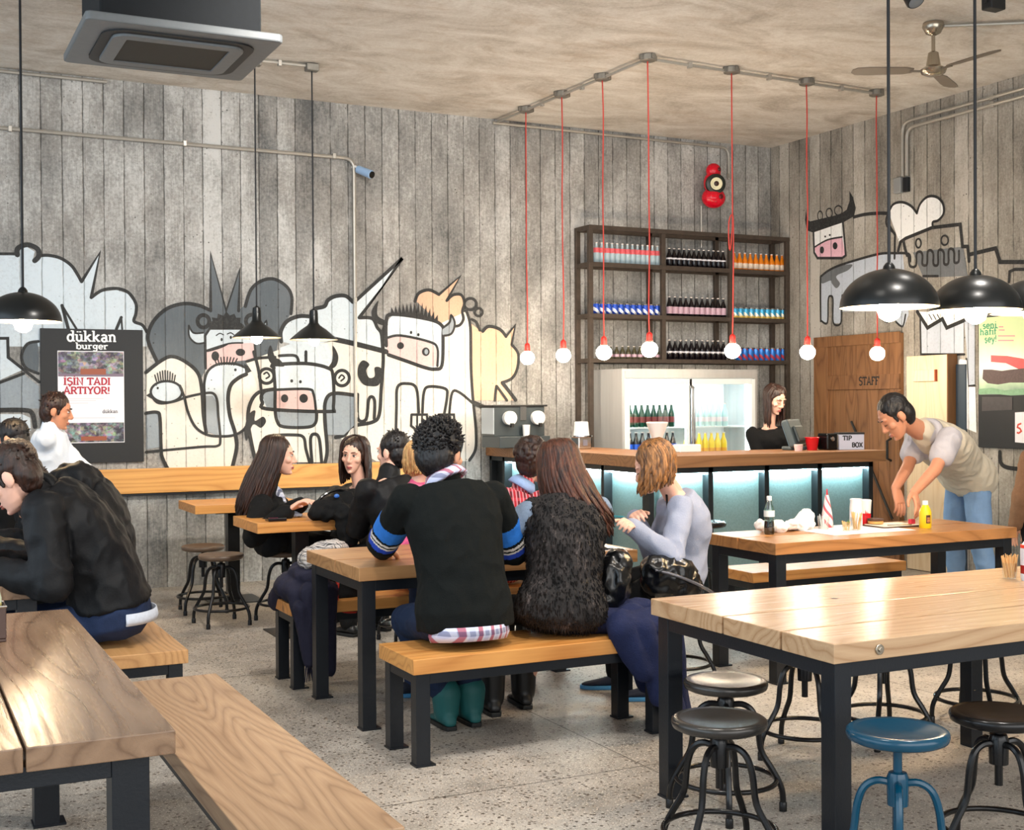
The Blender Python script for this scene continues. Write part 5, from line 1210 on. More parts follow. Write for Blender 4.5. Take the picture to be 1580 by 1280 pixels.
def person(label, heading, pelvis, chest, head, look=(0, 0, 0), hands=(None, None), poles=None, sex='m', s=1.0, skin='mid', top=None, bottom=None, shoes=None, hair=None,
           knees=None, ankles=None, sleeve='long', hem=.10, loose=.018, bend=.04, twist=0, palms=(None, None), curl=(.5, .5), face='down', vest=None, name='person', post=None, collar=None, stand=False, boots=0, fold=.007, brow=None, soles=None, legs=True, hipw=1.0, neck=True, seat=.0):
    th = math.radians(heading); fw = V((math.sin(th), math.cos(th), 0)); rt = V((fw.y, -fw.x, 0)); up = V((0, 0, 1))
    root = thing(name, label, 'person', (pelvis[0], pelvis[1], 0), None, -th)
    IM = Matrix.Rotation(th, 4, 'Z') @ Matrix.Translation(V((-pelvis[0], -pelvis[1], 0)))
    L = lambda p: IM @ V(p)
    P0, P1, HD = L(pelvis), L(chest), L(head); fem = sex == 'f'; w = s*(.90 if fem else 1.0)
    FW, RT = V((0, 1, 0)), V((1, 0, 0)); tw = math.radians(twist); SR = V((math.cos(tw), -math.sin(tw), 0))
    ax = (P1-P0).normalized(); back = ax.cross(RT)*-1.0
    ctrl = (P0+P1)/2-ax.cross(RT).normalized()*-bend*-1
    sp = lambda u: bez(P0, ctrl, P1, u)
    prof = [(-.16, .10, .075), (-.06, .168*hipw, .120), (.08, .172*hipw, .125), (.30, .146, .108), (.52, .152, .112), (.74, .172, .112), (.92, .168, .098), (1.02, .125, .08), (1.10, .065, .062)]
    if fem: prof = [(-.16, .10, .075), (-.06, .176*hipw, .120), (.08, .176*hipw, .122), (.32, .130, .096), (.55, .142, .118), (.74, .156, .118), (.92, .152, .092), (1.02, .112, .075), (1.10, .058, .056)]
    def torso(mb, inf, lo=-.16, hi=1.10):
        rs = []
        for u, a, b in prof:
            if u < lo-1e-6 or u > hi+1e-6: continue
            c = sp(u) if 0 <= u <= 1 else (P0+(sp(.05)-P0).normalized()*u*(P1-P0).length if u < 0 else P1+(P1-sp(.95)).normalized()*(u-1)*(P1-P0).length)
            t = (sp(min(1, max(u, .0)+.06))-sp(max(0, min(u, 1.0)-.06))).normalized(); k = min(max(u, 0), 1); r = (RT*(1-k)+SR*k).normalized(); r = (r-t*r.dot(t)).normalized(); d = t.cross(r)*-1.0
            rs.append([c+r*((a*w+inf)*math.copysign(abs(math.cos(q))**.85, math.cos(q)))+d*((b*s+inf)*math.copysign(abs(math.sin(q))**.85, math.sin(q))) for q in np.linspace(0, 2*PI, 29)[:-1]])
        mb.rings(rs)
    neckb = P1+(P1-sp(.9)).normalized()*.035*s
    sh = {}; el = {}; wr = {}; hp = {}; kn = {}; an = {}
    for k, sg in ((0, -1), (1, 1)):
        sh[k] = P1+SR*sg*.178*w-(P1-sp(.9)).normalized()*.035*s
        T_ = L(hands[k]) if hands[k] is not None else sh[k]+V((sg*.05, .12, -.52))*s
        pole = V(poles[k]) if poles and poles[k] is not None else V((sg*.5, -.5, -.7))
        el[k], wr[k] = ik(sh[k], T_, .295*s, .255*s, pole)
        hp[k] = P0+RT*sg*.092*w*hipw
        kn[k] = L(knees[k]) if knees else (V((hp[k].x+sg*.04, hp[k].y+.43*s, .505)) if not stand else V((hp[k].x+sg*.01, hp[k].y+.03, P0.z*.53)))
        an[k] = L(ankles[k]) if ankles else (V((kn[k].x, kn[k].y-.03, .085)) if not stand else V((hp[k].x+sg*.02, hp[k].y-.02, .085)))
    T = Matrix.Translation(HD) @ Matrix.Rotation(-math.radians(look[0]-heading), 4, 'Z') @ Matrix.Rotation(math.radians(look[1]), 4, 'X') @ Matrix.Rotation(math.radians(look[2]), 4, 'Y') @ Matrix.Scale(s*(.97 if fem else 1.02), 4)
    # --- body: one continuous skin
    mb = MB(); torso(mb, -.02); mb.caps(neckb-V((0, 0, .03)), T @ V((0, -.018, -.04)), .054*w, .050*w)
    for k in (0, 1):
        mb.caps(sh[k], el[k], .046*w, .038*w); mb.caps(el[k], wr[k], .039*w, .027*w)
        mb.caps(hp[k], kn[k], .07*w, .05*w); mb.caps(kn[k], an[k], .05*w, .034*w)
    b0 = remesh(mb, .013, 2, 'b0')
    mb = MB(); head_shapes(mb, T, fem); mb.caps(neckb-V((0, 0, .0)), T @ V((0, -.018, -.04)), .053*w, .050*w); b1 = remesh(mb, .005, 3, 'b1')
    mb = MB()
    for k, sg in ((0, -1), (1, 1)):
        d = (wr[k]-el[k]).normalized(); upv = V((0, 0, 1)) if palms[k] is None else V(palms[k][3:6]) if len(palms[k]) > 3 else V((0, 0, 1))
        if palms[k] is not None: d = V(palms[k][:3]).normalized()
        if abs(d.dot(upv.normalized())) > .95: upv = V((0, 1, .2))
        mb.caps(el[k].lerp(wr[k], .35), wr[k], .035*w, .026*w, 12); hand_shapes(mb, wr[k], d, upv, -sg, curl[k], s*(.93 if fem else 1.05))
    b2 = remesh(mb, .0042, 1, 'b2')
    me = mesh_join('body', [b0, b1, b2]); me.materials.append(M_SKIN[skin]); body = link('body', me, root, smooth='all')
    # --- top
    if top is not None:
        mats = top if isinstance(top, (list, tuple)) else [top]
        mb = MB(); torso(mb, loose, -hem/.5, 1.02)
        if neck: mb.caps(neckb-V((0, 0, .05)), neckb+(T @ V((0, -.018, -.06))-neckb)*.32, .072*w, .066*w)
        for k in (0, 1):
            r = loose*.75
            if sleeve != 'none': mb.caps(sh[k], el[k] if sleeve == 'long' else sh[k].lerp(el[k], .58), .053*w+r, .047*w+r if sleeve == 'long' else .054*w+r)
            else: mb.caps(sh[k]-SR*(1 if k else -1)*.02, sh[k]+V((0, 0, -.02)), .056*w+r)
            if sleeve == 'long': mb.caps(el[k], wr[k].lerp(el[k], .06), .047*w+r, .034*w+r*.8)
        me = remesh(mb, .006 if len(mats) > 2 else .0095, 3, 'top')
        crease(me, fold, 9, (1, 1, .8), sum(map(ord, label)) % 17)
        for m in mats: me.materials.append(m)
        if post: post(me, dict(sh=sh, el=el, wr=wr, P0=P0, P1=P1, sp=sp))
        link('top', me, root, smooth='all')
    if vest is not None: vest(dict(torso=torso, sh=sh, el=el, P0=P0, P1=P1, w=w, root=root, neckb=neckb, SR=SR, T=T, sp=sp))
    if collar is not None:
        mb = MB(); n = (T @ V((0, -.018, -.06))-neckb).normalized(); u = n.cross(FW).normalized(); v = n.cross(u)
        mb.rings([[neckb+n*h+(u*math.cos(a)+v*math.sin(a))*rr*w for a in np.linspace(0, 2*PI, 25)[:-1]] for h, rr in ((.0, .078), (.035, .07), (.062, .066), (.03, .09), (.005, .098))], closed=True)
        mb.build('collar', collar, root, smooth='all')
    # --- trousers
    if bottom is not None:
        mb = MB()
        rs = []
        torso(mb, .002+seat*.3, -.16, .08 if seat else .0)
        for k in (0, 1): mb.caps(hp[k], kn[k], .088*w, .068*w); mb.caps(kn[k], an[k]+V((0, 0, boots*.6)), .066*w, .05*w); mb.caps(hp[k]-V((0, .01, 0)), hp[k], .078*w, .09*w)
        me = remesh(mb, .011, 2, 'trousers'); crease(me, .005, 8, (1, 1, 1), 3.3); me.materials.append(bottom); link('trousers', me, root, smooth='all')
    if shoes is not None:
        for k in (0, 1):
            tv = (an[k]-kn[k]); d = V((0, 1, 0)); shoe(root, shoes, an[k], d, soles, boots, 'boot' if boots else 'shoe')
    if hair:
        kind, mat, kw = hair
        if kind == 'short': short_hair(T, root, mat, **kw)
        else: long_hair(T, root, mat, **kw)
    if face: face_parts(T, root, M_SKIN[skin], face, brow or M_BROW, M_LIP if fem else plain('lips_m', (170, 104, 92), .5))
    return root, dict(T=T, sh=sh, el=el, wr=wr, P0=P0, P1=P1, sp=sp, w=w, L=L, neckb=neckb)
def at_(px, py, Y, z=None):
    q = aty(px, py, Y)
    if z is not None: q.z = z
    return q
M_DENIM = cloth('denim', (34, 48, 78), .8, .3, 30); M_DENIML = cloth('washed_denim', (112, 142, 178), .8, .35, 9); M_BLK = cloth('black_cloth', (12, 13, 15)); M_BLKJ = cloth('black_jacket', (15, 16, 19), .6, .3, 20, .15, 90)
M_NAVY = cloth('navy_cloth', (24, 32, 58)); M_SHOEB = plain('black_shoe', (18, 18, 20), .4); M_SHOEN = plain('navy_suede', (28, 32, 48), .8); M_SOLEB = plain('blue_sole', (70, 140, 190), .5)
# ---- man in the black sweater, seen from behind
M_SWB = cloth('black_knit', (8, 13, 13), .9, .2, 200, .35, 260); M_SBLUE = cloth('bright_blue_knit', (44, 116, 204)); M_SWHITE = cloth('white_knit', (222, 214, 206)); M_SDBLUE = cloth('royal_blue_knit', (36, 66, 168))
def stripes(me, d):
    bands = [(.60, .80, 1), (.835, .87, 2), (.89, .915, 2), (.915, .975, 3)]
    sh, el, wr = d['sh'], d['el'], d['wr']
    for p in me.polygons:
        c = p.center
        for k in (0, 1):
            ax = el[k]-sh[k]; u = (c-sh[k]).dot(ax)/ax.length_squared; q = sh[k]+ax*u
            if (c-q).length < .098 and (c.x-d['P1'].x)*(1 if k else -1) > .12:
                v = .25+u*.75
                for a, b, m in bands:
                    if a <= v < b: p.material_index = m
hem_plaid = plaid('plaid_shirt', (190, 196, 226), (168, 30, 48), (34, 40, 84), 24)
bm, J = person('person from behind in a black sweater with blue and white sleeve stripes', 4, (2.235, 5.0, .565), at_(692, 758, 5.13), at_(681, 700, 5.2), (52, -8, 0),
   hands=((2.10, 5.64, .81), (2.46, 5.47, .81)), poles=((-.75, -.1, -.85), (1, -.7, -.6)), s=1.10, skin='mid', top=[M_SWB, M_SBLUE, M_SWHITE, M_SDBLUE], bottom=cloth('dark_denim', (26, 40, 66), .8, .3, 30), shoes=plain('teal_boot', (24, 92, 92), .6), boots=.075,
   hair=('short', H_BLACK, dict(spiky=900, seed=3, big=1.13)), post=stripes, collar=hem_plaid, hem=.055, bend=.06, loose=.026, face='open', ankles=((2.30, 5.36, .085), (2.43, 5.37, .085)), knees=((2.13, 5.42, .5), (2.40, 5.43, .5)), fold=.006)
mb = MB(); rs = []
for z, ex in ((.478, .016), (.505, .026), (.54, .022)):
    rs.append([V((.0+(.148*1.1+ex)*math.cos(a), -.025+(.125*1.1+ex)*math.sin(a), z+.018*math.sin(a)*-1)) for a in np.linspace(PI*1.06, PI*1.94, 22)])
vs = [p for r_ in rs for p in r_]; nn = 22; mb.add(vs, [(a*nn+i, a*nn+i+1, (a+1)*nn+i+1, (a+1)*nn+i) for a in (0, 1) for i in range(nn-1)])
o = mb.build('shirt_tail', hem_plaid, bm, smooth='all'); m_ = o.modifiers.new('t', 'SOLIDIFY'); m_.thickness = .006
# ---- woman in the fur vest
def furm():
    t = NT('dark_fur'); p = t.co(); n = t.noise(t.mapping(p, scale=(1, 1, .3)), 60, 4, .75); b = t.noise(t.mapping(p, scale=(1, 1, .45)), 9, 4, .7)
    c = t.ramp(t.math('ADD', t.math('MULTIPLY', n, .5), t.math('MULTIPLY', b, .5)), [(.40, lin(14, 13, 14)), (.56, lin(44, 38, 37)), (.7, lin(118, 106, 102))]); t.bump(n, .9, .012); return t.fin(c, .8)
M_FUR = furm(); M_GSL = cloth('blue_grey_knit', (122, 138, 160), .85, .25, 120)
def furvest(d):
    mb = MB(); d['torso'](mb, .034, -.16, 1.02); mb.caps(d['sp'](.15), d['sp'](.6), .155*d['w'], .16*d['w'])
    for k in (0, 1): mb.caps(d['sh'][k]-d['SR']*(1 if k else -1)*.03, d['sh'][k]-d['SR']*(1 if k else -1)*.012+V((0, 0, -.03)), .076*d['w'])
    me = remesh(mb, .009, 2, 'vest'); crease(me, .008, 22, (1, 1, .5), 2); rnd = random.Random(5); n0 = len(me.vertices)
    me.update(); vs = [v.co.copy() for v in me.vertices]; fs = [tuple(p.vertices) for p in me.polygons]; nr = [v.normal.copy() for v in me.vertices]
    for i in rnd.sample(range(n0), min(3600, n0)):   # short tufts of pile
        p = vs[i]; u = nr[i].cross(V((0, 0, 1)))
        if u.length < .1: continue
        u.normalize(); tip = p+nr[i]*.007+V((rnd.uniform(-.004, .004), 0, -.018)); k = len(vs); vs += [p+u*.004, p-u*.004, p+nr[i]*.006, tip]; fs += [(k, k+1, k+3), (k+1, k+2, k+3), (k+2, k, k+3)]
    m2 = bpy.data.meshes.new('vest'); m2.from_pydata(vs, [], fs); m2.materials.append(M_FUR); link('fur_vest', m2, d['root'], smooth='all')
person('person from behind with long chestnut hair in a dark fur vest, beside the striped sweater', 10, (2.72, 5.02, .555), at_(872, 778, 5.13), at_(862, 722, 5.2), (4, -14, -6),
   hands=((2.54, 5.50, .80), (2.86, 5.60, .80)), poles=((-1, -.5, -.6), (.8, -.2, -.6)), sex='f', s=1.06, skin='fair', top=M_GSL, bottom=M_BLK, shoes=M_SHOEB, boots=.16, vest=furvest, hem=.05, hipw=1.02,
   hair=('long', H_CHEST, dict(L=.36, n=180, seed=8, sweep=(.12, -.03, 0), push=.02, back=.05, front=50)), face='open', ankles=((2.60, 5.50, .085), (2.80, 5.56, .085)))
# ---- woman in the grey sweater
M_GREY = cloth('grey_sweater', (150, 157, 178), .9, .12, 160, .3, 240)
gw, JG = person('person in a pale grey sweater with golden brown hair, turned to the table end', -60, (3.74, 5.60, .60), at_(1043, 768, 5.55), at_(1008, 720, 5.5), (-52, -26, 0),
   hands=(at_(972, 812, 5.36, .885), at_(978, 806, 5.62, .905)), poles=((-.4, -.3, -.9), (.4, -.3, -.9)), sex='f', s=1.03, skin='fair', top=M_GREY, bottom=M_BLK, shoes=M_SHOEN, soles=M_SOLEB, hem=.10, loose=.02, bend=.075, neck=False,
   hair=('long', H_GOLD, dict(L=.165, n=190, seed=4, sweep=(.015, .02, 0), push=.016, front=55, wave=.012, vol=1.06)), palms=((-.9, .1, .25, -.2, -.5, .8), (-.9, -.1, .2, .2, .5, .8)), curl=(.75, .75), face='down',
   knees=((3.38, 5.42, .53), (3.36, 5.66, .53)), ankles=((3.42, 5.38, .085), (3.40, 5.68, .085)))
# ---- red plaid
person('person in a red plaid shirt with dark curly hair, half hidden by the fur vest', 62, (3.18, 6.60, .555), at_(800, 762, 6.55), at_(822, 712, 6.55), (50, -6, 0), hands=((3.2, 6.3, .80), (3.4, 6.25, .80)), sex='f', s=1.0, skin='fair', top=plaid('red_plaid', (178, 28, 44), (44, 20, 28), (206, 60, 74), 30), bottom=M_BLK, shoes=M_SHOEB,
   collar=cloth('blue_collar', (150, 176, 220)), hair=('short', H_DARK, dict(spiky=240, curly=1, seed=6, big=1.12)), face='open')
# ---- blonde with pink scarf
bl, JB = person('person with fair hair and a pink scarf, half hidden by the striped sweater', 88, (2.66, 6.62, .555), at_(642, 772, 6.6), at_(655, 712, 6.6), (100, -4, 0), hands=((2.62, 6.25, .80), (2.55, 6.15, .80)), sex='f', s=.98, skin='fair', top=cloth('pink_coat', (226, 96, 142)), bottom=M_DENIM, shoes=M_SHOEN, soles=M_SOLEB,
   hair=('long', H_BLOND, dict(L=.10, n=90, seed=14, push=.0, front=75)), face='open', collar=cloth('pink_scarf', (232, 120, 160)), ankles=((2.40, 6.02, .085), (2.60, 6.05, .085)), knees=((2.52, 6.2, .53), (2.74, 6.2, .53)))
# ---- man at the pedestal table seen from behind
person('person from behind in a black jacket with short dark hair at the pedestal table', -20, (2.93, 7.42, .56), at_(600, 746, 7.5), at_(606, 698, 7.55), (-30, -4, 0), hands=((2.74, 7.86, .80), (2.90, 7.92, .80)), poles=((-.3, -.1, -1), (.6, -.2, -.8)), s=1.06, skin='fair', top=M_BLKJ, bottom=M_BLK, shoes=M_SHOEB, loose=.03, hair=('short', H_BLACK, dict(spiky=60, seed=9, big=1.0)), face='open')
# ---- woman facing us
def vneck(d): pass
w7, J7 = person('person facing us in a black jacket over a pale top, long dark hair', 205, (3.06, 8.74, .565), at_(556, 756, 8.66), at_(546, 702, 8.6), (220, -6, -4), hands=((2.98, 8.16, .79), (2.70, 8.24, .80)), neck=False, sex='f', s=1.08, skin='fair', top=M_BLKJ, bottom=M_BLK, shoes=M_SHOEB, loose=.024,
   hair=('long', H_DARK, dict(L=.24, n=190, seed=21, push=.008, front=72, vol=1.05)), face='open', curl=(.6, .9))
mb = MB(); d_ = V((0, 1, 0)); c = J7['P1']
mb.rings([[c+V((x, y, z)) for x, y, z in ((-.05, .085, .02), (.05, .085, .02), (.03, .125, -.20), (-.03, .125, -.20))], [c+V((x, y, z)) for x, y, z in ((-.05, .115, .0), (.05, .115, .0), (.032, .148, -.20), (-.032, .148, -.20))]]); mb.build('pale_blouse', cloth('lilac_cloth', (178, 184, 214)), w7, bevel=.01)
# ---- woman with long dark hair, in profile
w6, J6 = person('person in black with very long dark hair, in profile at the pedestal table', 112, (2.42, 8.60, .57), at_(408, 768, 8.52), at_(431, 703, 8.44), (108, -4, 0), hands=((2.45, 8.12, .83), (2.34, 8.05, .80)), sex='f', s=1.10, skin='fair', top=M_BLK, bottom=M_BLK, shoes=M_SHOEB, loose=.03,
   hair=('long', H_DARK, dict(L=.46, n=230, seed=31, sweep=(-.01, -.07, 0), push=.02, back=.075, front=58, vol=1.06)), face='open', curl=(.4, .4))
MB().tube(smoothpath([J6['neckb']+V(p) for p in ((-.06, .03, .04), (-.05, .09, .0), (-.02, .125, -.1), (-.0, .15, -.26), (.02, .16, -.34))], 5), [.03]*16+[.024]*5, 10).build('scarf', plaid('blue_check_scarf', (190, 196, 214), (40, 44, 74), (70, 80, 120), 26), w6, smooth='all')
# ---- man in the black jacket, big in the corner
def hood(d):
    pass
m4, J4 = person('person in a black jacket and jeans bent over the pink magazine, short dark hair', -74, (.885, 5.80, .575), at_(70, 772, 5.84), at_(18, 738, 5.74), (-66, -34, 0), hands=((.40, 5.72, .80), (.40, 6.02, .80)), poles=((-.3, -.2, -.9), (.3, -.2, -.9)), s=1.08, skin='fair', top=M_BLKJ, bottom=M_DENIM, shoes=M_SHOEB, loose=.038, hem=.012, seat=.1, bend=.12, fold=.011,
   hair=('short', H_DARK, dict(spiky=70, seed=41)), face='down', collar=M_BLKJ)
mb = MB(); rs = []
for z, ex in ((.548, .036), (.566, .041), (.60, .034)):
    rs.append([V(((.17*1.08+ex)*math.cos(a), -.02+(.125*1.08+ex)*math.sin(a), z)) for a in np.linspace(PI*1.12, PI*1.72, 22)])
vs = [p for r_ in rs for p in r_]; mb.add(vs, [(a*22+i, a*22+i+1, (a+1)*22+i+1, (a+1)*22+i) for a in (0, 1) for i in range(21)])
o = mb.build('shirt_tail', cloth('pale_shirt', (206, 212, 224)), m4, smooth='all'); o.modifiers.new('t', 'SOLIDIFY').thickness = .006
# ---- hooded neighbour
m5, J5 = person('person in a black hooded coat on the bench, behind the man in the black jacket', -76, (.95, 6.75, .565), at_(118, 762, 6.62), at_(36, 748, 6.46), (-74, -34, 0), hands=((.45, 6.6, .80), (.45, 6.9, .80)), s=1.10, skin='mid', top=M_BLKJ, bottom=M_BLK, shoes=M_SHOEB, loose=.05, bend=.12, fold=.010, hair=('short', H_DARK, dict(spiky=60, seed=43)), face=None)
mb = MB(); c = J5['neckb']; rs = []
for k, (dy, dz, rx, rz) in enumerate(((.10, .02, .09, .05), (.04, .03, .13, .085), (-.05, .03, .14, .10), (-.12, .0, .11, .085), (-.16, -.03, .05, .05))):
    rs.append([c+V((rx*math.cos(a), dy, dz+rz*math.sin(a))) for a in np.linspace(0, 2*PI, 21)[:-1]])
mb.rings(rs); me = remesh(mb, .010, 2, 'hood'); crease(me, .012, 10, (1, 1, 1), 5); me.materials.append(M_BLKJ); link('hood', me, m5, smooth='all')
# ---- further heads at the edge
person('person with ash brown curls at the far end of the same bench', -80, (.90, 7.32, .565), at_(46, 772, 7.3), at_(22, 722, 7.25), (-78, -22, 0), hands=((.5, 7.2, .80), (.45, 7.45, .80)), s=.98, skin='fair', top=M_BLK, bottom=M_BLK, shoes=M_SHOEB, hair=('short', H_CURL, dict(spiky=260, curly=1, seed=51, big=1.08)), face=None)
stool_at('screw stool under the person with black hair near the poster', .62, 8.52, .1, s3)
person('person with short black hair seated by the wall below the poster', -30, (.62, 8.52, .575), at_(12, 724, 8.5), at_(16, 678, 8.5), (-62, -6, 0), hands=((.3, 8.85, .78), (.55, 8.9, .78)), s=1.0, skin='mid', top=M_BLK, bottom=M_BLK, shoes=M_SHOEB, hair=('short', H_BLACK, dict(spiky=40, seed=53, big=1.02)), face=None)
# ---- waiter walking past the poster
person('person in a white shirt walking past the burger poster', 104, (1.02, 9.10, .885), at_(78, 668, 9.05), at_(88, 634, 9.0), (104, -12, 0), hands=(at_(160, 748, 8.9), at_(60, 760, 9.3)), poles=((-.3, -.8, -.4), (.3, -.8, -.4)), s=.96, skin='tan', top=cloth('white_shirt', (226, 236, 250), .8, .05), bottom=M_BLK, shoes=M_SHOEB, stand=True,
   knees=((1.14, 8.98, .47), (1.0, 9.2, .47)), ankles=((1.22, 8.94, .085), (.82, 9.22, .10)), hair=('short', H_DARK, dict(spiky=80, seed=61, big=1.04)), face='open')
# ---- barista
person('person with long brown hair in a black top behind the counter', 196, (6.86, 8.80, .985), at_(1187, 662, 8.80), at_(1196, 616, 8.72), (172, -24, 0), hands=((6.96, 8.50, 1.02), (6.66, 8.52, 1.02)), poles=((.2, -.3, -1), (-.2, -.3, -1)), sex='f', s=1.0, skin='fair', top=M_BLK, bottom=M_BLK, shoes=M_SHOEB, stand=True, loose=.012, bend=.02, neck=False,
   hair=('long', H_DARK, dict(L=.26, n=130, seed=71, push=.0, front=66)), face='down')
# ---- bending man in the polo shirt
M_POLO = cloth('beige_polo', (196, 186, 168), .8, .10, 150, .2, 260); M_POLOG = cloth('grey_polo', (182, 178, 184), .8, .08, 150, .2, 260)
def polo(me, d):
    for p in me.polygons:
        c = p.center
        for k in (0, 1):
            ax = d['el'][k]-d['sh'][k]; u = (c-d['sh'][k]).dot(ax)/ax.length_squared; q = d['sh'][k]+ax*max(u, 0)
            if u > -.35 and (c-q).length < .105: p.material_index = 1
pm, JP = person('person in a beige polo shirt and washed jeans bending over the table', -76, (6.58, 6.33, .985), at_(1437, 672, 6.08), at_(1381, 642, 5.98), (-66, -40, 0), hands=(at_(1402, 772, 5.72), at_(1374, 770, 5.98)), poles=((-.25, .2, -.3), (.35, -.5, -.5)), s=1.06, skin='tan', top=[M_POLO, M_POLOG], bottom=M_DENIML, shoes=M_SHOEB, stand=True, sleeve='short', loose=.02, hem=.075, bend=.035, fold=.009, post=polo, collar=M_POLOG,
   palms=((-.62, .12, -.72, .1, -.55, .8), (-.35, -.1, -.92, -.8, -.3, .4)), curl=((.25, .35, .45, .55), (.3, .35, .4, .5)), hair=('short', H_BLACK, dict(spiky=0, seed=81, big=1.0)), face='down', knees=((6.56, 6.20, .52), (6.60, 6.48, .52)), ankles=((6.66, 6.16, .085), (6.68, 6.50, .085)))
mb = MB(); mb.rings([[JP['P0']+V((.0, .01, -.03))+V((.205*math.cos(a), .0+.15*math.sin(a), .006*math.sin(a)+h)) for a in np.linspace(0, 2*PI, 33)[:-1]] for h in (0, .034)], cap=False); o = mb.build('belt', plain('brown_belt', (44, 30, 24), .5), pm, smooth='all'); o.modifiers.new('t', 'SOLIDIFY').thickness = .004
# ---- someone passing at the picture edge
person('person with dark hair in a brown jacket, cut off by the picture edge', 15, (7.80, 6.75, .90), at_(1622, 700, 6.7), at_(1612, 655, 6.7), (0, -4, 0), s=.98, skin='mid', top=cloth('brown_jacket', (136, 100, 74)), bottom=M_BLK, shoes=M_SHOEB, stand=True, loose=.03, hair=('short', H_DARK, dict(spiky=40, seed=91)), face=None)
# ================================================================== SMALL THINGS
def lump(shapes, vox, mat, name, root, cr=None, sm=2):
    mb = MB(); shapes(mb); me = remesh(mb, vox, sm, name)
    if cr: crease(me, *cr)
    me.materials.append(mat); return link(name, me, root, smooth='all')
# ---- on the counter
q = aty(797, 650, 10.08); r = thing('drinks_machine', 'black slush machine with two white round drums at the wall end of the counter', 'drinks machine', (q.x, 10.08, 1.10))
MB().box(-.25, .25, -.17, .2, 0, .10).build('drip_base', plain('slate_plastic', (52, 62, 66), .4), r, bevel=.006)
MB().box(-.25, .25, -.06, .2, .10, .36).build('housing', plain('slate_plastic', (52, 62, 66), .4), r, bevel=.004)
MB().box(-.27, .27, -.08, .21, .36, .376).build('lid', M_BLACK, r, bevel=.003)
MB().box(-.256, -.25, -.06, .19, .12, .35).build('side_plate', plain('pale_steel_plate', (196, 206, 214), .35, .4), r)
for x in (-.11, .17):
    d = MB(); d.lathe([(.062, 0), (.062, .05), (.04, .06), (.004, .062)], n=24, M=Matrix.Rotation(PI/2, 3, 'X')); o = d.build('drum', M_WHITE, r, loc=(x, -.06, .26), smooth=True)
    MB().box(-.012, .012, -.09, -.06, -.08, -.045).build('tap', M_BLACK, o)
MB().box(.0, .06, -.075, -.06, .24, .36).build('chrome_front', M_CHROME, r)
cu = thing('paper_cup', 'white paper cup standing in the slush machine', 'cup', (q.x+.035, 10.0-.04, 1.20)); MB().lathe([(.028, 0), (.036, .10), (.033, .10), (.025, .004)], n=20).build('cup', M_WHITE, cu, smooth=True)
q = aty(897, 660, 9.35); r = thing('blender', 'white blender jug on a chrome base on the counter', 'blender', (q.x, 9.35, 1.10))
MB().box(-.065, .065, -.065, .065, 0, .105).build('base', M_CHROME, r, bevel=.01); MB().box(-.02, .02, -.07, -.064, .03, .08).build('switch_plate', plain('switch_grey', (110, 108, 120), .4), r)
MB().lathe([(.095, .105), (.095, .115)], n=24).build('collar', M_CHROME, r); MB().lathe([(.068, .116), (.058, .225), (.05, .232), (.004, .234)], n=24).build('jug', M_WHITE, r, smooth=True); MB().box(.066, .10, -.012, .012, .04, .09).build('lever', M_BLACK, r, bevel=.004)
q = aty(1014, 660, 8.28); r = thing('cup_stack', 'stack of striped paper cups with a white one on top, beside the fridge', 'paper cups', (q.x, 8.28, 1.10))
MB().lathe([(.03, 0), (.045, .11), (.004, .112)], n=22).build('cups', plain('striped_cups', (206, 176, 170), .5, nz=.4, nscale=40, stretch=(1, 1, 6)), r, smooth=True)
MB().lathe([(.04, .112), (.085, .235), (.08, .24), (.004, .235)], n=24).build('top_cup', M_WHITE, r, smooth=True)
q = aty(1060, 680, 8.30); r = thing('napkin_pile', 'pile of white napkins lying on the counter in front of the fridge', 'napkins', (q.x, 8.3, 1.10))
MB().box(-.10, .10, -.05, .05, 0, .06).build('pile', M_WHITE, r, bevel=.006)
q = aty(1226, 670, 8.16); r = thing('till_screen', 'dark till monitor tilted back on the counter in front of the woman in black', 'monitor', (q.x, 8.16, 1.10))
M_TILL = plain('till_grey', (70, 82, 86), .4, nz=.1); mb = MB(); mb.T = Matrix.Rotation(math.radians(28), 4, 'Z') @ Matrix.Translation((0, 0, .135)) @ Matrix.Rotation(math.radians(-20), 4, 'X')
mb.box(-.13, .13, -.03, .03, -.115, .115); mb.build('case', M_TILL, r, bevel=.014)
mb2 = MB(); mb2.T = mb.T; mb2.box(-.085, .085, -.055, -.03, -.09, .05); mb2.build('rear_hump', plain('till_dark', (48, 58, 60), .45), r, bevel=.012)
m3 = MB(); m3.T = mb.T; m3.box(-.118, .118, .0305, .033, -.10, .10); m3.build('screen', plain('till_screen_glow', (120, 150, 170), .2), r)
MB().box(-.08, .08, -.06, .07, 0, .03).build('foot', M_TILL, r, bevel=.01)
def cup(name, label, cat, x, y, z, r0, r1, h, mat, ribs=0):
    r = thing(name, label, cat, (x, y, z)); MB().lathe([(r0, 0), (r1, h*.97), (r1+.002, h), (r1-.003, h), (r0-.003, .004), (.002, .003)], n=28, cap=False).build('cup', mat, r, smooth=True)
    MB().lathe([(r1+.001, h*.93), (r1+.005, h*.965), (r1+.001, h)], n=28, cap=False).build('rim', mat, r, smooth=True); return r
q = aty(1253, 680, 8.05); cup('tip_cup', 'red plastic cup on the counter in front of the till', 'cup', q.x, 8.05, 1.10, .040, .056, .105, M_RED)
q = aty(1232, 685, 7.98); r = thing('sugar_pot', 'small white and pink pot of sachets beside the red cup', 'pot', (q.x, 7.98, 1.10)); MB().lathe([(.03, 0), (.036, .05), (.03, .052), (.002, .05)], n=18).build('pot', plain('pot_pink', (226, 190, 188), .5, nz=.3, nscale=50), r, smooth=True)
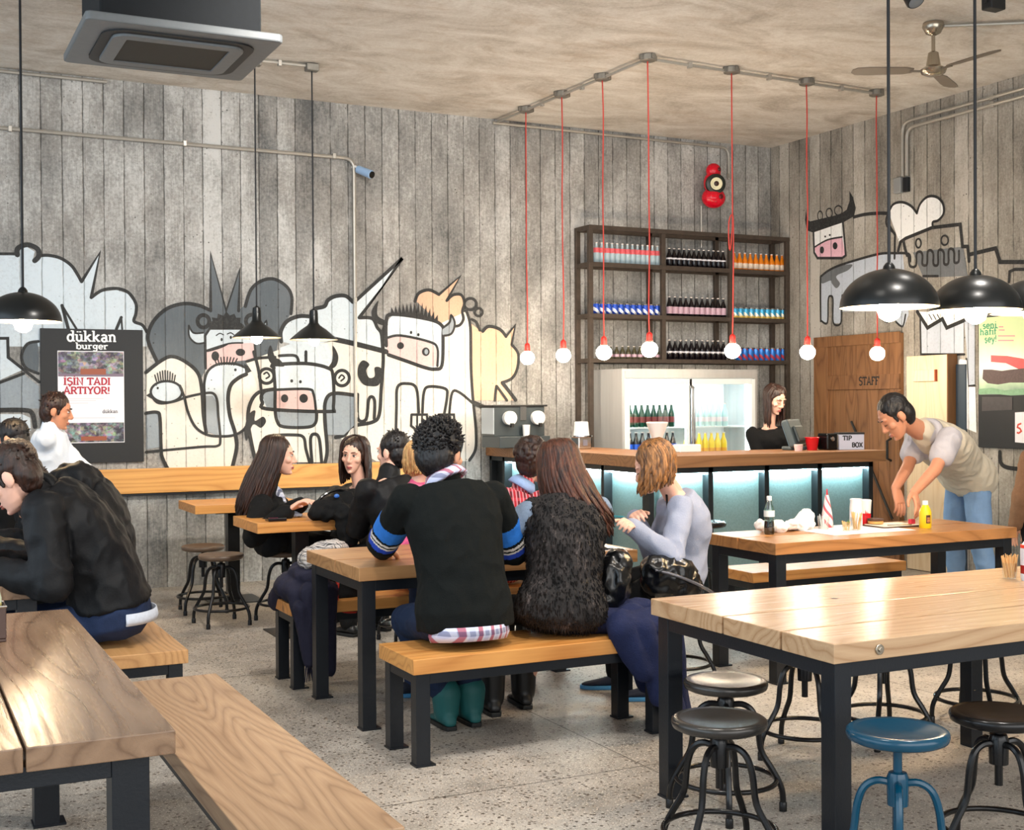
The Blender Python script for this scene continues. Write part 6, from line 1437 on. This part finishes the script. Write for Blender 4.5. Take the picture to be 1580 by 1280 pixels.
q = aty(1277, 680, 8.02); r = thing('napkin_dispenser', 'black napkin dispenser between the red cup and the tip box', 'dispenser', (q.x, 8.02, 1.10))
MB().box(-.055, .055, -.06, .06, 0, .135).build('case', M_BLACKGLOSS, r, bevel=.01); MB().lathe([(.018, 0), (.018, .004), (.004, .005)], (0, -.061, .09), 18, M=Matrix.Rotation(PI/2, 3, 'X')).build('badge', M_CHROME, r)
MB().box(.045, .052, -.064, -.06, .02, .12).build('edge_trim', M_NICK, r)
q = aty(1312, 680, 7.95); r = thing('tip_box', 'pale grey tip box with black lettering and black lid on the counter end', 'box', (q.x, 7.95, 1.10), rz=math.radians(-20))
MB().box(-.105, .105, -.03, .07, 0, .125).build('case', plain('pale_lilac_card', (206, 208, 224), .5), r, bevel=.003); MB().box(-.108, .108, -.034, .073, .125, .14).build('lid', M_BLACK, r, bevel=.002)
mb = MB(); place_text(mb, 'TIP', .036, wallM(Vector((-.075, -.0302, .078)), 'b'), .075, bold=.22, serif=.14); place_text(mb, 'BOX', .036, wallM(Vector((.0, -.0302, .022)), 'b'), .092, bold=.22, serif=.14); mb.build('lettering', M_BLACK, r)
# ---- table with the sauce bottles
TZ = .75
M_GLASS = glass('table_glass', (252, 254, 254), .03, .1); M_PICK = plain('toothpick_wood', (226, 182, 122), .6, nz=.25, nscale=40)
q = atz(1187, 824, TZ); r = thing('cola_bottle', 'half full glass cola bottle at the near corner of the littered table', 'bottle', q)
MB().lathe([(.024, .001), (.029, .012), (.028, .05), (.026, .075)], n=20).build('cola', M_COLA, r, smooth=True)
MB().lathe([(.0245, 0), (.0295, .012), (.0285, .05), (.027, .08), (.030, .115), (.028, .14), (.016, .175), (.0125, .195)], n=22, cap=False).build('glass_body', glass('bottle_glass', (214, 236, 230), .03, .5), r, smooth='all')
MB().lathe([(.0302, .10), (.0302, .135)], n=22, cap=False).build('white_script_band', plain('pale_band', (226, 236, 236), .4), r, smooth=True); MB().lathe([(.014, .19), (.0145, .212), (.012, .215), (.002, .215)], n=16).build('cap', M_WHITE, r, smooth=True)
q = atz(1190, 808, TZ); r = thing('crumpled_paper', 'crumpled white wrapping paper behind the cola bottle', 'paper', (4.62, 5.83, TZ))
def _cr(mb):
    rnd = random.Random(4)
    for k in range(16): mb.ball((rnd.uniform(-.11, .16), rnd.uniform(-.06, .06), .02+rnd.random()*.03), (rnd.uniform(.02, .045), rnd.uniform(.02, .04), rnd.uniform(.015, .03)), None, 8, 6)
    mb.caps((.10, .0, .03), (.18, .02, .07), .03, .045); mb.caps((-.06, 0, .02), (-.15, .02, .04), .02, .03)
lump(_cr, .006, plain('white_paper', (244, 242, 240), .8), 'wrapper', r, (.009, 26, (1, 1, 1), 2), 0)
r = thing('paper_placemat', 'white paper sheet spread under the glasses of toothpicks', 'paper', (5.0, 5.68, TZ)); mb = MB(); mb.box(-.30, .30, -.19, .15, .0006, .002); mb.build('sheet', plain('white_paper', (244, 242, 240), .8), r)
def pickglass(label, p, h=.075, pick=True, n=26, R=.03, tall=.105):
    r = thing('toothpick_glass' if pick else 'glass', label, 'glass', p); rnd = random.Random(int(p[0]*100))
    MB().lathe([(R*.82, 0), (R, h), (R-.0022, h), (R*.78, .006), (.002, .005)], n=22, cap=False).build('glass_wall', M_GLASS, r, smooth=True)
    for k in range(n):
        a = rnd.random()*6.28; d = R*.6*math.sqrt(rnd.random()); b = a+rnd.uniform(-.6, .6)
        MB().tube([(d*math.cos(a), d*math.sin(a), .008), (R*1.05*math.cos(b)*min(1, d/R+.4), R*1.05*math.sin(b)*min(1, d/R+.4), tall*rnd.uniform(.9, 1.05))], [.0022, .0018], 5).build('toothpick' if pick else 'sachet', M_PICK if pick else M_WHITE, r)
    return r
pickglass('clear glass of toothpicks beside the tall white bottle on the littered table', (4.99, 5.64, TZ), R=.033)
pickglass('short clear glass of broken toothpicks between two other glasses on the littered table', (4.90, 5.62, TZ), h=.05, n=12, tall=.06, R=.024)
pickglass('clear glass holding white sachets, in front of the striped straw cone', (4.86, 5.77, TZ), h=.08, pick=False, n=7, tall=.085, R=.036)
r = thing('straw_cone', 'tall red and white pointed bottle behind the glass of sachets', 'bottle', (4.98, 5.88, TZ))
def conem():
    t = NT('cone_stripes'); s = t.sep(t.co()); a = t.math('ARCTAN2', s[1], s[0]); k = t.math('SINE', t.math('ADD', t.math('MULTIPLY', a, 3), t.math('MULTIPLY', s[2], 90))); return t.fin(t.mix(t.ramp(k, [(.4, 0), (.6, 1)]), lin(240, 226, 226), lin(206, 84, 96)), .35)
MB().lathe([(.034, 0), (.036, .02), (.03, .08), (.016, .16), (.010, .19), (.008, .19)], n=22).build('bottle_body', conem(), r, smooth=True); MB().lathe([(.006, .19), (.003, .225), (.001, .226)], n=10).build('nozzle', M_RED, r, smooth=True)
q = atz(1321, 812, TZ); r = thing('squeeze_bottle', 'tall plain white squeeze bottle on the littered table', 'bottle', (5.13, 5.80, TZ)); MB().lathe([(.036, 0), (.037, .01), (.037, .12), (.034, .15), (.036, .165), (.03, .168), (.002, .168)], n=24).build('bottle_body', M_WHITE, r, smooth=True); MB().lathe([(.0372, .02), (.0372, .10)], n=24, cap=False).build('pale_label', plain('pale_blue_label', (222, 230, 240), .5), r, smooth=True)
q = atz(1342, 806, TZ); r = thing('ketchup_bottle', 'white squeeze bottle with a red printed base beside the tall white bottle', 'bottle', (5.27, 5.88, TZ)); MB().lathe([(.034, .001), (.036, .012), (.034, .07)], n=24).build('red_base', M_RED, r, smooth=True); MB().lathe([(.034, .07), (.038, .13), (.040, .148), (.034, .152), (.002, .152)], n=24).build('bottle_body', M_WHITE, r, smooth=True)
mb = MB(); 
for k in range(4): mb.add([(-.03+.012*k, -.0365, .06), (-.018+.012*k, -.0372, .06), (-.03+.01*k, -.0376, .095-.008*k)], [(0, 1, 2)])
mb.build('red_flame', M_RED, r)
q = atz(1428, 812, TZ); r = thing('mustard_bottle', 'yellow mustard bottle with a small printed face, beside the bending man', 'bottle', (5.44, 5.56, TZ)); M_MUST = plain('mustard_yellow', (232, 196, 20), .35)
MB().lathe([(.032, 0), (.035, .008), (.035, .09), (.03, .11), (.018, .132), (.016, .136)], n=26).build('bottle_body', M_MUST, r, smooth=True); MB().lathe([(.017, .136), (.016, .158), (.013, .16), (.002, .16)], n=18).build('cap', M_WHITE, r, smooth=True)
mb = MB(); n_ = 9
for z0, z1, w_ in ((.03, .078, .019),): mb.add([(.0358*math.sin(a)-.004, -.0358*math.cos(a), z) for z in (z0, z1) for a in np.linspace(-.55, .35, n_)], [(i, i+1, n_+i+1, n_+i) for i in range(n_-1)])
mb.build('face_label', plain('label_brown', (70, 40, 26), .5), r)
mb = MB(); mb.add([(.0366*math.sin(a)-.004, -.0366*math.cos(a), z) for z in (.036, .064) for a in np.linspace(-.38, .18, n_)], [(i, i+1, n_+i+1, n_+i) for i in range(n_-1)]); mb.build('printed_face', plain('label_skin', (196, 128, 70), .5), r)
mb = MB()
for a, z in ((-.24, .055), (.04, .055)): mb.add([(.0372*math.sin(a+da)-.004, -.0372*math.cos(a+da), z+dz) for da, dz in ((-.07, -.003), (.07, -.003), (.07, .003), (-.07, .003))], [(0, 1, 2, 3)])
mb.add([(.0372*math.sin(a)-.004, -.0372*math.cos(a), z) for a, z in ((-.2, .044), (0, .044), (-.03, .040), (-.17, .040))], [(0, 3, 2, 1)]); mb.build('face_features', M_BLACK, r)
r = thing('serving_tray', 'dark tray with a paper liner under the hands of the bending man', 'tray', (5.36, 5.74, TZ)); mb = MB(); mb.prism(rrect(-.17, .17, -.11, .11, .03), .0, .008); mb.build('tray', plain('tray_brown', (70, 52, 44), .4), r, bevel=.003); mb = MB(); mb.prism(rrect(-.15, .14, -.09, .09, .02), .0085, .0105); mb.build('paper_liner', plain('liner', (238, 226, 208), .8, nz=.15, nscale=20), r)
MB().tube([(-.1, -.06, .013), (.06, -.09, .014)], .004, 6).build('knife', M_CHROME, r)
r = thing('burger', 'half wrapped burger between the hands of the bending man', 'burger', (5.28, 5.80, TZ+.011)); MB().lathe([(.03, 0), (.045, .004), (.046, .018), (.04, .02), (.002, .02)], n=20).build('bottom_bun', plain('bun', (214, 158, 92), .6), r, smooth=True); MB().lathe([(.047, .021), (.048, .032), (.002, .033)], n=20).build('patty', plain('patty', (80, 50, 36), .7), r, smooth=True)
r = thing('sauce_sachet', 'small red and white sauce sachet at the edge of the tray', 'sachet', (5.47, 5.70, TZ+.0115)); MB().box(-.018, .018, -.012, .012, 0, .028).build('sachet', plain('sachet_red', (206, 50, 70), .4, nz=.5, nscale=40), r, bevel=.003)
r = thing('salad_leaf', 'green salad leaf lying behind the ketchup bottle', 'salad', (5.22, 5.92, TZ)); lump(lambda mb: [mb.ball((x, y, .012+z), (.025, .02, .012), None, 8, 6) for x, y, z in ((-.03, 0, 0), (0, .01, .01), (.03, 0, 0), (.06, .0, .01))], .005, plain('salad_green', (64, 120, 50), .6, nz=.4, nscale=50), 'leaf', r, (.006, 40, (1, 1, 1), 3), 0)
# ---- big pale table
pickglass('clear glass of toothpicks on the big pale table, at the picture edge', (4.185, 3.80, TZ), h=.07, R=.032, n=40, tall=.10)
r = thing('ketchup_bottle', 'ketchup bottle with red collar and pale label on the big pale table', 'bottle', (4.228, 3.735, TZ)); MB().lathe([(.032, 0), (.036, .01), (.036, .03)], n=24).build('clear_base', plain('pale_pet', (220, 224, 230), .25), r, smooth=True); MB().lathe([(.036, .03), (.0365, .065)], n=24).build('ketchup', plain('ketchup_red', (150, 14, 20), .25), r, smooth=True); MB().lathe([(.0365, .065), (.037, .125), (.036, .135)], n=24).build('paper_label', plain('label_grey', (206, 206, 216), .5, nz=.2, nscale=80, stretch=(1, 1, 8)), r, smooth=True); MB().lathe([(.036, .135), (.037, .148), (.02, .152)], n=24).build('red_collar', plain('cap_orange', (226, 60, 36), .4), r, smooth=True); MB().lathe([(.03, .15), (.016, .17), (.01, .185), (.002, .186)], n=20).build('cap', M_WHITE, r, smooth=True)
# ---- table in the corner
r = thing('condiment_caddy', 'brown metal condiment caddy cut by the picture edge, on the grey-brown table', 'caddy', (.262, 4.36, TZ)); 
MB().box(-.07, .07, -.06, .06, 0, .01).box(-.07, .07, -.06, -.054, .01, .11).box(-.07, .07, .054, .06, .01, .11).box(-.07, -.064, -.054, .054, .01, .11).box(.064, .07, -.054, .054, .01, .11).build('tray', plain('bronzed_metal', (84, 66, 60), .35, .4), r, bevel=.003)
MB().tube([(-.07, -.06, .112), (.07, -.06, .112), (.07, .06, .112), (-.07, .06, .112)], .004, 6, closed=True).build('wire_rim', M_CHROME, r)
for k, (x, y, c, lab) in enumerate(((.035, .02, (196, 204, 178), 'pale sauce bottle with a printed label standing in the brown caddy'), (-.03, -.01, (206, 60, 44), 'red sauce bottle standing in the brown caddy'))):
    b = thing('sauce_bottle', lab, 'bottle', (.262+x, 4.36+y, TZ+.011)); MB().lathe([(.026, 0), (.027, .01), (.027, .12), (.02, .15), (.012, .165), (.012, .185)], n=20).build('bottle_body', plain('sauce%d_plastic' % k, c, .3), b, smooth=True); MB().lathe([(.0274, .03), (.0274, .105)], n=20, cap=False).build('paper_label', plain('label_mixed', (196, 186, 120), .5, nz=.5, nscale=50), b, smooth=True); MB().lathe([(.013, .185), (.012, .205), (.002, .206)], n=14).build('cap', M_WHITE, b, smooth=True)
r = thing('magazine', 'magazine with a pink cover lying under the arms of the man in the black jacket', 'magazine', (.40, 5.77, TZ)); MB().box(-.2, .16, -.11, .11, 0, .007).build('pages', M_WHITE, r); MB().box(-.2, .15, -.10, .11, .0071, .009).build('cover', plain('magenta_cover', (186, 40, 128), .35, nz=.2), r)
# ---- pedestal table
r = thing('wallet_and_phone', 'black wallet on the pedestal table in front of the long haired woman', 'wallet', (2.22, 7.91, TZ)); MB().box(-.06, .06, -.045, .045, 0, .022).build('wallet', M_BLACKGLOSS, r, bevel=.006); MB().box(-.058, .0, -.047, -.03, .023, .026).build('clasp', M_CHROME, r)
r = thing('mobile_phone', 'grey phone leaning on the black wallet on the pedestal table', 'phone', (2.25, 8.02, TZ)); MB().box(-.035, .035, -.06, .06, 0, .012).build('case', plain('phone_grey', (120, 112, 108), .3, .5), r, bevel=.004); MB().box(-.03, .03, -.05, .05, .0121, .0128).build('screen', M_BLACKGLOSS, r)
r = thing('paper_wrap', 'white and blue paper wrapper beside the black bag on the pedestal table', 'paper', (2.40, 8.12, TZ)); lump(lambda mb: [mb.ball((x, y, z), (.05, .03, .012), None, 8, 6) for x, y, z in ((-.03, 0, .012), (.02, .02, .03), (.05, .03, .05), (0, -.02, .015))], .005, plain('blue_white_paper', (176, 196, 232), .7, nz=.35, nscale=18), 'wrapper', r, (.006, 30, (1, 1, 1), 4), 0)
r = thing('black_bag', 'big soft black bag heaped on the corner of the pedestal table', 'bag', (2.60, 7.83, TZ))
def _bag(mb):
    mb.ball((0, 0, .07), (.17, .10, .075)); mb.ball((.06, .02, .11), (.12, .08, .065)); mb.ball((-.09, -.01, .05), (.10, .09, .055)); mb.caps((-.1, 0, .06), (.12, .02, .15), .05, .035)
    mb.caps((.02, -.10, .04), (.04, -.13, -.10), .07, .06); mb.caps((.10, -.09, .04), (.12, -.13, -.06), .06, .05)
lump(_bag, .009, M_BLK, 'bag', r, (.014, 11, (1, 1, 1), 5)); MB().tube(smoothpath([(-.15, 0, .06), (-.10, 0, .15), (.02, .02, .19), (.12, .02, .15)], 5), .010, 8).build('handle', M_BLACKGLOSS, r, smooth=True); MB().ball((-.02, -.06, .155), (.018, .01, .014)).build('clasp', plain('blue_clasp', (60, 110, 190), .25), r)
r = thing('drink_glass', 'small glass of amber drink between the two women', 'glass', (2.86, 8.06, TZ)); MB().lathe([(.024, .003), (.028, .075)], n=18).build('drink', plain('amber_drink', (190, 130, 50), .2), r, smooth=True); MB().lathe([(.026, 0), (.031, .11), (.029, .11), (.0245, .004)], n=18, cap=False).build('glass_wall', M_GLASS, r, smooth=True)
# ---- far side bench: coat, scarf, bag
M_COAT = cloth('navy_coat', (38, 38, 56), .8, .2, 40); M_SCARF = plaid('patterned_scarf', (190, 182, 174), (20, 19, 20), (30, 28, 28), 75)
r = thing('navy_coat', 'dark navy coat heaped on the end of the far bench and hanging down', 'coat', (1.96, 6.50, .45))
def _coat(mb):
    mb.ball((.0, .05, .07), (.12, .2, .08)); mb.ball((.04, .0, .14), (.10, .16, .07)); mb.caps((-.02, .16, .06), (-.06, .24, -.02), .07, .05)
    for x, y0, z1 in ((-.04, -.08, -.08), (.03, -.12, -.26), (.10, -.12, -.34), (.0, -.12, -.18)): mb.caps((x, y0, .06), (x+.01, y0-.01, z1), .055, .035)
lump(_coat, .010, M_COAT, 'coat', r, (.014, 9, (1, 1, .35), 7))
r = thing('patterned_scarf', 'grey and black patterned scarf bundled on the navy coat', 'scarf', (2.04, 6.40, .66))
lump(lambda mb: [mb.ball((.02, .02, .03), (.10, .11, .075)), mb.ball((.05, -.04, .06), (.08, .07, .06)), mb.ball((-.04, .04, .02), (.07, .08, .06))], .008, M_SCARF, 'scarf', r, (.012, 16, (1, 1, 1), 2))
r = thing('fringed_scarf', 'dark fringed scarf hanging down from the end of the far bench', 'scarf', (1.93, 6.37, .42)); lump(lambda mb: mb.caps((0, 0, .02), (.03, -.01, -.26), .05, .03), .008, M_COAT, 'scarf', r, (.010, 16, (1, 1, .3), 3))
rnd = random.Random(2); mb = MB()
for k in range(9): x = rnd.uniform(-.02, .05); mb.tube([(.02+x*.7, rnd.uniform(-.02, .01), -.27), (.02+x+rnd.uniform(-.02, .02), rnd.uniform(-.02, .02), -.37)], [.005, .002], 5)
o = mb.build('fringe', M_COAT, r); o['kind'] = 'stuff'
r = thing('black_backpack', 'black bag with red straps standing on the far bench under the table edge', 'bag', (2.27, 6.60, .45)); lump(lambda mb: [mb.ball((0, 0, .1), (.12, .11, .10)), mb.box(-.1, .1, -.09, .09, .0, .08)], .010, M_BLK, 'bag', r, (.010, 10, (1, 1, 1), 3))
M_REDS = plain('red_strap', (206, 52, 36), .5)
for pts in ([(-.11, -.10, .09), (-.13, -.14, .02), (-.12, -.15, -.05), (-.04, -.15, -.07), (.04, -.14, -.06), (.06, -.13, .0), (.08, -.12, .1)], ): MB().tube(smoothpath(pts, 5), .010, 8).build('strap', M_REDS, r, smooth=True)
# ---- near bench: blue coat and shiny bags
r = thing('blue_coat', 'thick blue coat draped over the end of the orange bench down to the floor', 'coat', (2.93, 5.02, .45)); M_BLUEC = cloth('blue_felt', (27, 35, 68), .9, .25, 60, .35, 160)
def _bc(mb):
    mb.caps((-.12, .0, .055), (.22, .02, .06), .06, .07); mb.ball((.05, .0, .05), (.2, .16, .06))
    for x, y0, x1, y1, z1 in ((-.02, -.22, .06, -.26, -.14), (.08, -.23, .14, -.27, -.26), (.16, -.22, .23, -.24, -.33), (.24, -.18, .32, -.16, -.38), (.25, -.05, .33, -.04, -.36), (.24, .08, .3, .08, -.28)): mb.caps((x, y0, .04), (x1, y1, z1), .062, .05)
    mb.caps((.0, -.2, .05), (.24, -.18, .04), .07, .07); mb.caps((.1, -.1, .04), (.27, -.08, -.1), .09, .08)
lump(_bc, .011, M_BLUEC, 'coat', r, (.012, 7, (1, 1, .35), 9))
M_SHINY = plain('black_patent', (8, 9, 11), .24, 0, .5)
r = thing('patent_bag', 'crinkled shiny black bag beside the fur vest on the bench end', 'bag', (3.0, 5.05, .57)); lump(lambda mb: [mb.ball((0, 0, .09), (.09, .10, .12)), mb.ball((.04, 0, .17), (.06, .07, .07)), mb.ball((-.03, .02, .02), (.10, .1, .05))], .009, M_SHINY, 'bag', r, (.012, 13, (1, 1, .6), 4), 2)
r = thing('patent_handbag', 'shiny black handbag with chain strap hanging at the side of the grey sweater', 'bag', (3.46, 5.26, .58)); lump(lambda mb: [mb.ball((0, 0, .05), (.16, .08, .11)), mb.ball((.07, .0, .0), (.12, .08, .09)), mb.ball((-.08, 0, .08), (.08, .07, .08))], .009, M_SHINY, 'bag', r, (.012, 12, (1, 1, 1), 6), 2)
MB().tube(smoothpath([(-.12, -.06, .10), (-.02, -.09, .07), (.10, -.10, .02), (.2, -.09, -.03)], 5), .008, 8).build('bar_trim', plain('gunmetal', (120, 120, 128), .25, .8), r, smooth=True)
MB().tube(smoothpath([(.10, .03, .06), (.11, .10, .2), (.13, .20, .34), (.16, .27, .50)], 6), .006, 6).build('strap', M_BLACKGLOSS, r, smooth=True)
# ---- on the middle table
r = thing('menu_sheet', 'white menu sheet on the table end in front of the woman in grey', 'paper', (3.20, 5.66, TZ)); MB().box(-.19, .16, -.17, .17, .0005, .0025).build('sheet', M_WHITE, r)
r = thing('sunglasses', 'dark sunglasses lying on the white menu sheet', 'sunglasses', (3.20, 5.60, TZ+.003)); MB().tube([(-.06, .0, .015), (0, .01, .018), (.06, 0, .015)], .004, 6).tube([(-.065, 0, .014), (-.06, -.1, .006)], .003, 6).tube([(.065, 0, .014), (.05, -.1, .006)], .003, 6).build('frame', M_BLACK, r)
for s in (-1, 1): MB().ball((s*.034, .002, .014), (.026, .005, .014)).build('lens', M_BLACKGLOSS, r, smooth='all')
r = thing('key_bunch', 'small dark bunch of keys near the sunglasses', 'keys', (3.27, 5.50, TZ+.003)); MB().tube([(.02*math.cos(a), .02*math.sin(a), .004) for a in np.linspace(0, 6, 14)], .002, 5, closed=True).box(-.05, -.02, -.006, .006, 0, .004).box(-.01, .004, .02, .06, 0, .004).build('keys', M_STEEL, r)
hp_ = at_(968, 803, 5.5); r = thing('teal_phone', 'teal backed phone held in the hands of the woman in grey', 'phone', (hp_.x-.02, 5.5, hp_.z-.01), rz=.4); mb = MB(); mb.T = Matrix.Rotation(math.radians(35), 4, 'Y'); mb.box(-.065, .065, -.035, .035, -.005, .005); mb.build('case', plain('teal_case', (40, 130, 140), .35), r, bevel=.003); m2 = MB(); m2.T = mb.T; m2.box(-.058, .058, -.03, .03, .0051, .0058); m2.build('screen', plain('phone_screen', (150, 180, 196), .15), r)
